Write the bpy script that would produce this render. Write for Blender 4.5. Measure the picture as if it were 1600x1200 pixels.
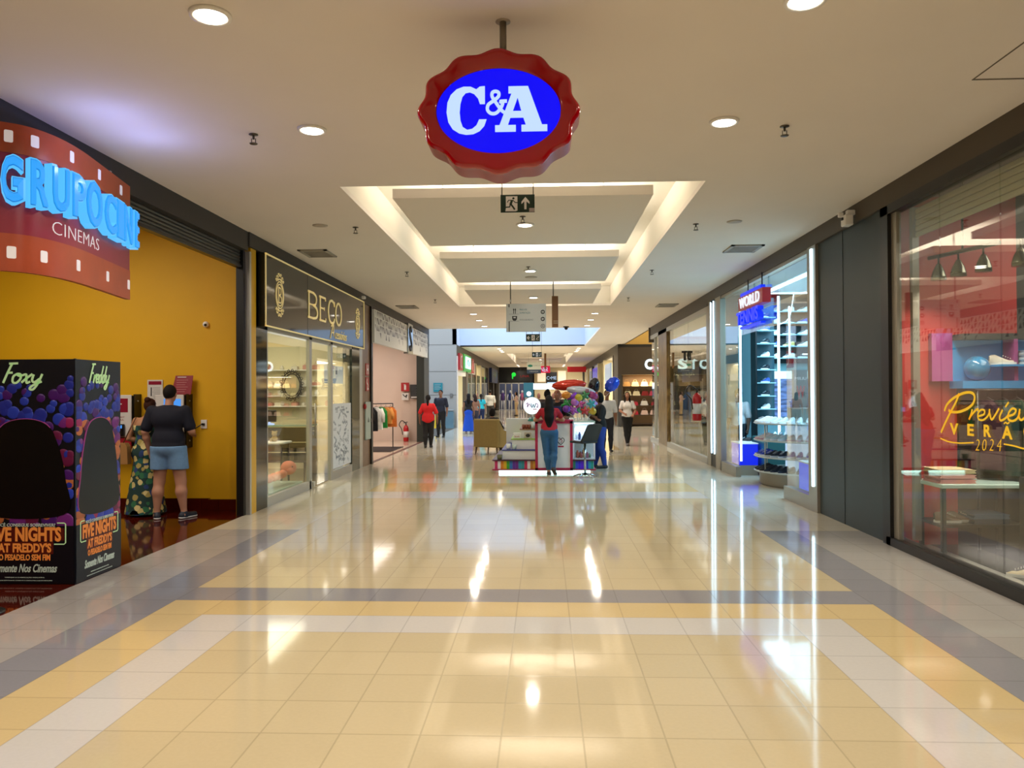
import bpy, math, random
import numpy as np
from mathutils import Vector, Matrix
random.seed(7)
# ------------------------------------------------------------------ camera, world, exposure
SC = bpy.context.scene
COL = SC.collection
for o in list(bpy.data.objects):
    bpy.data.objects.remove(o)
def make_camera():
    a = math.atan(50/1200); p = math.atan(12/1200); r = 0.005
    fw0 = Vector((-math.sin(a), math.cos(a), 0)); rt0 = Vector((math.cos(a), math.sin(a), 0)); up0 = Vector((0, 0, 1))
    fw = fw0*math.cos(p) + up0*math.sin(p); up = up0*math.cos(p) - fw0*math.sin(p)
    rt = rt0*math.cos(r) - up*math.sin(r); upr = up*math.cos(r) + rt0*math.sin(r)
    cd = bpy.data.cameras.new('camera'); cam = bpy.data.objects.new('camera', cd); COL.objects.link(cam)
    cd.sensor_fit = 'HORIZONTAL'; cd.sensor_width = 36.0; cd.lens = 27.0; cd.clip_start = .05; cd.clip_end = 300
    m = Matrix((rt, upr, -fw)).transposed().to_4x4(); m.translation = Vector((0, 0, 1.69))
    cam.matrix_world = m
    SC.camera = cam
make_camera()
W_ = bpy.data.worlds.new('mall_air'); SC.world = W_; W_.use_nodes = True
W_.node_tree.nodes['Background'].inputs[0].default_value = (1.0, 0.93, 0.82, 1)
W_.node_tree.nodes['Background'].inputs[1].default_value = 0.25
SC.view_settings.view_transform = 'Standard'; SC.view_settings.look = 'None'
SC.view_settings.exposure = 0.25; SC.view_settings.gamma = 1.0
LAMP = 1.0   # overall lamp power

def srgb(h):
    if isinstance(h, str):
        h = h.lstrip('#'); c = [int(h[i:i+2], 16)/255 for i in (0, 2, 4)]
    else:
        c = list(h)
    return tuple((v/12.92 if v <= .04045 else ((v+.055)/1.055)**2.4) for v in c) + (1.0,)

def area(name, loc, size, power, color=(1, 1, 1), rot=(0, 0, 0), size_y=None, spread=180, shape=None):
    l = bpy.data.lights.new(name, 'AREA'); l.energy = power*LAMP; l.color = color
    l.shape = shape or ('RECTANGLE' if size_y else 'SQUARE'); l.size = size
    if size_y: l.size_y = size_y
    l.spread = math.radians(spread)
    o = bpy.data.objects.new(name, l); o.location = loc; o.rotation_euler = rot; COL.objects.link(o)
    return o
WARM = (1.0, 0.885, 0.74); NEUT = (1.0, 0.95, 0.88); COOL = (0.72, 0.88, 1.0)
# long luminaires above the hung ceiling panels (they light the recess from behind the panels)
for yy in (10.2, 14.2, 18.3):
    area('recess_light', (-.24, yy, 4.08), 2.6, 62, NEUT, (math.pi, 0, 0), size_y=2.5)
for yy in (48, 53, 58):
    area('recess_light', (-.24, yy, 4.08), 2.6, 75, NEUT, (math.pi, 0, 0), size_y=3)
# daylight through the atrium roof
area('atrium_daylight', (-3.5, 32.3, 7.3), 9, 520, (.66, .82, 1.0), (0, 0, 0), size_y=9)

# ------------------------------------------------------------------ materials
MATS = {}
def mat(name, col, rough=.5, metal=0, emit=None, es=1.0, spec=.5, coat=0, noise=0, nscale=20, bump=0, bscale=60, alpha=None):
    if name in MATS: return MATS[name]
    m = bpy.data.materials.new(name); m.use_nodes = True; nt = m.node_tree
    b = nt.nodes['Principled BSDF']; c = srgb(col)
    b.inputs['Base Color'].default_value = c; b.inputs['Roughness'].default_value = rough
    b.inputs['Metallic'].default_value = metal; b.inputs['Specular IOR Level'].default_value = spec
    b.inputs['Coat Weight'].default_value = coat; b.inputs['Coat Roughness'].default_value = .05
    if emit is not None:
        b.inputs['Emission Color'].default_value = srgb(emit); b.inputs['Emission Strength'].default_value = es
    if noise or bump:
        tc = nt.nodes.new('ShaderNodeTexCoord')
        n = nt.nodes.new('ShaderNodeTexNoise'); n.inputs['Scale'].default_value = nscale; n.inputs['Detail'].default_value = 4
        nt.links.new(tc.outputs['Object'], n.inputs['Vector'])
        if noise:
            hsv = nt.nodes.new('ShaderNodeHueSaturation'); hsv.inputs['Color'].default_value = c
            mr = nt.nodes.new('ShaderNodeMapRange'); mr.inputs['To Min'].default_value = 1-noise; mr.inputs['To Max'].default_value = 1+noise
            mr.inputs['From Min'].default_value = .3; mr.inputs['From Max'].default_value = .7
            nt.links.new(n.outputs['Fac'], mr.inputs['Value']); nt.links.new(mr.outputs['Result'], hsv.inputs['Value'])
            nt.links.new(hsv.outputs['Color'], b.inputs['Base Color'])
        if bump:
            n2 = nt.nodes.new('ShaderNodeTexNoise'); n2.inputs['Scale'].default_value = bscale
            nt.links.new(tc.outputs['Object'], n2.inputs['Vector'])
            bp = nt.nodes.new('ShaderNodeBump'); bp.inputs['Strength'].default_value = bump; bp.inputs['Distance'].default_value = .01
            nt.links.new(n2.outputs['Fac'], bp.inputs['Height']); nt.links.new(bp.outputs['Normal'], b.inputs['Normal'])
    MATS[name] = m; return m

def glow(name, col, s=1.0):
    """a surface that gives off light"""
    if name in MATS: return MATS[name]
    m = bpy.data.materials.new(name); m.use_nodes = True; nt = m.node_tree
    b = nt.nodes['Principled BSDF']
    b.inputs['Base Color'].default_value = (.01, .01, .01, 1); b.inputs['Roughness'].default_value = .25; b.inputs['Specular IOR Level'].default_value = .2
    b.inputs['Emission Color'].default_value = srgb(col); b.inputs['Emission Strength'].default_value = s
    MATS[name] = m; return m

def glass(name, tint=(.93, .97, .95), ior=1.5, boost=1.0):
    if name in MATS: return MATS[name]
    m = bpy.data.materials.new(name); m.use_nodes = True; nt = m.node_tree; nt.nodes.clear()
    out = nt.nodes.new('ShaderNodeOutputMaterial'); mx = nt.nodes.new('ShaderNodeMixShader')
    tr = nt.nodes.new('ShaderNodeBsdfTransparent'); tr.inputs[0].default_value = tint + (1,)
    gl = nt.nodes.new('ShaderNodeBsdfGlossy'); gl.inputs['Roughness'].default_value = 0.0
    gl.inputs['Color'].default_value = (boost, boost, boost, 1)
    fr = nt.nodes.new('ShaderNodeLayerWeight'); fr.inputs['Blend'].default_value = .5
    # Schlick fresnel from facing
    pw = nt.nodes.new('ShaderNodeMath'); pw.operation = 'POWER'; pw.inputs[1].default_value = 4.0
    ma = nt.nodes.new('ShaderNodeMath'); ma.operation = 'MULTIPLY_ADD'; ma.inputs[1].default_value = .9; ma.inputs[2].default_value = .045
    nt.links.new(fr.outputs['Facing'], pw.inputs[0]); nt.links.new(pw.outputs[0], ma.inputs[0])
    nt.links.new(ma.outputs[0], mx.inputs[0]); nt.links.new(tr.outputs[0], mx.inputs[1]); nt.links.new(gl.outputs[0], mx.inputs[2])
    nt.links.new(mx.outputs[0], out.inputs['Surface'])
    MATS[name] = m; return m

def point(name, loc, power, color, r=.01):
    l = bpy.data.lights.new(name, 'POINT'); l.energy = power*LAMP; l.color = color; l.shadow_soft_size = r
    o = bpy.data.objects.new(name, l); o.location = loc; COL.objects.link(o); return o

def tile_mat(name, col, rough=.07, tile=.4, joint=.0045, var=.035, jdark=.8, ox=-.219, oy=.58, speck=.05):
    if name in MATS: return MATS[name]
    m = bpy.data.materials.new(name); m.use_nodes = True; nt = m.node_tree; N = nt.nodes; L = nt.links
    b = N['Principled BSDF']; b.inputs['Specular IOR Level'].default_value = .36
    tc = N.new('ShaderNodeTexCoord'); sx = N.new('ShaderNodeSeparateXYZ'); L.new(tc.outputs['Object'], sx.inputs[0])
    def math_(op, a, bb=None, c=None):
        n = N.new('ShaderNodeMath'); n.operation = op
        for i, v in enumerate((a, bb, c)):
            if v is None: continue
            if isinstance(v, (int, float)): n.inputs[i].default_value = v
            else: L.new(v, n.inputs[i])
        return n.outputs[0]
    u = math_('DIVIDE', math_('SUBTRACT', sx.outputs[0], ox), tile); v = math_('DIVIDE', math_('SUBTRACT', sx.outputs[1], oy), tile)
    fu = math_('SUBTRACT', math_('FRACT', math_('ADD', u, .5)), .5); fv = math_('SUBTRACT', math_('FRACT', math_('ADD', v, .5)), .5)
    j = math_('MAXIMUM', math_('LESS_THAN', math_('ABSOLUTE', fu), joint/tile), math_('LESS_THAN', math_('ABSOLUTE', fv), joint/tile*1.2))
    cb = N.new('ShaderNodeCombineXYZ'); L.new(math_('FLOOR', u), cb.inputs[0]); L.new(math_('FLOOR', v), cb.inputs[1])
    wn = N.new('ShaderNodeTexWhiteNoise'); wn.noise_dimensions = '2D'; L.new(cb.outputs[0], wn.inputs['Vector'])
    ns = N.new('ShaderNodeTexNoise'); ns.inputs['Scale'].default_value = 45; ns.inputs['Detail'].default_value = 5; L.new(tc.outputs['Object'], ns.inputs['Vector'])
    val = math_('ADD', math_('MULTIPLY_ADD', wn.outputs['Value'], var*2, 1-var), math_('MULTIPLY', math_('SUBTRACT', ns.outputs['Fac'], .5), speck*2))
    val = math_('MULTIPLY', val, math_('MULTIPLY_ADD', j, jdark-1, 1.0))
    hsv = N.new('ShaderNodeHueSaturation'); hsv.inputs['Color'].default_value = srgb(col); L.new(val, hsv.inputs['Value'])
    L.new(hsv.outputs['Color'], b.inputs['Base Color'])
    n3 = N.new('ShaderNodeTexNoise'); n3.inputs['Scale'].default_value = 2.0; n3.inputs['Detail'].default_value = 3; L.new(tc.outputs['Object'], n3.inputs['Vector'])
    L.new(math_('ADD', math_('MULTIPLY_ADD', n3.outputs['Fac'], .04, rough-.02), math_('MULTIPLY', j, .06)), b.inputs['Roughness'])
    n4 = N.new('ShaderNodeTexNoise'); n4.inputs['Scale'].default_value = 5.0; n4.inputs['Detail'].default_value = 1; L.new(tc.outputs['Object'], n4.inputs['Vector'])
    bp = N.new('ShaderNodeBump'); bp.inputs['Strength'].default_value = .035; bp.inputs['Distance'].default_value = .01
    L.new(n4.outputs['Fac'], bp.inputs['Height']); L.new(bp.outputs['Normal'], b.inputs['Normal'])
    MATS[name] = m; return m

def floral_mat(name, base, cols, scale=14):
    if name in MATS: return MATS[name]
    m = bpy.data.materials.new(name); m.use_nodes = True; nt = m.node_tree; N = nt.nodes; L = nt.links
    b = N['Principled BSDF']; b.inputs['Roughness'].default_value = .85
    tc = N.new('ShaderNodeTexCoord'); vo = N.new('ShaderNodeTexVoronoi'); vo.inputs['Scale'].default_value = scale
    ns = N.new('ShaderNodeTexNoise'); ns.inputs['Scale'].default_value = scale*1.4; ns.inputs['Detail'].default_value = 3
    L.new(tc.outputs['Object'], vo.inputs['Vector']); L.new(tc.outputs['Object'], ns.inputs['Vector'])
    sp = N.new('ShaderNodeSeparateColor'); L.new(vo.outputs['Color'], sp.inputs[0])
    cr = N.new('ShaderNodeValToRGB'); cr.color_ramp.interpolation = 'CONSTANT'
    while len(cr.color_ramp.elements) < len(cols): cr.color_ramp.elements.new(.5)
    for i, c in enumerate(cols):
        cr.color_ramp.elements[i].position = i/len(cols); cr.color_ramp.elements[i].color = srgb(c)
    L.new(sp.outputs[0], cr.inputs[0])
    ad = N.new('ShaderNodeMath'); ad.operation = 'MULTIPLY_ADD'; ad.inputs[1].default_value = .5; L.new(ns.outputs['Fac'], ad.inputs[0]); L.new(vo.outputs['Distance'], ad.inputs[2])
    c2 = N.new('ShaderNodeValToRGB'); c2.color_ramp.interpolation = 'CONSTANT'
    c2.color_ramp.elements[0].color = (0, 0, 0, 1); c2.color_ramp.elements[1].position = .8; c2.color_ramp.elements[1].color = (1, 1, 1, 1)
    L.new(ad.outputs[0], c2.inputs[0])
    mx = N.new('ShaderNodeMix'); mx.data_type = 'RGBA'; L.new(c2.outputs['Color'], mx.inputs[0]); L.new(cr.outputs['Color'], mx.inputs[6]); mx.inputs[7].default_value = srgb(base)
    L.new(mx.outputs[2], b.inputs['Base Color']); MATS[name] = m; return m

def stone_mat(name, c1, c2, scale=6, rough=.12, detail=8, stretch=(1, 1, 1)):
    if name in MATS: return MATS[name]
    m = bpy.data.materials.new(name); m.use_nodes = True; nt = m.node_tree; N = nt.nodes; L = nt.links
    b = N['Principled BSDF']; b.inputs['Roughness'].default_value = rough
    tc = N.new('ShaderNodeTexCoord'); mp = N.new('ShaderNodeMapping'); mp.inputs['Scale'].default_value = stretch
    ns = N.new('ShaderNodeTexNoise'); ns.inputs['Scale'].default_value = scale; ns.inputs['Detail'].default_value = detail; ns.inputs['Distortion'].default_value = .6
    L.new(tc.outputs['Object'], mp.inputs[0]); L.new(mp.outputs[0], ns.inputs['Vector'])
    cr = N.new('ShaderNodeValToRGB'); cr.color_ramp.elements[0].color = srgb(c1); cr.color_ramp.elements[1].color = srgb(c2)
    cr.color_ramp.elements[0].position = .35; cr.color_ramp.elements[1].position = .68
    L.new(ns.outputs['Fac'], cr.inputs[0]); L.new(cr.outputs['Color'], b.inputs['Base Color']); MATS[name] = m; return m

# ------------------------------------------------------------------ mesh builder
class MB:
    def __init__(s): s.v = []; s.f = []; s.mi = []; s.ms = []; s.sm = []
    def mid(s, m):
        if m not in s.ms: s.ms.append(m)
        return s.ms.index(m)
    def add(s, vs, fs, m, M=None, smooth=False):
        o = len(s.v)
        if M is not None: vs = [tuple(M @ Vector(v)) for v in vs]
        s.v += [tuple(v) for v in vs]; s.f += [tuple(i+o for i in f) for f in fs]
        k = s.mid(m); s.mi += [k]*len(fs); s.sm += [smooth]*len(fs); return s
    def box(s, x0, x1, y0, y1, z0, z1, m, M=None, bev=0):
        x0, x1 = sorted((x0, x1)); y0, y1 = sorted((y0, y1)); z0, z1 = sorted((z0, z1))
        if bev:
            pts = []; b = min(bev, (x1-x0)*.45, (y1-y0)*.45, (z1-z0)*.45)
            # chamfered box: 24 verts
            xs = (x0, x1); ys = (y0, y1); zs = (z0, z1); idx = {}
            for i in (0, 1):
                for j in (0, 1):
                    for k in (0, 1):
                        sx, sy, sz = (1-2*i), (1-2*j), (1-2*k)
                        for ax, d in enumerate(((0, b, b), (b, 0, b), (b, b, 0))):
                            idx[(i, j, k, ax)] = len(pts)
                            pts.append((xs[i]+sx*d[0], ys[j]+sy*d[1], zs[k]+sz*d[2]))
            F = []
            for i in (0, 1):
                q = [idx[(i, 0, 0, 0)], idx[(i, 1, 0, 0)], idx[(i, 1, 1, 0)], idx[(i, 0, 1, 0)]]; F.append(q if i else q[::-1])
                q = [idx[(0, i, 0, 1)], idx[(1, i, 0, 1)], idx[(1, i, 1, 1)], idx[(0, i, 1, 1)]]; F.append(q[::-1] if i else q)
                q = [idx[(0, 0, i, 2)], idx[(1, 0, i, 2)], idx[(1, 1, i, 2)], idx[(0, 1, i, 2)]]; F.append(q if i else q[::-1])
            for i in (0, 1):
                for j in (0, 1):
                    q = [idx[(i, j, 0, 0)], idx[(i, j, 0, 1)], idx[(i, j, 1, 1)], idx[(i, j, 1, 0)]]; F.append(q if (i+j) % 2 else q[::-1])
                    q = [idx[(i, 0, j, 0)], idx[(i, 0, j, 2)], idx[(i, 1, j, 2)], idx[(i, 1, j, 0)]]; F.append(q if (i+j) % 2 == 0 else q[::-1])
                    q = [idx[(0, i, j, 1)], idx[(0, i, j, 2)], idx[(1, i, j, 2)], idx[(1, i, j, 1)]]; F.append(q if (i+j) % 2 else q[::-1])
                    for k in (0, 1):
                        t = [idx[(i, j, k, 0)], idx[(i, j, k, 1)], idx[(i, j, k, 2)]]; F.append(t if (i+j+k) % 2 else t[::-1])
            return s.add(pts, F, m, M)
        vs = [(x0, y0, z0), (x1, y0, z0), (x1, y1, z0), (x0, y1, z0), (x0, y0, z1), (x1, y0, z1), (x1, y1, z1), (x0, y1, z1)]
        fs = [(0, 3, 2, 1), (4, 5, 6, 7), (0, 1, 5, 4), (1, 2, 6, 5), (2, 3, 7, 6), (3, 0, 4, 7)]
        return s.add(vs, fs, m, M)
    def tube(s, pts, r, m, n=10, M=None, caps=True, flat=1.0):
        pts = [Vector(p) for p in pts]; rs = r if isinstance(r, (list, tuple)) else [r]*len(pts)
        vs = []; fs = []; up = None
        for i, p in enumerate(pts):
            d = (pts[min(i+1, len(pts)-1)]-pts[max(i-1, 0)]).normalized()
            if up is None:
                up = Vector((0, 0, 1)) if abs(d.z) < .9 else Vector((1, 0, 0))
            x = d.cross(up)
            if x.length < 1e-5: x = d.orthogonal()
            x.normalize(); y = x.cross(d).normalized(); up = y
            for k in range(n):
                a = 2*math.pi*k/n; vs.append(tuple(p + x*math.cos(a)*rs[i] + y*math.sin(a)*rs[i]*flat))
        for i in range(len(pts)-1):
            for k in range(n):
                a = i*n+k; b = i*n+(k+1) % n; fs.append((a, a+n, b+n, b))
        if caps: fs.append(tuple(range(n))); fs.append(tuple(range(len(pts)*n-1, (len(pts)-1)*n-1, -1)))
        return s.add(vs, fs, m, M, smooth=True)
    def lathe(s, prof, m, n=24, M=None, smooth=True, sx=1, sy=1, c=(0, 0)):
        vs = []; fs = []
        for r, z in prof:
            for k in range(n):
                a = 2*math.pi*k/n; vs.append((c[0]+r*math.cos(a)*sx, c[1]+r*math.sin(a)*sy, z))
        for i in range(len(prof)-1):
            for k in range(n):
                a = i*n+k; b = i*n+(k+1) % n; fs.append((a, b, b+n, a+n))
        fs.append(tuple(range(n-1, -1, -1))); fs.append(tuple(range((len(prof)-1)*n, len(prof)*n)))
        return s.add(vs, fs, m, M, smooth)
    def sphere(s, c, r, m, n=14, k=9, M=None, R=None):
        if not isinstance(r, (tuple, list)): r = (r, r, r)
        vs = []; fs = []
        for i in range(k+1):
            t = math.pi*i/k
            for j in range(n):
                a = 2*math.pi*j/n
                q = Vector((r[0]*math.sin(t)*math.cos(a), r[1]*math.sin(t)*math.sin(a), r[2]*math.cos(t)))
                if R is not None: q = R @ q
                vs.append((c[0]+q.x, c[1]+q.y, c[2]+q.z))
        for i in range(k):
            for j in range(n):
                a = i*n+j; b = i*n+(j+1) % n; fs.append((a, a+n, b+n, b))
        return s.add(vs, fs, m, M, True)
    def prism(s, poly, z0, z1, m, M=None, smooth=False):
        n = len(poly); ar = sum(poly[i][0]*poly[(i+1) % n][1]-poly[(i+1) % n][0]*poly[i][1] for i in range(n))
        if ar < 0: poly = poly[::-1]
        vs = [(x, y, z0) for x, y in poly]+[(x, y, z1) for x, y in poly]
        fs = [tuple(range(n-1, -1, -1)), tuple(range(n, 2*n))]+[(i, (i+1) % n, n+(i+1) % n, n+i) for i in range(n)]
        return s.add(vs, fs, m, M, smooth)
    def shape(s, loops, depth, m, M=None, fn=None):
        """filled 2-D outline (holes allowed) with a little thickness, from 0 to depth along local z"""
        vs, fs = shape2d(loops, depth)
        if fn: vs = [fn(v) for v in vs]
        return s.add(vs, fs, m, M)
    def text(s, t, w, h, depth, m, M=None, fn=None, shear=0, bold=0, space=1.0, align='C'):
        vs, fs = text2d(t, w, h, depth, shear, bold, space, align)
        if fn: vs = [fn(v) for v in vs]
        return s.add(vs, fs, m, M)
    def stroke(s, pts, w, depth, m, M=None, smooth=True, closed=False):
        if smooth: pts = catmull(pts, 6, closed)
        P = [Vector((p[0], p[1])) for p in pts]; n = len(P); Lf = []; Rt = []
        for i in range(n):
            d = (P[min(i+1, n-1)]-P[max(i-1, 0)])
            d = d.normalized() if d.length > 1e-9 else Vector((1, 0)); q = Vector((-d.y, d.x))*w/2
            Lf.append(P[i]+q); Rt.append(P[i]-q)
        vs = []
        for i in range(n):
            for q in (Lf[i], Rt[i]):
                vs.append((q.x, q.y, 0)); vs.append((q.x, q.y, depth))
        fs = []
        for i in range(n-1):
            a = i*4; b = a+4
            fs += [(a+1, a+3, b+3, b+1), (a, b, b+2, a+2), (a, a+1, b+1, b), (a+2, b+2, b+3, a+3)]
        fs += [(0, 2, 3, 1), (4*(n-1), 4*(n-1)+1, 4*(n-1)+3, 4*(n-1)+2)]
        return s.add(vs, fs, m, M)
    def grid(s, fn, nu, nv, m, M=None, smooth=True, mf=None):
        vs = [fn(i/nu, j/nv) for i in range(nu+1) for j in range(nv+1)]; w = nv+1
        fs = [(i*w+j, (i+1)*w+j, (i+1)*w+j+1, i*w+j+1) for i in range(nu) for j in range(nv)]
        return s.add(vs, fs, m, M, smooth)
    def build(s, name, parent=None, at=None, kind=None):
        if parent is not None and at is None: off = Vector(parent.get('_base', (0, 0, 0)))
        elif at is not None: off = Vector(at)
        else:
            A = np.array(s.v); off = Vector(((A[:, 0].min()+A[:, 0].max())/2, (A[:, 1].min()+A[:, 1].max())/2, A[:, 2].min()))
        me = bpy.data.meshes.new(name); me.from_pydata([tuple(Vector(v)-off) for v in s.v], [], s.f)
        for m in s.ms: me.materials.append(m)
        me.polygons.foreach_set('material_index', s.mi); me.polygons.foreach_set('use_smooth', s.sm); me.update()
        o = bpy.data.objects.new(name, me); COL.objects.link(o)
        if parent is not None:
            o.parent = parent; o.location = off - Vector(parent.get('_base', (0, 0, 0)))
        else: o.location = off
        if parent is not None and '_sub' in parent: pass
        o['_base'] = tuple(off)
        if kind: o['kind'] = kind
        return o

def catmull(p, k=6, closed=False):
    out = []; n = len(p); rng = range(n if closed else n-1)
    for i in rng:
        if closed: a, b, c, d = p[(i-1) % n], p[i], p[(i+1) % n], p[(i+2) % n]
        else: a, b, c, d = p[max(i-1, 0)], p[i], p[i+1], p[min(i+2, n-1)]
        for j in range(k):
            t = j/k
            out.append(tuple(.5*((2*b[q])+(-a[q]+c[q])*t+(2*a[q]-5*b[q]+4*c[q]-d[q])*t*t+(-a[q]+3*b[q]-3*c[q]+d[q])*t**3) for q in range(len(b))))
    if not closed: out.append(tuple(p[-1]))
    return out

def _curve_mesh(cu):
    ob = bpy.data.objects.new('tmp', cu); me = bpy.data.meshes.new_from_object(ob)
    vs = [tuple(v.co) for v in me.vertices]; fs = [tuple(p.vertices) for p in me.polygons]
    bpy.data.meshes.remove(me); bpy.data.objects.remove(ob); bpy.data.curves.remove(cu); return vs, fs
def shape2d(loops, depth):
    cu = bpy.data.curves.new('tmp', 'CURVE'); cu.dimensions = '2D'; cu.fill_mode = 'BOTH'; cu.extrude = depth/2
    for lp in loops:
        sp = cu.splines.new('POLY'); sp.points.add(len(lp)-1); sp.use_cyclic_u = True
        for i, p in enumerate(lp): sp.points[i].co = (p[0], p[1], 0, 1)
    vs, fs = _curve_mesh(cu); return [(x, y, z+depth/2) for x, y, z in vs], fs
def text2d(t, w, h, depth, shear=0, bold=0, space=1.0, align='C'):
    cu = bpy.data.curves.new('tmp', 'FONT'); cu.body = t; cu.extrude = depth/2; cu.shear = shear; cu.offset = bold; cu.space_character = space
    cu.resolution_u = 3
    vs, fs = _curve_mesh(cu)
    A = np.array(vs); x0, x1 = A[:, 0].min(), A[:, 0].max(); y0, y1 = A[:, 1].min(), A[:, 1].max()
    sy = h/(y1-y0); sx = w/(x1-x0) if w else sy
    ox = (x0+x1)/2 if align == 'C' else x0
    return [((x-ox)*sx, (y-(y0+y1)/2)*sy, z+depth/2) for x, y, z in vs], fs

def frame(o, u, v, n):
    """local (x,y,z) -> o + x*u + y*v + z*n"""
    m = Matrix((Vector(u), Vector(v), Vector(n))).transposed().to_4x4(); m.translation = Vector(o); return m
def FL(y, z, x=-4.1): return frame((x, y, z), (0, 1, 0), (0, 0, 1), (1, 0, 0))      # on the left wall, seen from the hall
def FR(y, z, x=3.78): return frame((x, y, z), (0, -1, 0), (0, 0, 1), (-1, 0, 0))     # on the right wall
def FC(x, y, z): return frame((x, y, z), (1, 0, 0), (0, 0, 1), (0, -1, 0))           # facing the camera end of the hall

def thing(name, label, cat, loc=(0, 0, 0), group=None):
    o = bpy.data.objects.new(name, None); o.empty_display_size = .2; COL.objects.link(o); o.location = loc
    o['_base'] = tuple(loc); o['label'] = label; o['category'] = cat
    if group: o['group'] = group
    return o
def tag(o, label, cat, group=None, kind=None):
    o['label'] = label; o['category'] = cat
    if group: o['group'] = group
    if kind: o['kind'] = kind
    return o
def dup(root, loc, rz=None, label=None, group=None):
    r = root.copy(); COL.objects.link(r); r.location = loc
    if rz is not None: r.rotation_euler = (0, 0, rz)
    if label: r['label'] = label
    if group: r['group'] = group
    for ch in list(root.children):
        c = ch.copy(); COL.objects.link(c); c.parent = r
        for g in list(ch.children):
            d = g.copy(); COL.objects.link(d); d.parent = c
    return r
def struct(name, mb, at=None):
    o = mb.build(name, at=at or (0, 0, 0)); o['kind'] = 'structure'; return o
def sbox(name, *a): return struct(name, MB().box(*a))
# ------------------------------------------------------------------ setting
H = 3.92; LX = -4.1; RX = 3.78
m_ceil = mat('ceiling_paint', '#ece3d8', .9, noise=.015, nscale=1.2)
m_cove = mat('recess_paint', '#f2ecdf', .9)
m_wall_grey = mat('grey_panel_wall', '#9d9a93', .5)
m_blue_wall = mat('atrium_paint', '#c9d6e6', .9)
m_yellow = mat('yellow_paint', '#e3ae00', .6, noise=.02, nscale=3)
m_dark = mat('dark_fascia_paint', '#35312c', .55)
m_brown = mat('brown_fascia_paint', '#4b4133', .5)
m_black = mat('black_metal', '#0e0e0f', .35)
m_alu = mat('brushed_aluminium', '#b9b8b2', .35, metal=.6)
m_champ = mat('champagne_aluminium', '#a59e90', .35, metal=.5)
m_white = mat('white_paint', '#f0eee9', .5)
m_cream = mat('cream_wall', '#e9dcb4', .7)
m_glass = glass('clear_glass')
m_glassr = glass('shop_glass_near', (.9, .93, .9))
T_beige = tile_mat('tile_beige', '#cabb98'); T_yel = tile_mat('tile_yellow', '#d2bb8a'); T_wht = tile_mat('tile_white', '#cdcac6')
T_gry = tile_mat('tile_grey', '#aea9a4'); T_dgr = tile_mat('tile_dark_grey', '#908f95'); T_crm = tile_mat('tile_cream', '#cfc6b2')
T_tan = tile_mat('tile_tan', '#bd9f68')

def floor_hall():
    mb = MB(); ox = -.219
    for j in range(-20, 176):
        y0 = 5.38+(j-12)*.4; y1 = y0+.4; yc = y0+.2
        for i in range(-10, 11):
            x0 = ox+(i)*.4 if i > -10 else -4.15; x1 = ox+(i+1)*.4 if i < 10 else 4.2
            if i == -10 and ox-9*.4 > x0: x1 = ox-9*.4
            if x1-x0 < .01: continue
            c = i+.5; a = abs(c)          # column distance from the middle line
            if yc < 5.78:
                t = T_beige if a < 5 else T_wht if a < 6 else T_yel if a < 7 else T_dgr if a < 8 else T_gry
                if yc > 5.38 and a < 6: t = T_wht
            elif yc < 6.18: t = T_yel if a < 7 else T_dgr if a < 8 else T_gry
            elif yc < 6.58: t = T_dgr if a < 8 else T_gry
            elif yc < 9.38: t = T_beige if a < 7 else T_dgr if a < 8 else T_gry
            elif yc < 12.2: t = T_beige if a < 7 else T_crm
            elif yc < 12.98: t = T_wht if a < 7 else T_crm
            elif yc < 14.2: t = T_yel if a < 7 else T_crm
            elif yc < 22: t = T_crm if (yc % 4 < 2.8 or a > 7) else T_beige
            else: t = T_crm if (a > 6 or yc % 6 < 4) else T_tan
            mb.add([(x0, y0, 0), (x1, y0, 0), (x1, y1, 0), (x0, y1, 0)], [(0, 1, 2, 3)], t)
    struct('floor', mb)
floor_hall()
T_red = tile_mat('tile_dark_red', '#4a1208', rough=.06, var=.25, speck=.2, jdark=.5, tile=.3)
sbox('floor_cinema', -13, -4.15, -8, 11.3, -.1, 0, T_red)
T_bf = tile_mat('tile_shop_brown', '#5d4a33', var=.05)
sbox('floor_jeweller', -9, -4.15, 11.3, 17.2, -.1, 0, T_bf)
T_pf = tile_mat('tile_pinkish', '#cdb6a2', var=.03)
sbox('floor_clothes_shop', -9, -4.15, 17.2, 27.0, -.1, 0, T_pf)
sbox('floor_side_passage', -13, -4.15, 27.0, 72, -.1, 0, T_crm)
T_df = tile_mat('tile_shop_dark', '#3c3b36', rough=.2, var=.08)
sbox('floor_fashion_shop', 4.2, 10, -8, 8.7, -.1, 0, T_df)
T_lf = tile_mat('tile_shop_light', '#b9c2c0', var=.03)
sbox('floor_sports_shop', 4.2, 10, 8.7, 17.9, -.1, 0, T_lf)
sbox('floor_passage_east', 4.2, 13, 17.9, 72, -.1, 0, T_crm)

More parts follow.
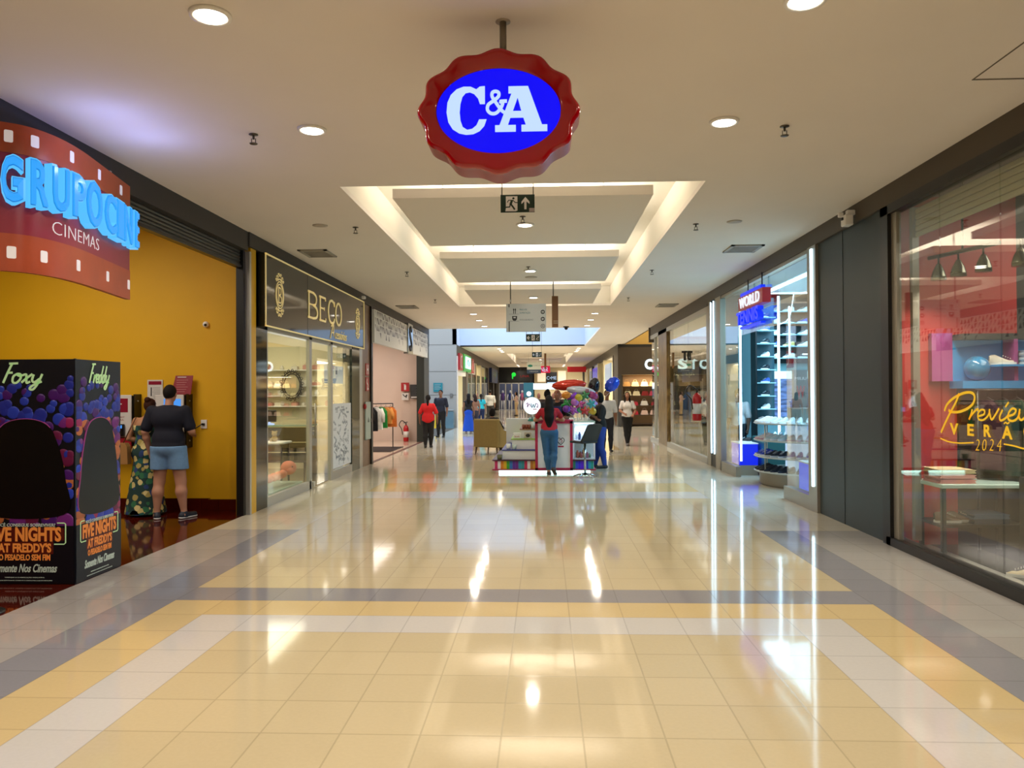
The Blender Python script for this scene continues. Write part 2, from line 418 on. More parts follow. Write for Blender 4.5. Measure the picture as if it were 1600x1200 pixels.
def ceiling_hall():
    mb = MB(); z0, z1 = H, H+.06
    def R(x0, x1, y0, y1): mb.box(x0, x1, y0, y1, z0, z1, m_ceil)
    R(-4.3, 4.0, -8, 8.22); R(-4.3, -2.2, 8.22, 20); R(1.73, 4.0, 8.22, 20); R(-4.3, 4.0, 20, 27)
    R(2.0, 3.85, 27, 37.7); R(-4.3, 4.0, 37.7, 45); R(-4.3, -2.2, 45, 62); R(1.73, 4.0, 45, 62); R(-4.3, 4.0, 62, 72)
    struct('ceiling', mb)
    for (y0, y1, nm) in ((8.22, 20, 'ceiling_recess'), (45, 62, 'ceiling_recess_far')):
        r = MB(); x0, x1, zt = -2.2, 1.73, 4.42
        r.box(x0-.05, x0, y0, y1, H+.06, zt, m_cove); r.box(x1, x1+.05, y0, y1, H+.06, zt, m_cove)
        r.box(x0-.05, x1+.05, y0-.05, y0, H+.06, zt, m_cove); r.box(x0-.05, x1+.05, y1, y1+.05, H+.06, zt, m_cove)
        r.box(x0-.05, x1+.05, y0-.05, y1+.05, zt, zt+.05, m_cove); struct(nm, r)
    a = MB()   # atrium: the well of the skylight beyond the first ceiling
    a.box(-13, 2.0, 37.7, 37.8, H, 7.6, m_blue_wall); a.box(2.0, 2.06, 27, 37.8, H+.06, 7.6, m_blue_wall)
    a.box(-13, 2.0, 26.9, 27, H+.06, 7.6, m_blue_wall)
    struct('wall_atrium', a)
    s = MB(); s.box(-13, 2.1, 26.9, 37.8, 7.6, 7.66, glow('daylight_glass', '#cfe2ff', 1.5)); struct('window_1', s)
ceiling_hall()
# hung ceiling panels with a downlight in each
def hung_panel(y0, y1, label):
    t = thing('ceiling_panel', label, 'ceiling panel', (-.24, (y0+y1)/2, H-.01), 'hung panels in the ceiling recess')
    MB().box(-1.73, 1.25, y0, y1, H, H+.11, mat('panel_paint', '#ece3d6', .9)).build('panel', t)
    for x in (-1.2, .72):
        for y in (y0+.4, y1-.4): MB().tube([(x, y, H+.11), (x, y, 4.42)], .012, m_alu, 6).build('hanger_rod', t)
hung_panel(8.75, 11.65, 'wide tan panel hung in the ceiling recess, nearest of the three, behind the exit sign')
hung_panel(12.75, 15.6, 'tan panel hung in the middle of the near ceiling recess')
hung_panel(16.75, 19.6, 'tan ceiling panel hung at the far end of the near recess, above the wayfinding sign')
hung_panel(45.8, 50.2, 'panel hung in the far ceiling recess, nearest of its three')
hung_panel(51.2, 55.6, 'panel hung in the middle of the far ceiling recess')
hung_panel(56.6, 61.2, 'panel hung at the end of the far ceiling recess')

# walls behind the camera
sbox('wall_back', -13, 10, -8.1, -8, 0, 4.5, m_cream)
# ---- left side
T = MB(); T.box(-4.3, -4.08, -8, 10.45, 3.66, H, m_dark); T.box(-4.3, -4.06, 10.45, 27, 3.72, H, m_dark)
T.box(-4.3, -4.06, 26.95, 27.05, 3.3, H, m_dark); struct('trim_1', T)
sbox('wall_cinema', -13, -4.86, 11.1, 11.2, 0, 4.3, m_yellow); sbox('wall_cinema_end', -4.86, -4.3, 11.0, 11.2, 0, 4.3, m_yellow)
mb = MB(); mb.box(-13, -4.88, 11.06, 11.1, .0, .15, T_red); mb.box(-4.88, -4.3, 10.96, 11.0, 0, .15, T_red); struct('baseboard_cinema', mb)
sbox('ceiling_cinema', -13, -4.3, -8, 11.2, 4.2, 4.3, m_white)
sbox('wall_cinema_side', -13.1, -13, -8, 11.2, 0, 4.3, m_yellow)
area('cinema_light', (-6.6, 8.3, 4.15), 2.0, 95, WARM); area('cinema_light', (-6.2, 3.5, 4.15), 2.5, 60, WARM)
# roller shutter box and slats over the cinema opening
t = thing('roller_shutter', 'dark rolled-up slatted shutter above the yellow cinema entrance', 'shutter', (-4.2, 4, 3.44))
mb = MB(); ms = mat('shutter_slat_grey', '#55544e', .45, metal=.3)
for k in range(5): mb.tube([(-4.2, -3, 3.475+k*.043), (-4.2, 10.42, 3.475+k*.043)], .023, ms, 8)
mb.build('slats', t)
MB().box(-4.24, -4.16, -3, 10.42, 3.42, 3.455, m_black).build('bottom_bar', t)
mb = MB(); mb.box(-4.24, -4.14, 10.42, 10.5, 0, 3.66, m_black); mb.box(-4.2, -4.08, 10.5, 10.56, 0, 3.66, m_alu); mb.build('guide_rail', t)
# piers between cinema and jeweller
sbox('wall_pier_yellow', -4.3, -4.09, 10.56, 10.76, 0, 3.72, mat('yellow_gloss', '#d9a60a', .3))
m_gran = stone_mat('dark_granite', '#141a1a', '#39403f', 30, .06)
mb = MB(); mb.box(-4.3, -4.1, 10.76, 11.22, 0, 2.62, m_gran); mb.box(-4.3, -4.12, 10.76, 11.22, 2.62, 3.72, m_black); struct('wall_pier_granite', mb)
mb = MB(); mb.box(-4.3, -4.1, 16.26, 16.93, 0, 2.62, m_gran); mb.box(-4.3, -4.1, 16.3, 16.9, 2.62, 3.72, m_black); struct('wall_pier_granite_far', mb)
sbox('trim_2', -4.22, -4.1, 16.93, 17.2, 0, 2.7, m_alu)
m_bs = stone_mat('brown_stone', '#6b4f3a', '#80634b', 5, .35)
sbox('wall_brown', -4.3, -4.1, 17.2, 17.95, 0, 3.72, m_bs)
sbox('trim_3', -4.32, -4.06, 17.95, 18.1, 0, 3.72, m_black)
sbox('wall_behind_sign', -4.3, -4.14, 11.22, 16.3, 2.75, 3.72, m_black)
# jeweller shop shell
m_cl = mat('jeweller_wall', '#efe3bd', .6)
mb = MB(); mb.box(-8.1, -8, 11.25, 17.0, 0, 3.4, m_cl); mb.box(-8, -4.3, 16.93, 17.0, 0, 3.4, m_cl); mb.box(-8, -4.3, 11.25, 11.3, 0, 3.4, m_cl); struct('wall_jeweller', mb)
sbox('ceiling_jeweller', -8, -4.14, 11.25, 17, 3.2, 3.3, m_white)
area('jeweller_light', (-5.6, 13.9, 3.15), 1.3, 110, (1, .9, .7), size_y=4.0)
# window and door of the jeweller
def pane(name, x, y0, y1, z0, z1, m, d=.012):
    return name, MB().box(x-d/2, x+d/2, y0, y1, z0, z1, m)
fr = MB(); X0, X1 = -4.16, -4.1
fr.box(X0, X1, 11.22, 13.37, 0, .14, m_alu); fr.box(X0, X1, 11.22, 11.25, .14, 2.66, m_alu); fr.box(X0, X1, 13.28, 13.42, 0, 2.75, m_alu)
fr.box(X0, X1, 11.22, 16.26, 2.62, 2.7, m_alu); fr.box(X0, X1, 14.62, 14.76, 0, 2.7, m_alu); fr.box(X0, X1, 14.76, 16.26, 0, .16, m_alu)
w = struct('window_2', fr)
g = MB(); g.box(-4.135, -4.125, 11.25, 13.28, .14, 2.62, m_glass); g.box(-4.135, -4.125, 14.76, 16.26, .16, 2.62, m_glass)
g.build('pane', w)
t = thing('glass_door', 'clear glass shop door with a tall steel handle, left of the printed window', 'door', (-4.13, 14.0, 0))
MB().box(-4.14, -4.128, 13.43, 14.61, .02, 2.6, m_glass).build('door_leaf', t)
mb = MB(); mb.tube([(-4.08, 13.55, .9), (-4.08, 13.55, 1.5)], .015, m_champ, 8); mb.tube([(-4.13, 13.55, 1.0), (-4.08, 13.55, 1.0)], .01, m_champ, 6); mb.tube([(-4.13, 13.55, 1.4), (-4.08, 13.55, 1.4)], .01, m_champ, 6)
mb.build('handle', t)
mb = MB(); mb.box(-4.16, -4.11, 13.43, 14.61, 2.6, 2.66, m_alu); mb.box(-4.15, -4.1, 13.5, 13.62, .02, .1, m_alu); mb.build('door_closer_rail', t)
# printed film on second window
m_film = mat('white_window_film', '#e4e8ec', .4); m_ink = mat('grey_print_ink', '#6f7b86', .5)
mb = MB(); mb.box(-4.122, -4.118, 14.8, 16.22, .2, 1.47, m_film)
rr = random.Random(3)
for k in range(70):
    y = rr.uniform(14.95, 16.07); z = rr.uniform(.27, 1.4); w_ = rr.uniform(.12, .24); a = rr.choice((0, 0, .5, math.pi/2, -.4))
    w_ = min(w_, .2)
    mb.text(rr.choice(('love', 'GRATIDAO', 'amor', 'felicidade', 'paz', 'LUZ', '&')), w_, .05, .001, m_ink, FL(y, z, -4.118) @ Matrix.Rotation(a, 4, 'Z'), shear=.2)
tag(mb.build('window_film'), 'white film printed with grey words and doodles on the lower half of the jeweller window', 'window sticker')
tag(MB().box(-4.122, -4.118, 15.0, 15.18, 1.98, 2.2, m_film).box(-4.118, -4.117, 15.03, 15.15, 2.05, 2.13, m_ink).build('door_notice'), 'small white notice stuck high on the glass above the printed film', 'notice')

# clothes shop at the far left
m_pink = mat('pink_stone_wall', '#d8c4b6', .35, noise=.03, nscale=1.5)
mb = MB(); mb.box(-9, -4.9, 26.6, 26.7, 0, 3.6, m_pink); mb.box(-4.92, -4.32, 26.5, 26.7, 0, 3.6, m_pink); mb.box(-9.1, -9, 17.2, 26.7, 0, 3.6, m_pink)
mb.box(-9, -4.3, 17.1, 17.2, 0, 3.6, m_pink); struct('wall_clothes_shop', mb)
sbox('ceiling_clothes_shop', -9, -4.3, 17.1, 26.7, 3.5, 3.6, m_white)
sbox('trim_4', -4.32, -4.06, 25.9, 27.0, 0, 3.72, mat('dark_green_frame', '#232b28', .4))
sbox('trim_5', -4.2, -4.1, 18.1, 25.9, -.02, .006, mat('threshold_brown', '#5b3226', .4))
area('clothes_shop_light', (-6.2, 22.5, 3.45), 2.5, 130, (1, .9, .82), size_y=6)
# grey wall facing the camera beyond the side passage
mb = MB(); mb.box(-13, -4.12, 36, 36.2, 0, 7.6, m_wall_grey)
for z in (1.55, 2.66, H): mb.box(-13, -4.12, 35.99, 36, z-.01, z+.01, mat('panel_joint', '#6f6c66', .6))
mb.box(-4.3, -4.12, 36, 37.8, H, 7.6, m_blue_wall)
struct('wall_grey', mb)
# far left shops
m_far_w = mat('far_white', '#eeeae2', .5)
mb = MB(); mb.box(-4.3, -4.1, 36.2, 70, 3.4, H, m_brown)
for (a, b, c) in ((36.2, 36.6, m_far_w), (40.4, 41.2, m_brown), (46.0, 46.8, m_cream), (49.5, 50.3, m_cream), (56, 57, m_brown), (62, 63, m_dark), (69.3, 70, m_dark)):
    mb.box(-4.3, -4.1, a, b, 0, 3.4, c)
mb.box(-4.3, -4.12, 41.2, 46, 2.7, 3.4, m_far_w); mb.box(-4.3, -4.12, 36.6, 40.4, 2.5, 3.4, m_far_w)
mb.box(-4.3, -4.12, 57, 69, 2.6, 3.4, m_dark)
struct('wall_left_far', mb)
mb = MB(); mb.box(-6.6, -6.5, 36.2, 70, 0, 3.4, m_far_w); mb.box(-6.6, -4.12, 36.2, 70, 3.4, 3.5, m_far_w)
for y in (46.4, 50, 56.5): mb.box(-6.5, -4.3, y, y+.1, 0, 3.4, m_cream)
mb.box(-6.5, -4.3, 70, 70.1, 0, 3.4, m_dark); struct('wall_left_far_shops', mb)
area('far_shop_light', (-5.4, 40.5, 3.35), 1.6, 160, (.95, 1, 1), size_y=7)
area('far_shop_light', (-5.4, 51, 3.35), 1.6, 120, (1, .95, .8), size_y=7)
# window strips of the shop with the green sign
mb = MB()
for y in (41.2, 43.5, 46.0, 50.3, 53, 56): mb.box(-4.14, -4.1, y, y+.12, 0, 3.4, m_champ)
w = struct('window_3', mb); MB().box(-4.125, -4.12, 41.3, 56, .1, 2.7, m_glass).build('pane', w)

# ---- right side
T = MB(); T.box(3.74, 4.0, -8, 17.6, 3.7, H, m_brown); T.box(3.74, 4.0, 17.6, 27.2, 3.62, H, m_brown); T.box(3.7, 4.0, 27.2, 27.3, 3.4, H, m_brown); struct('trim_6', T)
m_slate = mat('slate_panel', '#2f3a3d', .45, noise=.04, nscale=2)
mb = MB(); mb.box(3.78, 4.2, 8.68, 10.72, 0, 3.7, m_slate); mb.box(3.775, 3.785, 9.85, 9.856, 0, 3.7, m_black); struct('wall_slate', mb)
# fashion shop window (nearest right)
mb = MB(); mb.box(3.74, 3.86, 8.5, 8.68, 0, 3.7, m_black); mb.box(3.74, 3.86, -8, 8.68, 3.6, 3.7, m_black); mb.box(3.74, 3.9, -8, 8.6, 0, .09, m_black)
mb.box(3.78, 3.83, 8.38, 8.5, .09, 3.6, m_champ)
w = struct('window_4', mb)
g = MB()
for (a, b) in ((-8, 2.5), (2.51, 4.6), (4.61, 6.53), (6.54, 7.51), (7.52, 8.4)): g.box(3.795, 3.805, a, b, .09, 3.6, m_glassr)
g.build('pane', w)
m_redw = mat('red_shop_wall', '#c03a34', .5)
m_dkw = mat('dark_shop_wall', '#2a2824', .6)
mb = MB(); mb.box(3.86, 4.5, 8.58, 8.68, 0, 3.8, m_redw); mb.box(4.5, 5.15, 8.58, 8.68, 1.75, 3.8, m_redw); mb.box(4.5, 5.15, 8.58, 8.68, 0, 1.75, m_dkw); mb.box(5.15, 10, 8.58, 8.68, 0, 3.8, m_dkw); mb.box(10, 10.1, -8, 8.68, 0, 3.8, m_dkw); struct('wall_fashion_shop', mb)
sbox('ceiling_fashion_shop', 3.86, 10, -8, 8.68, 3.8, 3.9, mat('shop_ceiling_grey', '#6c6a63', .8))
area('fashion_shop_light', (6.3, 6.0, 3.7), 2.2, 120, (1, .93, .85), size_y=4)
t = thing('window_shutter', 'pale beige roller blind with wide slats behind the top of the near right window', 'shutter', (3.95, 4, 3.3))
mb = MB(); mbl = mat('shutter_beige', '#bdb392', .5)
for k in range(5):
    z = 3.3+k*.062; mb.box(3.93, 3.96, -2, 8.28, z, z+.056, mbl, bev=.01)
mb.build('slats', t); MB().box(3.9, 3.97, 8.28, 8.34, .1, 3.62, m_champ).build('guide_rail', t)
# sports shoe shop
m_teal = mat('teal_shop_wall', '#6f979e', .45)
mb = MB(); mb.box(3.86, 10, 17.7, 17.8, 0, 3.9, m_teal); mb.box(8.5, 8.6, 10.8, 17.8, 0, 3.9, m_teal); mb.box(3.95, 8.5, 10.72, 10.78, 0, 3.9, m_teal); struct('wall_sports_shop', mb)
sbox('ceiling_sports_shop', 4.0, 8.6, 10.72, 17.8, 3.86, 3.92, mat('shop_ceiling_cool', '#b8c4c8', .7))
area('sports_shop_light', (5.9, 14.2, 3.8), 2.5, 400, (.42, .74, 1.0), size_y=5.5)
mb = MB()
mb.box(3.74, 3.9, 10.72, 11.0, 0, 3.7, m_champ)
mb.box(3.74, 3.84, 11.0, 12.2, 0, .2, m_champ); mb.box(3.74, 3.84, 11.0, 11.06, .2, 3.7, m_champ)
mb.box(3.74, 3.84, 15.2, 16.5, 0, .2, m_champ); mb.box(3.74, 3.86, 16.45, 16.95, 0, 3.7, m_champ); mb.box(3.74, 3.86, 17.45, 17.75, 0, 3.7, m_champ); mb.box(3.76, 3.86, 16.95, 17.45, 0, 3.7, m_black)
mb.box(3.76, 3.84, 11.0, 17.5, 3.64, 3.7, m_champ)
w = struct('window_5', mb)
g = MB(); g.box(3.795, 3.805, 11.06, 12.2, .2, 3.64, m_glass); g.box(3.795, 3.805, 12.2, 15.2, 2.75, 3.64, m_glass); g.box(3.795, 3.805, 15.2, 16.45, .2, 3.64, m_glass); g.build('pane', w)
# LED strips of the shoe shop
m_led = glow('led_cool_white', '#bfe9ff', 5.0)
def led(name_lab, x0, x1, y0, y1, z0, z1, grp='light strips of the shoe shop front'):
    o = MB().box(x0, x1, y0, y1, z0, z1, m_led).build('light_strip'); tag(o, name_lab, 'light strip', grp); return o
led('tall white light strip on the pillar beside the slate wall', 3.725, 3.74, 10.84, 10.9, .35, 3.66)
led('tall white light strip, nearer of the pair left of the shoe shop window', 3.725, 3.74, 17.02, 17.08, .3, 3.66)
led('tall white light strip, farther of the pair left of the shoe shop window', 3.725, 3.74, 17.3, 17.36, .3, 3.66)
led('thin white light strip inside the shoe shop window left of the door', 3.86, 3.89, 15.3, 15.35, .3, 3.4)
led('white light strip along the shoe shop ceiling behind the hanging red and blue sign', 3.95, 4.0, 11.6, 15.4, 3.42, 3.46)
# glass shop beyond
m_wd = stone_mat('mottled_wood', '#4f3a1e', '#8d7240', 9, .3, 8, (1, 1, .3))
mb = MB(); mb.box(3.74, 3.95, 23.6, 25.3, 0, 3.62, m_wd); struct('wall_wood_pier', mb)
mb = MB(); mb.box(3.74, 3.84, 17.8, 23.6, 0, .14, m_alu); mb.box(3.74, 3.84, 17.75, 17.85, 0, 3.62, m_alu); mb.box(3.74, 3.84, 17.8, 27.2, 3.5, 3.62, m_alu); mb.box(3.74, 3.84, 25.3, 27.2, 0, .1, m_alu); mb.box(3.75, 3.83, 26.2, 26.3, 0, 3.5, m_alu)
w = struct('window_6', mb)
g = MB()
for (a, b) in ((17.85, 20.9), (20.91, 22.2), (22.21, 23.6), (25.3, 26.2), (26.3, 27.15)): g.box(3.795, 3.805, a, b, .14, 3.5, m_glass)
g.box(4.2, 8, 27.18, 27.2, .1, 3.5, m_glass)
g.build('pane', w)
m_bg = mat('menswear_wall', '#a89a80', .6)
mb = MB(); mb.box(8, 8.1, 17.8, 27.3, 0, 3.6, m_bg); mb.box(4.0, 8.5, 17.8, 17.86, 0, 3.6, m_bg); struct('wall_menswear', mb)
sbox('ceiling_menswear', 4.0, 8.1, 17.8, 27.3, 3.6, 3.7, m_white)
area('menswear_light', (5.9, 22.5, 3.55), 2.5, 130, (1, .93, .8), size_y=8)
# side passage on the right, then the handbag shop on the corner
mb = MB(); mb.box(3.5, 13, 36.5, 36.6, 2.47, 3.82, mat('dark_brown_panel', '#3a2d1c', .45)); mb.box(3.5, 13, 36.48, 36.6, 3.78, 3.9, m_black)
mb.box(3.5, 3.66, 36.5, 36.7, 0, 2.47, m_dark); mb.box(3.5, 3.66, 36.6, 70, 3.5, H, m_brown); struct('wall_handbag_shop', mb)
mb = MB(); mb.box(3.6, 13, 36.7, 36.8, 3.85, 6.5, mat('ochre_wall', '#cda85c', .7)); mb.box(3.8, 3.85, 27.2, 36.7, H, 6.5, m_ceil); mb.box(13, 13.1, 27, 37, 0, 6.5, m_cream); mb.box(3.85, 13, 27.2, 27.25, 3.9, 6.5, m_ceil); struct('wall_east_passage', mb)
sbox('ceiling_east_passage', 3.8, 13, 27.2, 36.8, 6.5, 6.6, m_white)
area('passage_light', (7, 32, 6.4), 3, 330, (1, .85, .6)); area('passage_light', (-8.5, 31.5, 6.9), 3, 200, (.85, .92, 1))
mb = MB()
for (a, b, c) in ((36.6, 38.6, m_brown), (39, 39.4, m_brown), (45, 45.6, m_cream), (50, 50.5, m_cream), (56, 56.6, m_dark), (62, 62.5, m_cream), (69.3, 70, m_dark)): mb.box(3.5, 3.66, a, b, 0, 3.5, c)
mb.box(6.0, 6.1, 36.6, 70, 0, 3.5, m_far_w); mb.box(3.66, 6.1, 36.6, 70, 3.5, 3.6, m_far_w)
for y in (45.3, 50.2, 56.2): mb.box(3.66, 6.0, y, y+.1, 0, 3.5, m_cream)
struct('wall_right_far', mb)
area('far_shop_light', (4.9, 42, 3.4), 1.8, 150, (1, .93, .82), size_y=6); area('far_shop_light', (4.9, 53, 3.4), 1.8, 100, (.9, .95, 1), size_y=6)
# end wall
mb = MB(); mb.box(-4.3, -.9, 70, 70.2, 2.45, 4.1, mat('end_black', '#090b0a', .3)); mb.box(-.9, 4.0, 72, 72.2, 0, 4.1, m_cream); mb.box(-1.0, -.9, 70, 72.1, 0, 4.1, m_dark)
mb.box(-4.3, -.9, 73, 73.2, 0, 4.1, mat('end_shop_wall', '#5b6075', .5)); struct('wall_end', mb)
area('end_shop_light', (-2.6, 71.6, 3.9), 2, 50, (.85, .9, 1)); area('end_light', (1.6, 69, 3.85), 2, 100, (1, .9, .8))
# ------------------------------------------------------------------ ceiling fittings
m_lens = glow('lamp_lens', '#fff6e6', 9.0)
m_ring = mat('lamp_ring', '#f2efe8', .4)
def mk_light():
    t = thing('ceiling_light', 'x', 'ceiling light', (0, 0, 0), 'round downlights')
    mb = MB(); mb.lathe([(.088, -.006), (.1, -.02), (.118, -.018), (.122, 0)], m_ring, 28); mb.build('ring', t)
    MB().lathe([(.02, -.0232), (.086, -.0215), (.088, -.004)], m_lens, 28).build('lens', t)
    return t
first_light = [None]
def downlight(x, y, label, z=H, power=24, col=WARM):
    if first_light[0] is None:
        t = mk_light(); t.location = (x, y, z); t['label'] = label; first_light[0] = t
    else: t = dup(first_light[0], (x, y, z), 0, label)
    area('downlight_beam', (x, y, z-.05), .18, power, col, shape='DISK', spread=165)
downlight(-1.95, 4.42, 'round recessed downlight at the top left of the ceiling, left of the scalloped sign')
downlight(1.5, 4.42, 'round recessed downlight cut by the top edge right of the scalloped sign')
downlight(-1.95, 6.4, 'round recessed downlight left of the scalloped sign, second from the front')
downlight(1.5, 6.4, 'round recessed downlight right of the scalloped sign, second from the front')
HP = H-.002
downlight(-.24, 10.2, 'round downlight in the nearest hung panel just under the exit sign', HP)
downlight(-.24, 14.1, 'round downlight in the middle hung ceiling panel', HP)
downlight(-.24, 18.1, 'round downlight in the third hung panel above the wayfinding sign', HP)
for i, (yl, yr) in enumerate(((21.8, 21.9), (23.75, 23.85), (25.85, 25.95))):
    w_ = ('nearest', 'middle', 'farthest')[i]
    downlight(-2.0, yl, w_+' of the three downlights in a row left of the wayfinding sign', power=30)
    downlight(1.46, yr, w_+' of the three downlights in a row right of the wayfinding sign', power=30)
for i, y in enumerate((39.6, 41.2, 42.8)):
    w_ = ('nearest', 'middle', 'farthest')[i]
    downlight(-2.3, y, w_+' of the three left downlights just beyond the pale blue atrium edge', power=45)
    downlight(1.8, y, w_+' of the three right downlights just beyond the pale blue atrium edge', power=45)
for i, y in enumerate((48, 53.4, 59)):
    downlight(-.24, y, ('nearest', 'middle', 'farthest')[i]+' small downlight in the far hung ceiling panels', HP, power=50)
for i, y in enumerate((64, 66, 68)):
    w_ = ('nearest', 'middle', 'farthest')[i]
    downlight(-2.2, y, w_+' of the left downlights at the far end of the hall', power=45)
    downlight(1.7, y, w_+' of the right downlights at the far end of the hall', power=45)
for y in (2.4, .4, -1.6, -3.6, -5.6):    # the same rows go on behind the camera, above the floor in front
    for x in (-1.95, 1.5): area('downlight_beam', (x, y, H-.05), .18, 24, WARM, shape='DISK', spread=165)

def vent(x, y, w, d, label, z=H):
    t = thing('ceiling_vent', label, 'ceiling vent', (x, y, z), 'ceiling air vents')
    mf = mat('vent_frame', '#a39c8e', .5); md = mat('vent_dark', '#3a3630', .7)
    mb = MB()
    for (a, b, c, e) in ((-w/2, w/2, -d/2, -d/2+.05), (-w/2, w/2, d/2-.05, d/2), (-w/2, -w/2+.05, -d/2, d/2), (w/2-.05, w/2, -d/2, d/2)):
        mb.box(x+a, x+b, y+c, y+e, z-.02, z, mf)
    mb.build('frame', t)
    MB().box(x-w/2+.04, x+w/2-.04, y-d/2+.04, y+d/2-.04, z-.003, z-.001, md).build('duct', t)
    mb = MB(); n = int((d-.1)/.06)
    for k in range(n):
        yy = y-d/2+.07+k*.06; mb.box(x-w/2+.05, x+w/2-.05, yy, yy+.03, z-.018, z-.012, mf)
    mb.build('louvre', t)
vent(-3.6, 12.1, .46, .62, 'square louvred air vent in the ceiling above the black and gold shop sign')
vent(3.13, 12.15, .5, .6, 'square louvred air vent in the ceiling by the shoe shop')
vent(-3.55, 19.9, .5, .7, 'louvred ceiling vent above the white triangle pattern fascia')
vent(3.2, 20.1, .5, .7, 'louvred ceiling vent near the glass shop on the right')
def sprinkler(x, y, label, z=H, s=1.0):
    t = thing('sprinkler', label, 'sprinkler', (x, y, z), 'ceiling sprinklers')
    mc = mat('sprinkler_metal', '#5d574d', .35, metal=.7)
    MB().lathe([(.03*s, 0), (.032*s, -.006), (.012*s, -.01)][::-1], mc, 14, frame((x, y, z), (1, 0, 0), (0, 1, 0), (0, 0, 1))).build('escutcheon', t)
    mb = MB(); mb.tube([(x, y, z), (x, y, z-.035*s)], .008*s, mc, 8); mb.tube([(x-.014*s, y, z-.03*s), (x-.014*s, y, z-.06*s), (x, y, z-.065*s)], .003*s, mc, 6)
    mb.tube([(x+.014*s, y, z-.03*s), (x+.014*s, y, z-.06*s), (x, y, z-.065*s)], .003*s, mc, 6); mb.lathe([(.026*s, z-.068*s), (.028*s, z-.064*s)], mc, 14, c=(x, y))
    mb.build('head', t)
for (x, y, l) in ((-2.49, 6.5, 'sprinkler head on the ceiling left of the scalloped sign'), (2.04, 6.55, 'sprinkler head on the ceiling right of the scalloped sign'),
    (-2.53, 10.25, 'sprinkler beside the ceiling recess on its left near edge'), (2.04, 10.34, 'sprinkler beside the ceiling recess on its right near edge'),
    (-2.53, 14.13, 'sprinkler left of the ceiling recess halfway along'), (2.0, 14.24, 'sprinkler right of the ceiling recess halfway along'),
    (-2.61, 18.39, 'sprinkler left of the far end of the ceiling recess'), (2.02, 18.4, 'sprinkler right of the far end of the ceiling recess'),
    (-.26, 9.75, 'sprinkler just in front of the downlight under the exit sign'), (-.27, 13.7, 'sprinkler on the middle hung panel before its downlight')):
    sprinkler(x, y, l, s=1.25)
def plate(x, y, r, label):
    tag(MB().lathe([(r*.6, -.012), (r, -.006), (r, 0)], mat('cover_plate', '#b3a897', .5), 22, frame((x, y, H), (1, 0, 0), (0, 1, 0), (0, 0, 1))).build('ceiling_cover'), label, 'ceiling cover', 'round ceiling cover plates')
plate(-2.97, 10.1, .1, 'flat round cover plate on the ceiling left of the recess')
plate(2.52, 10.22, .1, 'flat round cover plate on the ceiling right of the recess')
plate(-.24, 14.95, .12, 'flat round plate on the middle hung panel behind its downlight')
mb = MB(); mj = mat('hatch_gap', '#6f675a', .8)
for (a, b, c, d) in ((3.09, 3.66, 5.63, 5.645), (3.09, 3.1, 5.0, 5.64), (3.09, 3.66, 5.0, 5.012), (3.65, 3.66, 5.0, 5.64)): mb.box(a, b, c, d, H-.004, H+.001, mj)
tag(mb.build('ceiling_hatch'), 'square access hatch outline in the ceiling at the top right', 'ceiling hatch')
# smoke detector dome camera near the atrium
t = thing('dome_camera', 'small dark dome camera on the ceiling before the pale blue atrium edge', 'camera', (.77, 26.4, H))
MB().lathe([(.06, H-.04), (.1, H-.03), (.1, H)], m_black, 16, c=(.77, 26.4)).build('housing', t); MB().sphere((.77, 26.4, H-.06), .06, m_black).build('dome', t)

# ------------------------------------------------------------------ scalloped hanging sign
SX, SY, SZ = -.26, 4.5, 3.345
m_rg = mat('red_gloss_plastic_glow', '#92000a', .14, coat=.35, emit='#8c0008', es=.12)  # faint emission added to the red plastic to deepen its colour
m_rs = mat('red_side_plastic', '#8c1420', .3)
def scallop(k, n=144):
    out = []
    for i in range(n):
        t = 2*math.pi*i/n; q = 1+.033*math.cos(12*(t-math.pi/2)); out.append((.468*k*q*math.cos(t), .36*k*q*math.sin(t)))
    return out
t = thing('hanging_sign', 'red scalloped oval sign with glowing blue centre and white serif letters, hung by a pole', 'sign', (SX, SY, SZ-.38))
F0 = FC(SX, SY, SZ); NR = 144
mb = MB(); prof = [(1.0, -.22), (1.0, -.02), (.995, .0), (.975, .018), (.94, .022), (.90, .012), (.80, .008), (.775, .0)]
vs = []
for k, zz in prof:
    if k > .83: L_ = scallop(k)
    else: L_ = [(.368*k/.775*math.cos(2*math.pi*i/NR), .250*k/.775*math.sin(2*math.pi*i/NR)) for i in range(NR)]
    vs += [(x, y, zz) for x, y in L_]
fs = []
for i in range(len(prof)-1):
    for k in range(NR):
        a = i*NR+k; b = i*NR+(k+1) % NR; fs.append((a, b, b+NR, a+NR))
mb.add(vs, fs[:NR], m_rs, F0, True); mb.add(vs, fs[NR:], m_rg, F0, True)
mb.build('red_frame', t)
MB().prism(scallop(.97, 96), -.225, -.205, m_rs, F0).build('back_cover', t)
ell = [(.366*math.cos(2*math.pi*i/64), .2485*math.sin(2*math.pi*i/64)) for i in range(64)]
MB().prism(ell, -.05, .002, glow('sign_blue_light', '#0000fa', .85), F0).build('blue_face', t)
m_sw = glow('sign_white_light', '#c6e0ff', .85)
K = .487/427
def cp(P): return [((x-487)*K, -(y-593)*K) for x, y in P]
Cl = [(392, 468), (418, 466), (418, 558), (392, 558), (382, 528), (362, 505), (340, 496), (318, 500), (301, 520), (291, 556), (287, 600), (291, 642), (303, 676), (326, 691), (352, 686), (374, 668), (388, 638), (426, 638), (414, 672), (390, 698), (358, 713), (320, 716), (284, 708), (250, 686), (228, 650), (219, 600), (224, 548), (242, 508), (272, 480), (308, 467), (345, 468), (374, 482)]
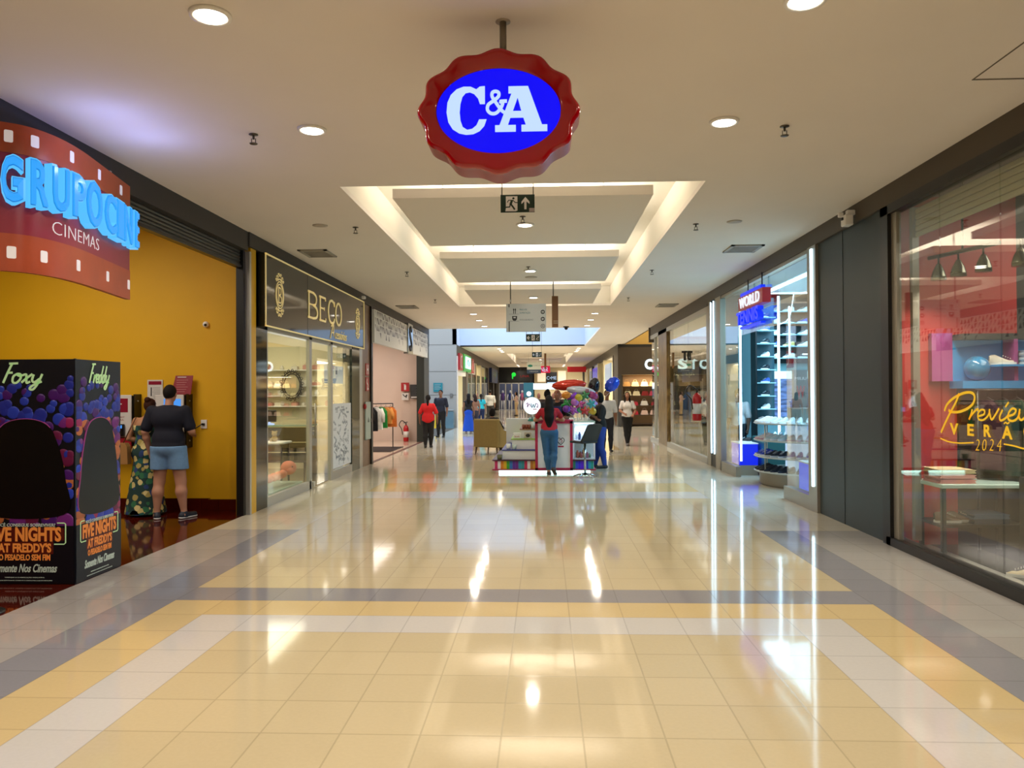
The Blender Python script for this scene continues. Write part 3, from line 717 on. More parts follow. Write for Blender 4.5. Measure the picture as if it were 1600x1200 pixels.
Al = [[(540, 470), (641, 470), (712, 670), (739, 670), (739, 704), (606, 704), (606, 670), (629, 670), (616, 632), (549, 632), (536, 670), (577, 670), (577, 704), (470, 704), (470, 670), (493, 670), (556, 506), (540, 506)], [(587, 528), (562, 598), (606, 598)]]
mb = MB(); mb.shape([cp(catmull(Cl[:4], 1)+Cl[4:])], .006, m_sw, F0 @ Matrix.Translation((0, 0, .002))); mb.shape([cp(q) for q in Al], .006, m_sw, F0 @ Matrix.Translation((0, 0, .002)))
amp = [(532, 545), (497, 547), (510, 556), (497, 585), (474, 607), (448, 607), (431, 588), (436, 562), (462, 543), (487, 522), (490, 503), (476, 494), (458, 499), (455, 519), (470, 545), (492, 577), (512, 600), (528, 604)]
mb.stroke([((x-487)*K, -(y-593)*K) for x, y in amp], .019, .006, m_sw, F0 @ Matrix.Translation((0, 0, .002)))
mb.build('lettering', t)
MB().tube([(-.235, 4.6, SZ+.34), (-.235, 4.6, H)], .021, mat('pole_paint', '#8a8374', .4, metal=.4), 14).build('pole', t)
MB().lathe([(.045, H-.004), (.045, H)], mat('cover_plate', '#b3a897'), 20, c=(-.235, 4.6)).build('pole_flange', t)


# ------------------------------------------------------------------ exit signs
m_eg = mat('exit_green', '#06281a', .4); m_ew = mat('exit_white', '#dcd6d2', .5)
def exit_sign(x, y, z, w, h, label, arrow='up', ztop=H+.02):
    t = thing('exit_sign', label, 'sign', (x, y, z), 'green exit signs')
    MB().box(x-w/2, x+w/2, y-.006, y+.006, z-h/2, z+h/2, m_eg).build('panel', t)
    F = FC(x, y-.006, z); s = w
    mb = MB()
    if arrow == 'up':
        cx, cy = -.16*s, 0
        U = w/940   # units of the zoomed picture
        def q(px, py): return ((px-700)*U, -(py-365)*U)
        mb.shape([[q(375, 165), q(695, 165), q(695, 560), q(650, 580), q(360, 580), q(375, 490)]], .0015, m_ew, F)
        mb.shape([[q(915, 185), q(1030, 320), q(1030, 385), q(945, 310), q(945, 530), q(885, 530), q(885, 310), q(805, 385), q(805, 320)]], .0015, m_ew, F)
        F2 = F @ Matrix.Translation((0, 0, .0015))
        mb.prism([q(585+33*math.cos(a*.52), 222+30*math.sin(a*.52)) for a in range(12)], 0, .001, m_eg, F2)
        for P_, w_ in (([(412, 335), (450, 275), (570, 275), (630, 335), (695, 345)], 24), ([(545, 280), (500, 400)], 64), ([(500, 380), (480, 460), (365, 468)], 36), ([(520, 390), (580, 470), (620, 535)], 46)):
            mb.stroke([q(*p) for p in P_], w_*U, .001, m_eg, F2, smooth=False)
        mb.box(.34*s, .5*s, -.25*s, -.14*s, 0, .002, mat('label_grey', '#a89a96'), F)
    else:
        mb.stroke([(-.42*s, 0), (-.22*s, 0)], .05*s, .0015, m_ew, F, smooth=False); mb.shape([[(-.44*s, 0), (-.33*s, .12*s), (-.27*s, .12*s), (-.36*s, 0), (-.27*s, -.12*s), (-.33*s, -.12*s)]], .0015, m_ew, F)
        mb.box(-.1*s, .12*s, -.19*s, .19*s, 0, .0015, m_ew, F)
        F2 = F @ Matrix.Translation((0, 0, .0015)); mb.sphere((.02*s, .13*s, 0), (.03*s, .03*s, .001), m_eg, 8, 4, F2)
        mb.stroke([(-.05*s, .04*s), (.03*s, .07*s), (.08*s, 0)], .03*s, .001, m_eg, F2); mb.stroke([(.03*s, .06*s), (-.01*s, -.05*s), (-.07*s, -.07*s)], .04*s, .001, m_eg, F2); mb.stroke([(.0, -.04*s), (.06*s, -.15*s)], .035*s, .001, m_eg, F2)
        mb.stroke([(.22*s, -.14*s), (.3*s, -.02*s), (.38*s, .02*s), (.42*s, .14*s)], .03*s, .0015, m_ew, F); mb.sphere((.3*s, .12*s, 0), (.03*s, .03*s, .0015), m_ew, 8, 4, F)
        mb.stroke([(.27*s, .0), (.25*s, -.12*s), (.33*s, -.15*s), (.39*s, -.08*s)], .02*s, .0015, m_ew, F)
    mb.build('pictogram', t)
    for sx in (-1, 1): MB().tube([(x+sx*w*.46, y, z+h/2), (x+sx*w*.46, y, ztop)], .006, mat('rod_metal', '#6b6458', .4, metal=.6), 8).build('rod', t)
exit_sign(-.28, 8.45, 3.765, .375, .195, 'green exit sign with running man and upward arrow below the scalloped sign', ztop=4.42)
exit_sign(-.29, 20.7, 3.14, .38, .2, 'small green exit sign hanging right under the wayfinding sign', 'left')
exit_sign(-.27, 30, 3.13, .38, .2, 'smallest and farthest green exit sign, hanging in the atrium behind the others', 'left', ztop=7.6)

# ------------------------------------------------------------------ wayfinding sign
WX, WY = -.36, 15.8
m_ws = mat('frosted_sign_panel', '#b4b8b6', .25, spec=.6); m_bk = mat('sign_black', '#15171a', .5); m_tq = mat('sign_teal_text', '#35707e', .5); m_gt = mat('sign_grey_text', '#6d7377', .5)
t = thing('wayfinding_sign', 'grey hanging wayfinding panel with food, baby room symbols and arrows', 'sign', (WX, WY, 2.92))
MB().box(WX-.41, WX+.41, WY-.015, WY+.015, 2.92, 3.5, m_ws, bev=.004).build('panel', t)
F = FC(WX, WY-.0155, 3.21)
def wq(px, py): return ((px-448)/345*.82, -(py-420)/240*.58)
mb = MB()
mb.box(wq(296, 0)[0], wq(304, 0)[0], wq(0, 330)[1], wq(0, 303)[1], 0, .002, m_bk, F); mb.box(wq(297, 0)[0], wq(305, 0)[0], wq(0, 538)[1], wq(0, 450)[1], 0, .002, m_bk, F)
for yy in (388, 448): mb.box(wq(300, 0)[0], wq(385, 0)[0], wq(0, yy+2)[1], wq(0, yy)[1], 0, .002, m_bk, F)
for xx in (340, 355):
    mb.stroke([wq(xx, 385), wq(xx, 345)], .014, .002, m_bk, F, smooth=False); mb.sphere(wq(xx, 350)+(0,), (.014, .022, .002), m_bk, 8, 4, F)
mb.shape([[wq(327, 405), wq(370, 405), wq(368, 432), wq(358, 445), wq(338, 445), wq(328, 432)], [wq(338, 412), wq(358, 412), wq(358, 424), wq(338, 424)]], .002, m_bk, F)
for cy, kind in ((372, 'r'), (432, 'l'), (492, 'x')):
    c = wq(592, cy); rr = .043
    ci = [(c[0]+rr*math.cos(i*math.pi/12), c[1]+rr*math.sin(i*math.pi/12)) for i in range(24)]
    if kind == 'x':
        mb.shape([ci, [(c[0]+.034*math.cos(i*math.pi/12), c[1]+.034*math.sin(i*math.pi/12)) for i in range(24)]], .002, m_bk, F)
        mb.stroke([(c[0]-.02, c[1]+.02), (c[0]+.02, c[1]-.02)], .008, .002, m_bk, F, smooth=False); mb.stroke([(c[0]-.02, c[1]-.02), (c[0]+.02, c[1]+.02)], .006, .002, m_bk, F, smooth=False)
    else:
        mb.shape([ci], .002, m_bk, F); sg = 1 if kind == 'r' else -1
        mb.shape([[(c[0]+sg*.03, c[1]), (c[0]-sg*.002, c[1]+.028), (c[0]-sg*.002, c[1]+.009), (c[0]-sg*.028, c[1]+.009), (c[0]-sg*.028, c[1]-.009), (c[0]-sg*.002, c[1]-.009), (c[0]-sg*.002, c[1]-.028)]], .002, m_ws, F @ Matrix.Translation((0, 0, .0021)))
mb.text('PRAÇA DE', .15, .04, .002, m_tq, F @ Matrix.Translation((wq(392, 0)[0], wq(0, 352)[1], 0)), align='L')
mb.text('ALIMENTAÇÃO', .22, .05, .002, m_tq, F @ Matrix.Translation((wq(392, 0)[0], wq(0, 378)[1], 0)), align='L')
mb.text('PÁTIO DOS BICHOS', .28, .04, .002, m_gt, F @ Matrix.Translation((wq(392, 0)[0], wq(0, 436)[1], 0)), align='L')
mb.build('lettering', t)
MB().tube([(-.68, WY, 3.5), (-.68, WY, H+.5)], .012, mat('rod_metal', '#6b6458'), 8).build('rod', t)
MB().sphere((-.68, WY, 3.56), (.02, .02, .03), m_alu).build('clamp', t)
t = thing('wood_sign_blade', 'narrow brown wood-look blade hanging beside the wayfinding panel', 'sign', (.235, WY, 3.01))
MB().box(.17, .3, WY-.03, WY+.03, 3.01, 3.65, mat('wood_laminate', '#6b4216', .4), bev=.004).build('blade', t)
MB().tube([(.2, WY, 3.65), (.2, WY, H+.5)], .012, mat('rod_metal', '#6b6458'), 8).build('rod', t)
mb = MB()
for z in (3.09, 3.13): mb.box(.2, .31, WY-.034, WY-.03, z, z+.008, mat('pale_stripe', '#c8b898'))
mb.build('stripes', t)
# a farther pair of hanging signs
t = thing('hanging_banner', 'white hanging panel with a green mark and dark blue foot, far down the hall', 'sign', (-.58, 45, 2.95))
MB().box(-.99, -.17, 44.98, 45.02, 2.98, 3.42, mat('far_sign_white', '#c9cec4', .5)).build('panel', t)
MB().box(-.99, -.17, 44.97, 45.03, 2.75, 2.98, mat('navy_panel', '#22364f', .5)).build('foot_panel', t)
mb = MB(); mb.sphere((0, 0, 0), (.15, .08, .005), mat('logo_green', '#1f7d6a'), 12, 5, FC(-.8, 44.975, 3.2)); mb.text('ALIMENTAÇÃO', .4, .05, .004, m_tq, FC(-.4, 44.98, 3.2)); mb.text('PRAÇA', .5, .06, .004, m_ws, FC(-.58, 44.97, 2.86)); mb.build('lettering', t)
for x in (-.9, -.3): MB().tube([(x, 45, 3.42), (x, 45, 3.94)], .01, m_alu, 6).build('rod', t)
tag(MB().box(.02, .14, 44.97, 45.03, 3.0, 3.92, mat('wood_laminate', '#6b4216')).build('wood_sign_blade'), 'tiny far brown blade hanging beside the white green-marked panel', 'sign')
t = thing('hanging_banner', 'small red hanging banner with white letters far down the hall', 'sign', (.15, 52, 2.9))
MB().box(-.35, .42, 51.98, 52.02, 2.95, 3.42, glow('red_banner', '#d81440', .8)).build('panel', t); MB().text('NER', .5, .28, .004, m_sw, FC(.03, 51.98, 3.18)).build('lettering', t)
for x in (-.3, .38): MB().tube([(x, 52, 3.42), (x, 52, H)], .01, m_alu, 6).build('rod', t)

# ------------------------------------------------------------------ film strip sign of the cinema
CT = [(-4.12, 5.42), (-4.03, 5.5), (-3.9, 5.62), (-3.84, 5.85), (-3.85, 6.15), (-3.92, 6.57), (-4.05, 7.27)]
CTs = catmull(CT, 10)
cum = [0]
for i in range(1, len(CTs)): cum.append(cum[-1]+math.dist(CTs[i], CTs[i-1]))
SL = cum[-1]
def cpos(s):
    s = max(0, min(SL-1e-6, s)); i = max(j for j in range(len(cum)-1) if cum[j] <= s); f_ = (s-cum[i])/(cum[i+1]-cum[i])
    a = Vector(CTs[i]); b = Vector(CTs[i+1]); p = a.lerp(b, f_); i0 = max(0, i-2); i1 = min(len(CTs)-1, i+3)
    d = (Vector(CTs[i1])-Vector(CTs[i0])).normalized(); return p, Vector((d.y, -d.x))
def cmap(v):   # (s, z, depth) -> world
    p, n = cpos(v[0]); q = p+n*v[2]; return (q.x, q.y, v[1])
def s_of_px(x):
    T_ = [(0, 5.52), (50, 5.64), (100, 5.97), (150, 6.57), (193, 7.2), (210, 7.27)]
    for (a, ya), (b, yb) in zip(T_, T_[1:]):
        if x <= b or b == 210: y = ya+(yb-ya)*(x-a)/(b-a); break
    k = min(range(len(CTs)), key=lambda i: abs(CTs[i][1]-y)); return cum[k]
m_or = mat('film_orange', '#b34a22', .35, noise=.1, nscale=4); m_cr = mat('film_crimson', '#97203a', .35, noise=.08, nscale=3)
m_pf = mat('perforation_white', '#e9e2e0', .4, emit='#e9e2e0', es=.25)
t = thing('cinema_sign', 'curved orange and crimson film-strip sign with glowing blue letters over the yellow entrance', 'sign', (-4.0, 6.4, 2.6))
mb = MB()
def sheet(z0, z1, m, d0, d1, ns=60):
    def fn(u, v): return cmap((u*SL, z0+(z1-z0)*v, d1))
    def fb(u, v): return cmap((u*SL, z0+(z1-z0)*(1-v), d0))
    mb.grid(fn, ns, 4, m); mb.grid(fb, ns, 4, m)
    mb.grid(lambda u, v: cmap((u*SL, z1, d1+(d0-d1)*v)), ns, 1, m); mb.grid(lambda u, v: cmap((u*SL, z0, d0+(d1-d0)*v)), ns, 1, m)
    for s in (0, SL): mb.grid(lambda u, v: cmap((s, z0+(z1-z0)*u, d0+(d1-d0)*v)), 1, 1, m)
sheet(2.6, 3.7, m_cr, 0, .04); mb.build('film_panel', t)
mb = MB(); sheet(3.48, 3.7, m_or, .04, .045); sheet(2.6, 2.88, m_or, .04, .045); mb.build('film_edge', t)
for z, xs in ((3.60, (8, 54, 103, 147, 180)), (2.74, (11, 62, 112, 158, 194))):
    for x in xs:
        s0 = s_of_px(x); w_ = .055
        rr_ = [(s0+sx*(w_/2-.01)+.01*math.cos(a), z+sz*(.045-.01)+.01*math.sin(a), 0) for (sx, sz, a0) in ((1, 1, 0), (-1, 1, 1), (-1, -1, 2), (1, -1, 3)) for a in (a0*math.pi/2, a0*math.pi/2+math.pi/4, a0*math.pi/2+math.pi/2)]
        vs, fs = shape2d([[(p[0], p[1]) for p in rr_]], .004)
        MB().add([cmap((v[0], v[1], v[2]+.045)) for v in vs], fs, m_pf).build('perforation', t)
m_bl = glow('cinema_letter_blue', '#2f9cf0', .95); m_bl2 = glow('cinema_letter_side', '#56c0ff', .85)
lets = [('G', -4, 31), ('R', 33, 60), ('U', 61, 86), ('P', 88, 108), ('O', 110, 134), ('C', 137, 159), ('I', 161, 168), ('N', 170, 187), ('E', 190, 207)]
m_ln = mat('letter_groove', '#1d6fae', .4, emit='#1c86d8', es=.5)
for ch, a, b in lets:
    s0, s1 = s_of_px(a), s_of_px(b); w_ = max(s1-s0, .05); hgt = .36 if ch not in 'O' else .40
    for lay, (dz0, dz1, bold, mm) in enumerate(((.045, .12, .05, m_bl2), (.118, .122, .035, m_ln), (.122, .135, .015, m_bl))):
        vs, fs = text2d(ch, w_*(1.0, .93, .87)[lay], hgt*(1.02, .96, .91)[lay], dz1-dz0, 0, bold)
        mb = MB(); mb.add([cmap(((s0+s1)/2+v[0], 3.27+v[1], dz0+v[2])) for v in vs], fs, mm); q_ = mb.build(('letter', 'letter_groove', 'letter_face')[lay], t if lay == 0 else bd); bd = q_ if lay == 0 else bd
mb = MB(); s0, s1 = s_of_px(72), s_of_px(147)
vs, fs = text2d('CINEMAS', s1-s0, .1, .004, 0, -.02, 1.05); mb.add([cmap(((s0+s1)/2+v[0], 2.985+v[1], .041+v[2])) for v in vs], fs, m_pf); mb.build('lettering', t)
for y in (5.75, 6.85):
    MB().box(-4.1, -3.95, y-.015, y+.015, 3.7, 3.73, m_alu).build('bracket', t)
for y_ in (5.9, 6.5): point('cinema_letter_glow', (-3.42, y_, 3.5), 5, (.35, .4, 1), .02)

# ------------------------------------------------------------------ jeweller sign
t = thing('shop_sign', 'glossy black shop sign with gold frame, gold crests and thin serif letters', 'sign', (-4.05, 13.9, 2.65))
m_bgl = mat('black_glass', '#24261f', .06); m_gold = mat('gold_paint_glow', '#f0dda2', .4, emit='#e8cf8a', es=.22)  # slight glow put into the gold paint so it looks brighter
mb = MB(); mb.box(-4.1, -4.0, 10.87, 16.93, 2.65, 3.71, m_bgl); mb.box(-4.001, -3.998, 12.86, 12.875, 2.66, 3.7, m_black); mb.build('sign_box', t)
mb = MB()
for (a, b, c, d) in ((10.87, 16.93, 3.69, 3.71), (10.87, 16.93, 2.65, 2.67), (10.87, 10.89, 2.65, 3.71), (16.91, 16.93, 2.65, 3.71)): mb.box(-4.005, -3.985, a, b, c, d, m_gold)
mb.build('gold_frame', t)
X_ = -3.997
def serif_letter(mb, ch, y, z, w, h, d=.012, t_=.035):
    F = FL(y, z, X_)
    def S(P, ww=t_): mb.stroke(P, ww, d, m_gold, F, smooth=False)
    if ch == 'B':
        S([(-w*.4, h/2), (-w*.4, -h/2)], t_*1.3); S([(-w*.48, h/2), (w*.05, h/2)]); S([(-w*.48, -h/2), (w*.05, -h/2)]); S([(-w*.4, .02*h), (w*.05, .02*h)], t_*.7)
        mb.stroke([(0, h/2), (w*.25, h*.42), (w*.32, h*.26), (w*.22, h*.08), (0, .02*h)], t_, d, m_gold, F); mb.stroke([(0, .02*h), (w*.3, -h*.06), (w*.42, -h*.25), (w*.3, -h*.44), (0, -h/2)], t_*1.2, d, m_gold, F)
    elif ch == 'E':
        S([(-w*.3, h/2), (-w*.3, -h/2)], t_*1.3); S([(-w*.4, h/2), (w*.35, h/2), (w*.35, h*.38)]); S([(-w*.4, -h/2), (w*.38, -h/2), (w*.4, -h*.36)]); S([(-w*.3, .03*h), (w*.2, .03*h)], t_*.8); S([(w*.2, .1*h), (w*.2, -.05*h)], t_*.6)
    elif ch == 'C':
        mb.stroke([(w*.4, h*.3), (w*.3, h*.44), (0, h*.5), (-w*.28, h*.38), (-w*.42, 0), (-w*.28, -h*.38), (0, -h*.5), (w*.3, -h*.44), (w*.42, -h*.28)], t_*1.2, d, m_gold, F); S([(w*.4, h*.5), (w*.4, h*.26)], t_*.8)
        mb.stroke([(0, -h*.5), (w*.1, -h*.58), (-w*.05, -h*.64)], t_*.7, d, m_gold, F)
    elif ch == 'O':
        P = [(w*.45*math.cos(a*math.pi/8), h*.5*math.sin(a*math.pi/8)) for a in range(17)]; mb.stroke(P, t_*1.2, d, m_gold, F)
mb = MB(); serif_letter(mb, 'B', 13.15, 3.2, .6, .44); serif_letter(mb, 'E', 13.72, 3.2, .5, .42); serif_letter(mb, 'C', 14.3, 3.21, .5, .42); serif_letter(mb, 'O', 14.8, 3.21, .45, .42)
mb.build('letters', t)
mb = MB(); F = FL(14.65, 2.83, X_)
mb.stroke([(-.42, -.12), (-.3, .06), (-.2, .16), (-.2, -.07)], .022, .008, m_gold, F); mb.stroke([(-.32, -.01), (-.18, 0)], .018, .008, m_gold, F)
x0 = -.12
for k, ch in enumerate('cessórios'):
    pass
mb.text('cessórios', .85, .17, .008, m_gold, F @ Matrix.Translation((.34, -.02, 0)), shear=.35, bold=-.01); mb.build('script_lettering', t)
def crest(mb, y, z, s):
    F = FL(y, z, X_)
    for k in (.62, .5): mb.stroke([(.22*s*k/.62*math.cos(a*math.pi/10), .26*s*k/.62*math.sin(a*math.pi/10)) for a in range(21)], .014, .008, m_gold, F)
    mb.stroke([(-.06*s, .15*s), (-.06*s, -.15*s)], .03*s, .008, m_gold, F, smooth=False)
    mb.stroke([(-.06*s, .15*s), (.06*s, .12*s), (.05*s, .02*s), (-.05*s, 0)], .02*s, .008, m_gold, F); mb.stroke([(-.05*s, 0), (.09*s, -.05*s), (.07*s, -.14*s), (-.06*s, -.15*s)], .02*s, .008, m_gold, F)
    for sg in (1, -1):
        for sx in (1, -1):
            for (cx, cy, r) in ((.13, .32, .05), (.05, .38, .04), (.19, .27, .035)):
                mb.stroke([(sx*(cx+r*math.cos(a*.7)*(1-a*.08))*s, sg*(cy+r*math.sin(a*.7)*(1-a*.08))*s) for a in range(8)], .012*s+.004, .008, m_gold, F)
        mb.stroke([(-.12*s, sg*.27*s), (0, sg*.31*s), (.12*s, sg*.27*s)], .016, .008, m_gold, F)
for y_ in (11.47, 16.35): mb = MB(); crest(mb, y_, 3.17, .78); mb.build('crest', t)
tag(MB().box(-3.98, -3.9, 16.62, 16.72, 3.74, 3.8, m_white, bev=.01).box(-4.06, -3.98, 16.66, 16.69, 3.76, 3.78, m_alu).build('security_camera'), 'small white security camera above the right end of the black and gold sign', 'camera')

# ------------------------------------------------------------------ triangle pattern fascia
t = thing('patterned_fascia', 'white fascia cut with rows of small black triangles above the pink shop', 'shop fascia', (-4.02, 22, 2.87))
mb = MB(); mw = mat('fascia_white', '#dfe0dc', .5); X_ = -4.0
mb.box(-4.1, -4.0, 18.0, 22.3, 2.87, 3.66, mw); mb.box(-4.1, -4.0, 23.15, 26.3, 2.87, 3.66, mw)
rr = random.Random(5); tri = m_black
for (a, b) in ((18.06, 22.25), (23.2, 26.25)):
    n = int((b-a)/.17)
    for i in range(n):
        for j in range(4):
            y = a+.09+i*(b-a)/n; z = 3.57-j*.165; w_ = .07*rr.uniform(.85, 1.1); h_ = .07; k = rr.randrange(3)
            P = {0: [(-w_, h_), (w_, h_), (w_*.6, -h_)], 1: [(-w_*.3, h_), (w_, -h_), (-w_, -h_)], 2: [(-w_, h_), (-w_*.1, h_), (w_*.8, -h_)]}[k]
            if j == 3 and rr.random() < .75: continue
            mb.prism(P, 0, .002, tri, FL(y, z, X_))
mb.build('pattern_panel', t)
MB().box(-4.1, -3.96, 22.32, 23.13, 2.82, 3.72, mat('mirror_steel', '#9aa3a6', .12, metal=.9)).build('logo_panel', t)
MB().stroke([(.18, .25), (0, .34), (-.15, .2), (-.02, .02), (.14, -.15), (0, -.32), (-.18, -.24)], .09, .02, m_bk, FL(22.72, 3.27, -3.96)).build('logo_letter', t)

# slogan letters etc on the glass at the right
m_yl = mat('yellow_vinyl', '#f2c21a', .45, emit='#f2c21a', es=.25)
def gq(px, py):     # zoomed-picture units of the lettering on the glass
    X = 1430+px*.15; Y = 540+py*.15
    # on the plane of the glass: distance along the hall from the column of the picture
    yy = 3.775*(1200+50*0)/(1)  # placeholder, replaced below
    return X, Y
def on_glass(px, py, x=3.79):
    X = 1430+px*.15; Y = 540+py*.15
    k = (X-800)/1200; a = math.atan(50/1200); y = x*(math.cos(a)+k*math.sin(a))/(k*math.cos(a)-math.sin(a))
    d = y*math.cos(a)-x*math.sin(a); return (y, 1.69+(612-.005*(X-800)-Y)/1200*d)
def glass_stroke(mb, P, w):
    Q = [on_glass(*p) for p in P]; mb.stroke([(6.5-y, z-1.4) for y, z in Q], w, .002, m_yl, FR(6.5, 1.4, 3.792))
t = thing('window_lettering', 'yellow script and capital letters stuck on the near right shop window', 'window lettering', (3.79, 6.6, 1.2))
mb = MB()
glass_stroke(mb, [(455, 500), (420, 590), (360, 700), (300, 820), (262, 905)], .024)
glass_stroke(mb, [(300, 680), (330, 610), (400, 545), (500, 495), (580, 490), (615, 530), (600, 600), (540, 655), (450, 690), (370, 690), (345, 672)], .024)
glass_stroke(mb, [(590, 665), (575, 720), (555, 770), (570, 740), (610, 690), (645, 660), (650, 680)], .019)
glass_stroke(mb, [(655, 735), (710, 715), (715, 675), (680, 670), (650, 710), (655, 765), (700, 775), (750, 735), (770, 690)], .017)
glass_stroke(mb, [(770, 660), (770, 700), (790, 770), (830, 720), (868, 655)], .018)
glass_stroke(mb, [(905, 670), (875, 740), (885, 780), (930, 760), (965, 725)], .018); glass_stroke(mb, [(935, 640), (970, 590)], .016)
glass_stroke(mb, [(965, 735), (1020, 715), (1045, 675), (1010, 655), (970, 700), (965, 765), (1010, 785), (1060, 755), (1085, 690)], .018)
glass_stroke(mb, [(1085, 660), (1075, 740), (1100, 775), (1150, 730), (1165, 670), (1160, 740), (1190, 770), (1240, 720), (1255, 650)], .018)
glass_stroke(mb, [(255, 965), (340, 1000), (450, 1015), (600, 1010)], .012); glass_stroke(mb, [(915, 1025), (1020, 1045), (1130, 1075), (1300, 1090)], .012)
mb.build('script', t)
mb = MB()
for ch, px, py, w_, h_ in (('V', 398, 868, 88, 112), ('E', 570, 878, 66, 118), ('R', 745, 888, 76, 122), ('A', 950, 905, 108, 128), ('O', 1175, 900, 110, 135)):
    y, z = on_glass(px, py); y2, z2 = on_glass(px+w_/2, py-h_/2); y3, z3 = on_glass(px-w_/2, py+h_/2)
    MB().text(ch, abs(y3-y2), abs(z2-z3), .002, m_yl, FR(y, z, 3.792), bold=.03).build('capital_letter', t)
glass_stroke(mb, [(918, 815), (935, 800), (955, 812), (975, 798)], .012); mb.build('accent', t)
mb = MB()
for ch, px in (('2', 640), ('0', 712), ('2', 785), ('4', 865)):
    y, z = on_glass(px, 1035); mb.text(ch, .062, .1, .002, m_yl, FR(y, z, 3.792), shear=.2, bold=-.02)
mb.build('year', t)

# ------------------------------------------------------------------ sign of the shoe shop
t = thing('shop_sign', 'red and blue block sign with white letters hanging in the shoe shop entrance', 'sign', (3.72, 13.9, 2.85))
m_br = mat('sign_red', '#8e1119', .3, emit='#8e1119', es=.3); m_bb = glow('sign_blue', '#1030ff', .9); m_wl = glow('sign_letters', '#f3f6ff', .85)
MB().box(3.66, 3.80, 13.0, 14.6, 3.17, 3.42, m_br).build('red_block', t)
MB().text('WORLD', 1.3, .19, .02, m_wl, FR(13.82, 3.3, 3.66), space=1.1).build('lettering', t)
MB().text('TENNIS', 1.45, .24, .1, m_bb, FR(13.87, 3.02, 3.72), bold=.03).build('blue_letters', t)
MB().box(3.70, 3.78, 13.25, 14.6, 3.44, 3.5, m_bb).box(3.70, 3.78, 13.25, 14.65, 2.84, 2.88, m_bb).build('blue_bar', t)
for y in (13.3, 14.2): MB().tube([(3.74, y, 3.4), (3.74, y, 3.72)], .012, m_black, 6).build('hanger', t)

# camera box on right fascia
t = thing('security_camera', 'white boxy camera on the brown fascia above the slate wall', 'camera', (3.66, 9.37, 3.7))
mb = MB(); mb.box(3.6, 3.7, 9.3, 9.44, 3.66, 3.79, m_white, bev=.01); mb.build('housing', t); MB().box(3.58, 3.602, 9.35, 9.39, 3.73, 3.76, m_black).build('lens', t)
MB().box(3.64, 3.74, 9.34, 9.4, 3.79, 3.85, m_white, bev=.008).build('bracket', t); MB().box(3.57, 3.63, 9.42, 9.46, 3.78, 3.84, m_white, bev=.008).build('side_unit', t)
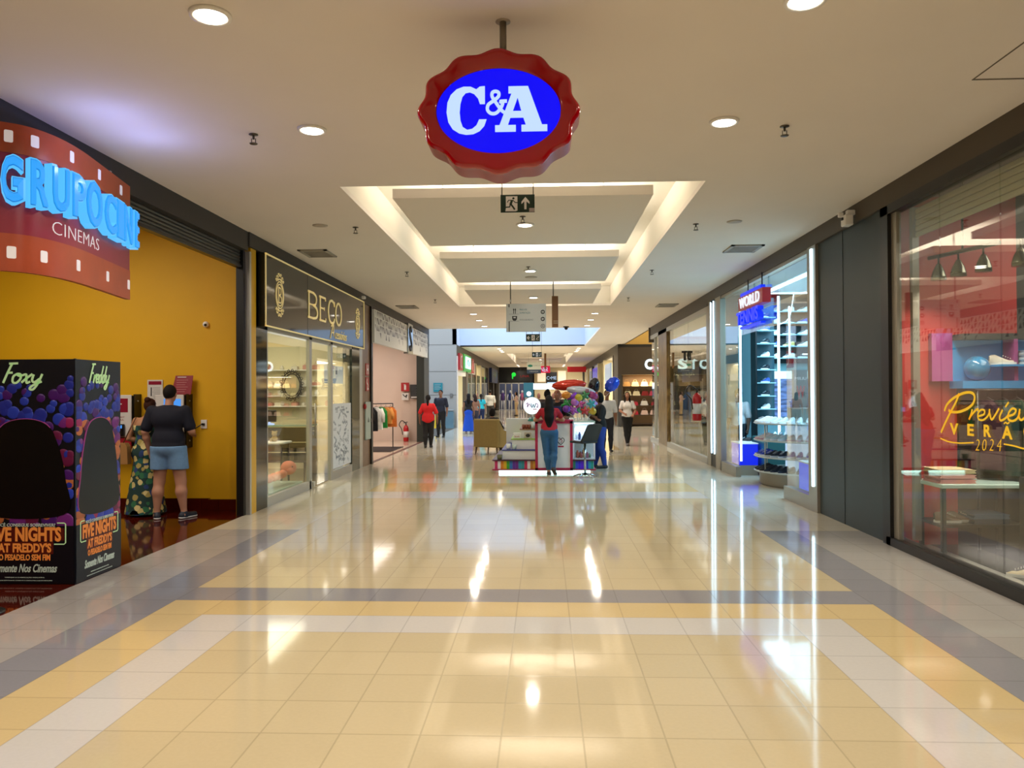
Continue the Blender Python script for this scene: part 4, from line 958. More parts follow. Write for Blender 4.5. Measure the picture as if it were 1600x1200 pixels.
# ------------------------------------------------------------------ people: bodies as one smooth surface
def v3(*a): return np.array(a, dtype=float)
class Field:
    def __init__(s, lo, hi, h):
        s.lo = np.array(lo, float); s.h = h; s.n = np.ceil((np.array(hi)-s.lo)/h).astype(int)+1
        s.F = np.full(tuple(s.n), .5)
    def _sub(s, lo, hi, m):
        a = np.clip(np.floor((lo-m-s.lo)/s.h).astype(int), 0, s.n-1); b = np.clip(np.ceil((hi+m-s.lo)/s.h).astype(int)+1, 1, s.n)
        ax = [s.lo[i]+np.arange(a[i], b[i])*s.h for i in range(3)]
        X, Y, Z = np.meshgrid(*ax, indexing='ij'); return tuple(slice(a[i], b[i]) for i in range(3)), X, Y, Z
    def _join(s, sl, d, k):
        f = s.F[sl]
        if k > 0:
            hh = np.clip(.5+.5*(f-d)/k, 0, 1); s.F[sl] = f*(1-hh)+d*hh-k*hh*(1-hh)
        else: s.F[sl] = np.minimum(f, d)
    def cap(s, a, b, ra, rb, k=.02):
        a = np.array(a, float); b = np.array(b, float); R = max(ra, rb)
        sl, X, Y, Z = s._sub(np.minimum(a, b)-R, np.maximum(a, b)+R, k+.03)
        d = b-a; L = max(d@d, 1e-9); t = np.clip(((X-a[0])*d[0]+(Y-a[1])*d[1]+(Z-a[2])*d[2])/L, 0, 1)
        q = np.sqrt((X-a[0]-t*d[0])**2+(Y-a[1]-t*d[1])**2+(Z-a[2]-t*d[2])**2)-(ra+(rb-ra)*t); s._join(sl, q, k)
    def ell(s, c, r, k=.02, R=None):
        c = np.array(c, float); r = np.array(r, float); m = max(r)
        sl, X, Y, Z = s._sub(c-m, c+m, k+.03)
        x, y, z = X-c[0], Y-c[1], Z-c[2]
        if R is not None: x, y, z = (R[0][0]*x+R[0][1]*y+R[0][2]*z, R[1][0]*x+R[1][1]*y+R[1][2]*z, R[2][0]*x+R[2][1]*y+R[2][2]*z)
        k0 = np.sqrt((x/r[0])**2+(y/r[1])**2+(z/r[2])**2); k1 = np.sqrt((x/r[0]**2)**2+(y/r[1]**2)**2+(z/r[2]**2)**2)+1e-9
        s._join(sl, k0*(k0-1)/k1, k)
    def clip(s, p, n):
        p = np.array(p, float); n = np.array(n, float); n /= np.linalg.norm(n)
        ax = [s.lo[i]+np.arange(s.n[i])*s.h for i in range(3)]; X, Y, Z = np.meshgrid(*ax, indexing='ij')
        s.F = np.maximum(s.F, (X-p[0])*n[0]+(Y-p[1])*n[1]+(Z-p[2])*n[2])
    def mesh(s):
        F = s.F; n = F.shape; ins = F < 0
        c = np.zeros((n[0]-1, n[1]-1, n[2]-1), int)
        for i in (0, 1):
            for j in (0, 1):
                for k in (0, 1): c += ins[i:n[0]-1+i, j:n[1]-1+j, k:n[2]-1+k]
        act = (c > 0) & (c < 8); idx = -np.ones(act.shape, int); P = np.argwhere(act); idx[act] = np.arange(len(P))
        acc = np.zeros((len(P), 3)); cnt = np.zeros(len(P)); cor = [(i, j, k) for i in (0, 1) for j in (0, 1) for k in (0, 1)]
        for a in cor:
            for ax in range(3):
                if a[ax]: continue
                b = list(a); b[ax] = 1
                fa = F[P[:, 0]+a[0], P[:, 1]+a[1], P[:, 2]+a[2]]; fb = F[P[:, 0]+b[0], P[:, 1]+b[1], P[:, 2]+b[2]]
                m = (fa < 0) != (fb < 0); t = np.where(m, fa/np.where(m, fa-fb, 1), 0)
                q = np.tile(np.array(a, float), (len(P), 1)); q[:, ax] += t; acc[m] += q[m]; cnt[m] += 1
        V = (P+acc/np.maximum(cnt, 1)[:, None])*s.h+s.lo; faces = []
        for ax in range(3):
            o = [slice(0, n[i]) for i in range(3)]; o2 = list(o); o[ax] = slice(0, n[ax]-1); o2[ax] = slice(1, n[ax])
            A = ins[tuple(o)]; B = ins[tuple(o2)]; E_ = np.argwhere(A != B); u, w = [(1, 2), (2, 0), (0, 1)][ax]
            ok = (E_[:, u] > 0) & (E_[:, w] > 0) & (E_[:, u] < n[u]-1) & (E_[:, w] < n[w]-1); E_ = E_[ok]
            def cell(du, dw):
                q = E_.copy(); q[:, u] -= du; q[:, w] -= dw; return idx[q[:, 0], q[:, 1], q[:, 2]]
            quad = np.stack([cell(1, 1), cell(0, 1), cell(0, 0), cell(1, 0)], 1)
            fl = A[E_[:, 0], E_[:, 1], E_[:, 2]]; quad[~fl] = quad[~fl][:, ::-1]; faces += quad.tolist()
        return V, faces

POSE = dict(pel=(0, -.01, .93), wai=(0, 0, 1.09), che=(0, 0, 1.29), nek=(0, -.01, 1.45), hed=(0, .015, 1.64),
    shR=(.185, 0, 1.41), shL=(-.185, 0, 1.41), elR=(.235, -.02, 1.13), elL=(-.235, -.02, 1.13), wrR=(.245, .04, .88), wrL=(-.245, .04, .88),
    hpR=(.088, 0, .90), hpL=(-.088, 0, .90), knR=(.10, .02, .49), knL=(-.10, .02, .49), anR=(.105, -.03, .085), anL=(-.105, -.03, .085), toR=(.12, .12, .035), toL=(-.12, .12, .035))
def person(label, x, y, rz, height, skin, cloth, pose=None, res=.014, fem=False, hair=None, fat=1.0, gaze=0, z=0, name='person', group=None):
    """cloth: list of (part name, kind, colour or material, options)"""
    J = {k: np.array(v, float) for k, v in POSE.items()}
    for k, v in (pose or {}).items(): J[k] = np.array(v, float)
    if fem:
        for k in ('shR', 'shL'): J[k][0] *= .88
    t = thing(name, label, 'person', (0, 0, 0), group)
    allp = np.array(list(J.values())); lo = allp.min(0)-.26; hi = allp.max(0)+.26; h = res*1.75/height
    sk = mat('skin_'+skin.lstrip('#'), skin, .6); W_ = fat
    cw = .145 if fem else .158; ww = .118 if fem else .135; pw = .165 if fem else .155
    def torso(f, g, k=.05):
        f.ell((J['che']+J['nek'])/2+v3(0, .0, -.04), (cw*W_+g, .1*W_+g, .13+g), k); f.ell(J['che'], (cw*W_*.97+g, .108*W_+g, .15+g), k)
        f.ell(J['wai'], (ww*W_+g, .095*W_+g, .14+g), k); f.ell(J['pel'], (pw*W_+g, .115*W_+g, .12+g), k)
        
        for s_ in ('shR', 'shL'): f.cap(J['nek']-v3(0, 0, .07), J[s_]-v3(0, 0, .012), .05+g*.8, .045+g*.8, k)
        if fem:
            for sx in (-.06, .06): f.ell(J['che']+v3(sx, .085, .0), (.06+g, .05+g, .06+g), .03)
    def arm(f, s, g, t1=1.0, k=.025):
        a, b, c = J['sh'+s], J['el'+s], J['wr'+s]; q = .9 if fem else 1.05
        if t1 <= .5: f.cap(a, a+(b-a)*t1*2, .05*q+g*.8, (.047*q+g*1.15), k); return
        f.cap(a, b, .052*q+g, .040*q+g, k)
        e = b+(c-b)*min(1, (t1-.5)*2); m = b+(e-b)*.3
        f.cap(b, m, .040*q+g, .041*q+g, k); f.cap(m, e, .041*q+g, .027*q+g if t1 >= 1 else .036*q+g, k)
    def leg(f, s, g, t1=1.0, k=.03, flare=0):
        a, b, c = J['hp'+s], J['kn'+s], J['an'+s]; q = W_*(1.02 if fem else 1.0)
        if t1 <= .5:
            e = a+(b-a)*t1*2; f.cap(a, e, .088*q+g, .068*q+g+flare, k); return
        f.cap(a, b, .09*q+g, .056*q+g, k); e = b+(c-b)*min(1, (t1-.5)*2); d = np.array([0, -.02, 0])
        m = b+(e-b)*.35+d; f.cap(b, m, .053*q+g, .056*q+g, k); f.cap(m, e, .056*q+g, .036+g+flare, k)
    def hand(f, s):
        e, w = J['el'+s], J['wr'+s]; d = (w-e)/np.linalg.norm(w-e); sx = 1 if s == 'R' else -1
        side = np.array([0, 1., 0]) if abs(d[2]) > .6 else np.array([sx*-1., 0, 0.2]); side = side-d*(side@d); side /= np.linalg.norm(side)
        nrm = np.array([-sx, 0, 0.]) if abs(d[2]) > .6 else np.array([0, 0, -1.]); nrm = nrm-d*(nrm@d)-side*(nrm@side); nrm /= max(np.linalg.norm(nrm), 1e-6)
        for o_ in (-.024, -.008, .008, .024): f.cap(w+side*o_*.5, w+d*.085+side*o_, .017, .013, .012)
        for o_, L in ((-.027, .058), (-.009, .072), (.009, .078), (.027, .07)):
            p = w+d*.085+side*o_; q = p+d*L*.5+side*o_*.12+nrm*.006; r = q+d*L*.38+nrm*.028; f.cap(p, q, .0095, .009, .003); f.cap(q, r, .009, .008, .003)
        p = w+d*.03+side*.026; q = p+d*.03+side*.025+nrm*.01; f.cap(p, q, .013, .011, .008); f.cap(q, q+d*.032+side*.004+nrm*.008, .011, .009, .004)
    B = Field(lo, hi, h); torso(B, 0)
    for s in 'RL': arm(B, s, 0); leg(B, s, 0); B.cap(J['an'+s], J['an'+s]+v3(0, -.025, -.04), .036, .034); B.cap(J['an'+s]+v3(0, -.01, -.04), J['to'+s], .036, .027)
    hd = J['hed']; B.cap(J['nek']-v3(0, 0, .03), hd-v3(0, .015, .07), .056*(.88 if fem else 1), .05*(.88 if fem else 1), .03)
    ca, sa = math.cos(gaze), math.sin(gaze)
    def hp(dx, dy, dz): return hd+v3(dx*ca-dy*sa, dx*sa+dy*ca, dz)
    B.ell(hd+v3(0, 0, .012), (.074, .088, .1), .02, [(ca, sa, 0), (-sa, ca, 0), (0, 0, 1)]); B.ell(hp(0, .038, -.055), (.05, .05, .055), .03)
    B.cap(hp(0, .085, .01), hp(0, .104, -.022), .008, .013, .012)
    for sx in (-1, 1): B.ell(hp(sx*.076, -.005, -.008), (.012, .02, .032), .006); B.ell(hp(sx*.028, .082, -.03), (.02, .015, .015), .015)
    for s in 'RL': hand(B, s)
    V, Fc = B.mesh(); S_ = height/1.75
    def emit_mesh(nm, V, Fc, m, parent=t):
        mb = MB(); mb.add([tuple(v*S_) for v in V], Fc, m, smooth=True); return mb.build(nm, parent)
    emit_mesh('body', V, Fc, sk)
    for sx in (-1, 1):
        p = hp(sx*.031, .078, .012)*S_; mb = MB(); mb.sphere(tuple(p), (.013*S_, .009*S_, .009*S_), mat('eye_white', '#e8e4dd', .3), 10, 6)
        p2 = hp(sx*.031, .0855, .012)*S_; mb.sphere(tuple(p2), .005*S_, mat('iris_dark', '#1c120c', .3), 8, 5); mb.build('eye', t)
        b0 = hp(sx*.015, .09, .034)*S_; b1 = hp(sx*.034, .087, .04)*S_; b2 = hp(sx*.052, .072, .034)*S_
        MB().tube([tuple(b0), tuple(b1), tuple(b2)], .0035*S_, mat('brow_dark', '#20150f', .8), 6).build('eyebrow', t)
    m0 = hp(-.024, .076, -.062)*S_; m1 = hp(0, .088, -.06)*S_; m2 = hp(.024, .076, -.062)*S_
    MB().tube([tuple(m0), tuple(m1), tuple(m2)], [.003*S_, .0065*S_, .003*S_], mat('lips', '#8c4a42', .5), 6).build('mouth', t)
    for nm, kind, colr, op in cloth:
        m = colr if not isinstance(colr, str) else mat('cloth_'+colr.lstrip('#'), colr, .85, noise=.06, nscale=30)
        f = Field(lo, hi, h); g = op.get('g', .016)
        if kind == 'top':
            torso(f, g)
            if op.get('sleeve', .3):
                for s in 'RL': arm(f, s, g, op.get('sleeve', .3))
            f.ell(J['wai']-v3(0, 0, .05), (pw*W_+g*.9, .11*W_+g*.9, .13), .04)
            f.clip((0, 0, op.get('hem', .92)), (0, 0, -1)); f.clip(J['nek']+v3(0, .0, .035+(0)), (0, .5, 1))
        elif kind == 'pants':
            f.ell(J['pel'], (pw*W_+g, .115*W_+g, .12+g), .04)
            f.ell((J['wai']+J['pel'])/2, ((pw*W_+ww*W_)/2+g*.6, .105*W_+g*.6, .12), .04)
            for s in 'RL': leg(f, s, g, op.get('len', .98), flare=op.get('flare', 0))
            if 'waist' in op or True: f.clip((0, 0, op.get('waist', 1.02)) if 'plane' not in op else op['plane'][0], (0, 0, 1) if 'plane' not in op else op['plane'][1])
            if op.get('len', 1) <= .5:
                zc = (J['hpR']+(J['knR']-J['hpR'])*op['len']*2)[2]-.01
                if 'noclip' not in op: f.clip((0, 0, zc), (0, 0, -1))
            else:
                zc = op.get('ankle', .06); f.clip((0, 0, zc), (0, 0, -1))
        elif kind == 'skirt':
            w0 = J['wai']; z0 = op.get('hem', .08); r1 = op.get('r', .27); f.ell(J['pel'], (pw*W_+g, .12+g, .13+g), .04)
            c1 = v3(J['pel'][0]+op.get('dx', 0), J['pel'][1]+op.get('dy', 0), z0-.05)
            f.cap(w0-v3(0, 0, .06), c1, ww+g, r1, .05)
            if op.get('dress'):
                torso(f, g)
                f.clip(J['che']+v3(0, 0, op.get('neckline', .08)), (0, 0, 1))
            else: f.clip((0, 0, op.get('waist', 1.05)), (0, 0, 1))
            f.clip((0, 0, z0), (0, 0, -1))
        elif kind == 'apron':
            f.ell(J['pel'], (pw*W_+.02, .14, .3), .04); f.clip((0, op.get('side', .0), 0), (0, -1, 0)); f.clip((0, 0, 1.08), (0, 0, 1)); f.clip((0, 0, .6), (0, 0, -1))
        V, Fc = f.mesh()
        if len(Fc): emit_mesh(nm, V, Fc, m)
    sh = next((o for o in cloth if o[0] == 'shoes_colour'), None)
    shc = hair.get('shoe', '#17181b') if hair else '#17181b'
    for s in 'RL':
        a, b = J['an'+s], J['to'+s]; f = Field(np.minimum(a, b)-.12, np.maximum(a, b)+.12, h*.8)
        dn = (b-a)*v3(1, 1, 0); L = np.linalg.norm(dn); dn = dn/L if L > .02 else v3(0, 1, 0)
        up = np.array([0, 0, 1.]); hl = a+(v3(0, 0, -.045)) - dn*.035
        if 'tilt' in (hair or {}) and s in hair['tilt']: hl = a+np.array(hair['tilt'][s])
        f.cap(hl, b+dn*.03, .043, .036, .02); f.cap(a+v3(0, 0, -.01), hl+dn*.04, .045, .045, .02)
        zc = min(hl[2], b[2])-.032
        if s not in (hair or {}).get('tilt', {}): f.clip((0, 0, max(zc, 0.0)), (0, 0, -1))
        V, Fc = f.mesh(); so = emit_mesh('shoe', V, Fc, mat('shoe_'+shc.lstrip('#'), shc, .6))
        if hair and hair.get('sole'):
            f = Field(np.minimum(a, b)-.12, np.maximum(a, b)+.12, h*.8); f.cap(hl+v3(0, 0, -.012), b+dn*.032+v3(0, 0, -.012), .045, .038, .01)
            f.clip((0, 0, max(zc+.022, .022)), (0, 0, 1)); f.clip((0, 0, max(zc-.002, 0)), (0, 0, -1)); V, Fc = f.mesh(); emit_mesh('sole', V, Fc, mat('sole_white', '#dcdcdc', .5))
    if hair and hair.get('style') != 'bald':
        m = mat('hair_'+hair['c'].lstrip('#'), hair['c'], .8, bump=.2, bscale=90, spec=.25); f = Field(lo, hi, h*.85)
        R = [(ca, sa, 0), (-sa, ca, 0), (0, 0, 1)]; fwd = v3(-sa, ca, 0); st = hair['style']
        f.ell(hd+v3(0, 0, .02)-fwd*.008, (.083, .096, .106), .02, R)
        if st == 'short':
            f.clip(hd+fwd*.02+v3(0, 0, .03), fwd*.75+v3(0, 0, -.62)); f.clip(hd+v3(0, 0, -.055), (0, 0, -1))
        else:
            f.clip(hd+fwd*.035+v3(0, 0, .045), fwd*.9+v3(0, 0, -.35))
            if st == 'long':
                L = hair.get('len', .38); a = hd-fwd*.06; f.cap(a, a-fwd*.04+v3(0, 0, -.18), .075, .085, .03); f.cap(a-fwd*.04+v3(0, 0, -.18), a-fwd*.06+v3(0, 0, -L), .085, .06, .03)
                for (pa, ra), (pb, rb) in zip(hair.get('path', [])[:-1], hair.get('path', [])[1:]): f.cap(pa, pb, ra, rb, .03)
                if hair.get('front'):
                    for sx in (-1, 1): f.cap(hp(sx*.07, 0, 0), hp(sx*.085, .05, -.27), .028, .03, .03)
            if st == 'pony': a = hd-fwd*.1+v3(0, 0, .03); f.ell(a, (.035, .035, .035), .01); f.cap(a, a-fwd*.04+v3(0, 0, -.12), .03, .038, .01); f.cap(a-fwd*.04+v3(0, 0, -.12), a-fwd*.03+v3(0, 0, -.34), .038, .02, .01)
            if st == 'bun': f.ell(hd-fwd*.07+v3(0, 0, .1), (.045, .045, .045), .01)
            if st == 'bob': f.ell(hd-fwd*.03+v3(0, 0, -.04), (.09, .085, .1), .03, R); f.clip(hd+fwd*.035, fwd)
        V, Fc = f.mesh(); emit_mesh('hair', V, Fc, m)
    t.location = (x, y, z); t.rotation_euler = (0, 0, rz); t['_J'] = 0
    return t

def in_person(t, mb, name):
    return mb.build(name, t)

navy = '#10152a'; PI = math.pi
# couple at the ticket machines
man = person('person in navy t-shirt and light blue shorts, back turned, at the ticket machine', -5.08, 10.2, .05, 1.81, '#b5836a',
    [('tshirt', 'top', '#0a0e22', dict(g=.022, sleeve=.38, hem=.88)), ('shorts', 'pants', '#6f97c2', dict(g=.026, len=.3, flare=.012, waist=.95))],
    pose=dict(hed=(.0, .045, 1.625), nek=(0, 0, 1.45), shR=(.215, 0, 1.41), shL=(-.215, 0, 1.41), elR=(.285, .02, 1.14), wrR=(.22, .24, 1.1), elL=(-.3, -.02, 1.13), wrL=(-.27, .05, .87), hpR=(.095, 0, .9), hpL=(-.095, 0, .9), anR=(.2, 0, .085), knR=(.15, .02, .49), toR=(.26, .13, .035), anL=(-.13, -.05, .085), toL=(-.2, .08, .035), knL=(-.12, 0, .49)),
    res=.011, fat=1.24, hair=dict(style='short', c='#17100c', shoe='#1c2333', sole=1))
fl = floral_mat('floral_dress', '#1c3b38', ['#c9b978', '#1f5a54', '#263f73', '#d8c98a', '#2f6f4a', '#a99a55'], 13)
wom = person('person in a long floral dress with a tan shoulder bag beside the person in navy', -5.56, 10.52, -.1, 1.63, '#b07f5f',
    [('dress', 'skirt', fl, dict(dress=1, hem=.03, r=.30, g=.016, neckline=.05))],
    pose=dict(hed=(.04, .04, 1.62), elL=(-.27, -.03, 1.14), wrL=(-.1, .12, 1.08), elR=(.2, .05, 1.13), wrR=(.15, .2, 1.1)), res=.011, fem=True, fat=1.2, hair=dict(style='bun', c='#3a1d12', shoe='#2b2420'))
# her bag hangs from the shoulder strap
t = thing('shoulder_bag', 'tan leather bucket bag hanging at the hip of the person in the floral dress', 'bag', (-5.8, 10.35, .72))
mt = mat('tan_leather', '#a87c48', .5)
mb = MB(); mb.prism([(-.09, -.14), (.09, -.14), (.08, .1), (.05, .15), (-.05, .15), (-.08, .1)], -.05, .05, mt, FC(-5.8, 10.36, .86)); mb.build('bag_body', t)
MB().tube([(-5.8, 10.36, 1.0), (-5.74, 10.38, 1.15), (-5.66, 10.44, 1.36)], .008, mat('strap_leather', '#5c3a20'), 6).build('strap', t)

# walkers on the left
person('person in a red t-shirt and black trousers walking away with a black ponytail', -3.52, 23.2, .05, 1.6, '#8d5f45',
    [('tshirt', 'top', '#d11c22', dict(g=.024, sleeve=.42, hem=.83)), ('trousers', 'pants', '#131316', dict(g=.016, len=.98))],
    pose=dict(anL=(-.08, -.1, .09), toL=(-.1, .03, .035), knL=(-.09, .0, .49), anR=(.08, .06, .085), toR=(.1, .2, .035), elR=(.29, -.04, 1.13), wrR=(.3, .05, .9), elL=(-.28, 0, 1.13), wrL=(-.29, .08, .9)), res=.016, fem=True, fat=1.15, hair=dict(style='pony', c='#0f0d0d'))
person('person in a dark uniform facing the camera behind the person in red', -3.85, 28.5, PI-.15, 1.76, '#8d6248',
    [('uniform_shirt', 'top', '#23283a', dict(sleeve=.45, hem=.9)), ('trousers', 'pants', '#16171c', {})], res=.02, hair=dict(style='short', c='#0f0d0d'))
person('person with long dark hair in a long royal blue skirt facing away', -3.05, 30.9, .1, 1.62, '#9a6a4c',
    [('top', 'top', '#1d1c22', dict(sleeve=0, g=.014)), ('skirt', 'skirt', '#1450c8', dict(hem=.12, r=.27))], res=.018, fem=True, hair=dict(style='long', c='#120d0c', len=.3, shoe='#cfc4b4'))
person('person in a brown top just behind the blue skirt', -2.95, 32.6, .5, 1.6, '#a9745a',
    [('top', 'top', '#9a6e57', dict(sleeve=.4)), ('trousers', 'pants', '#3a3540', {})], res=.02, fem=True, hair=dict(style='long', c='#2a1912', len=.2))
person('person in a turquoise top and dark blue jeans standing beside the grey shirt', -3.0, 36.5, .1, 1.58, '#a07055',
    [('top', 'top', '#27b3bd', dict(sleeve=.25)), ('jeans', 'pants', '#1c2748', {})], res=.02, fem=True, hair=dict(style='pony', c='#1c120e'))
person('person in pale grey shirt and dark trousers, back turned, far down the left', -2.92, 41.5, .1, 1.78, '#8d6248',
    [('shirt', 'top', '#b9b3a6', dict(sleeve=.5, g=.026)), ('trousers', 'pants', '#2b2824', {})], res=.022, hair=dict(style='short', c='#14100e'))
person('person in beige clothes standing sideways before the far shop', -1.95, 54, PI/2, 1.66, '#a97b62',
    [('blouse', 'top', '#c9a893', dict(sleeve=.9)), ('trousers', 'pants', '#c6ab84', dict(flare=.04, g=.03))], res=.026, fem=True, pose=dict(elR=(.2, .05, 1.13), wrR=(.1, .22, 1.2), elL=(-.2, .05, 1.13), wrL=(-.1, .22, 1.2)), hair=dict(style='bob', c='#15100f'))
# at the kiosk
person('person in red top and blue jeans with very long black hair leaning on the kiosk', .1, 15.52, .0, 1.66, '#c38f74',
    [('tshirt', 'top', '#a3182c', dict(g=.014, sleeve=.3, hem=.96)), ('jeans', 'pants', '#2d5b86', dict(g=.012, waist=1.0, ankle=.12)), ('apron', 'apron', '#191a20', dict(side=.02))],
    pose=dict(pel=(0, -.06, .93), wai=(0, -.01, 1.08), che=(0, .07, 1.27), nek=(0, .11, 1.42), hed=(0, .18, 1.58), shR=(.185, .1, 1.37), shL=(-.185, .1, 1.37), elR=(.3, .22, 1.17), wrR=(.12, .38, 1.19), elL=(-.3, .22, 1.17), wrL=(-.12, .38, 1.19),
        hpR=(.09, -.05, .9), hpL=(-.09, -.05, .9), knL=(-.06, -.03, .49), anL=(-.01, -.06, .085), toL=(-.02, .08, .035), knR=(.1, -.02, .49), anR=(.08, -.2, .17), toR=(.11, -.14, .04)),
    res=.012, fem=True, hair=dict(style='long', c='#0e0b0c', len=.3, path=[((0, .1, 1.56), .085), ((0, .0, 1.4), .1), ((0, -.07, 1.22), .1), ((0, -.1, 1.04), .06)], shoe='#3a2e2c', sole=1, tilt={'R': (0, -.06, -.02)}))
person('bald person with glasses and a black t-shirt working inside the kiosk', .3, 17.1, PI-.3, 1.74, '#a9765c',
    [('tshirt', 'top', '#101114', dict(sleeve=.4, g=.02)), ('trousers', 'pants', '#1b1c22', {})], res=.015, hair=dict(style='bald', c='#000000'), pose=dict(hed=(0, .03, 1.63), elR=(.24, .05, 1.13), wrR=(.12, .26, 1.08), elL=(-.24, .05, 1.13), wrL=(-.12, .26, 1.08)))
person('person with black hair in a high bun standing behind the kiosk', .08, 18.6, .2, 1.72, '#7d543d',
    [('tshirt', 'top', '#17171b', dict(sleeve=.4)), ('trousers', 'pants', '#17171b', {})], res=.018, fem=True, hair=dict(style='bun', c='#0b0a0a'))
lp = floral_mat('dark_floral_print', '#141a33', ['#e8e8ee', '#141a33', '#2a3c86', '#141a33', '#c7cbd6', '#141a33'], 11)
person('person in a black t-shirt standing sideways by the kiosk stool holding something yellow', 1.22, 16.95, PI/2+.25, 1.66, '#8a5c44',
    [('tshirt', 'top', '#0e0f12', dict(sleeve=.4, g=.02, hem=.9)), ('trousers', 'pants', '#1d3a8c', dict(g=.016))], res=.014, fem=True, fat=1.08,
    pose=dict(elL=(-.21, .08, 1.13), wrL=(-.08, .25, 1.25), elR=(.2, .08, 1.12), wrR=(.1, .27, 1.24), anR=(.07, .1, .085), toR=(.08, .25, .035), anL=(-.1, -.08, .085), toL=(-.11, .07, .035)), hair=dict(style='bob', c='#0d0b0b'))
t = person('person in a white shirt and dark trousers partly hidden behind the person by the stool', 1.75, 21.5, PI, 1.72, '#7d543d',
    [('shirt', 'top', '#c9ccd2', dict(sleeve=.45)), ('trousers', 'pants', '#1b1d28', {})], res=.018, hair=dict(style='short', c='#0f0d0c'))
person('person in a white t-shirt and black trousers with long dark hair walking towards the camera', 2.58, 24.0, PI, 1.66, '#a06c52',
    [('tshirt', 'top', '#d9d5d4', dict(sleeve=.32, g=.018, hem=.93)), ('trousers', 'pants', '#0f0f12', dict(g=.012))], res=.015, fem=True,
    pose=dict(elR=(.24, .02, 1.14), wrR=(.13, .2, 1.06), elL=(-.26, .02, 1.14), wrL=(-.18, .2, 1.02), anR=(.02, .12, .085), toR=(.02, .26, .035), anL=(-.03, -.1, .09), toL=(-.03, .04, .035), knR=(.06, .06, .49), knL=(-.06, .02, .49)), hair=dict(style='long', front=1, c='#120d0c', len=.3, shoe='#5b5450'))
person('person in a white shirt standing inside the shoe shop behind the window', 4.25, 17.0, 2.4, 1.72, '#5d4232',
    [('shirt', 'top', '#cfd6d8', dict(sleeve=.45)), ('trousers', 'pants', '#1a2a33', {})], res=.018, hair=dict(style='short', c='#0f0d0c'))
person('person in dark clothes standing inside the glass clothes shop', 4.75, 21.6, 2.6, 1.7, '#8a6048',
    [('shirt', 'top', '#2a2a30', dict(sleeve=.9)), ('trousers', 'pants', '#121418', {})], res=.018, hair=dict(style='short', c='#14100f'))
# seated in the tan armchair
person('person in dark clothes seated in the tan armchair, seen from behind', -1.36, 20.95, -.45, 1.66, '#a9765c',
    [('jacket', 'top', '#1b1a1f', dict(sleeve=.9, hem=.4)), ('trousers', 'pants', '#2a2528', dict(waist=.62, len=.95, ankle=.0))],
    pose=dict(pel=(0, -.05, .52), wai=(0, -.1, .68), che=(0, -.14, .87), nek=(0, -.14, 1.03), hed=(0, -.1, 1.2), shR=(.185, -.14, .99), shL=(-.185, -.14, .99), elR=(.26, -.02, .76), wrR=(.16, .2, .72), elL=(-.26, -.02, .76), wrL=(-.16, .2, .72),
        hpR=(.09, 0, .5), hpL=(-.09, 0, .5), knR=(.13, .44, .52), knL=(-.11, .44, .52), anR=(.14, .52, .09), anL=(-.1, .56, .09), toR=(.15, .66, .035), toL=(-.1, .7, .035)), res=.016, fem=True, hair=dict(style='bob', c='#120e0d'))
# ------------------------------------------------------------------ promotional stand
t = thing('promotional_stand', 'tall dark cardboard cinema stand printed with coloured balls and orange lettering', 'display stand', (-4.615, 7.02, 0))
PX0, PX1, PY0, PY1, PH = -5.07, -4.165, 6.66, 7.39, 2.0
m_cb = mat('card_dark', '#0b0d18', .35); m_cs = mat('card_side', '#141b26', .3)
mb = MB(); mb.box(PX0, PX1, PY0, PY1, .01, PH, m_cs); mb.box(PX1-.012, PX1+.004, PY0-.004, PY0+.012, 0, PH+.004, m_cb); mb.build('carton', t)
balls = [mat('ball_'+c[1:], c, .3) for c in ('#4a1a70', '#74297f', '#b0643c', '#26309a', '#9a2860', '#2c40b8', '#c07040', '#6a1a44')]
m_void = mat('print_black', '#07070b', .3); m_line = mat('print_pink_line', '#b04c96', .4)
def print_panel(F, w, seed, nm):
    rr = random.Random(seed); s = w/.905; mb = MB(); z0, z1 = 0, PH
    mb.box(-w/2, w/2, 0, PH, 0, .001, m_cb, F)
    for k in range(150):
        x = rr.uniform(-w/2, w/2); z = 1.78-1.26*(k/150)+rr.uniform(-.05, .05); r = rr.uniform(.035, .06)*(1.7-.8*(z-.5)/1.3)
        r *= (.75+.25*s); x = max(-w/2+r, min(w/2-r, x)); col = balls[rr.randrange(8) if z < 1.45 else rr.choice((3, 5, 3, 0))]
        n = 16; lay = .001+k*.000004
        mb.sphere((x, z, lay), (r, r*.95, .006), col, 14, 6, F)
    # plain dark rounded shape in the middle of the print
    P = [(-.36*s, .62), (.36*s, .62), (.37*s, .95), (.3*s, 1.25), (.2*s, 1.42), (0, 1.47), (-.2*s, 1.42), (-.3*s, 1.25), (-.37*s, .95)]
    Q = catmull(P, 8, True); mb.prism(Q, .007, .009, m_void, F); mb.stroke(Q[30:110], .006, .011, m_line, F, smooth=False)
    mb.box(-w/2+.002, w/2-.002, .01, .52, .0085, .0095, m_cb, F)
    mb.build(nm, t)
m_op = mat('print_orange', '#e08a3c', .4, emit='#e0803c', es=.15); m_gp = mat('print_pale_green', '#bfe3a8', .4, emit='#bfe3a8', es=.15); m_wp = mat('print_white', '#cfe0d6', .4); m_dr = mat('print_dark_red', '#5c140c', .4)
def stroke_text(mb, strokes, m, F, x, z, sx, sy, w, d=.004, shear=.25):
    for P in strokes: mb.stroke([(x+(px+py*shear)*sx, z+py*sy) for px, py in P], w, d, m, F)
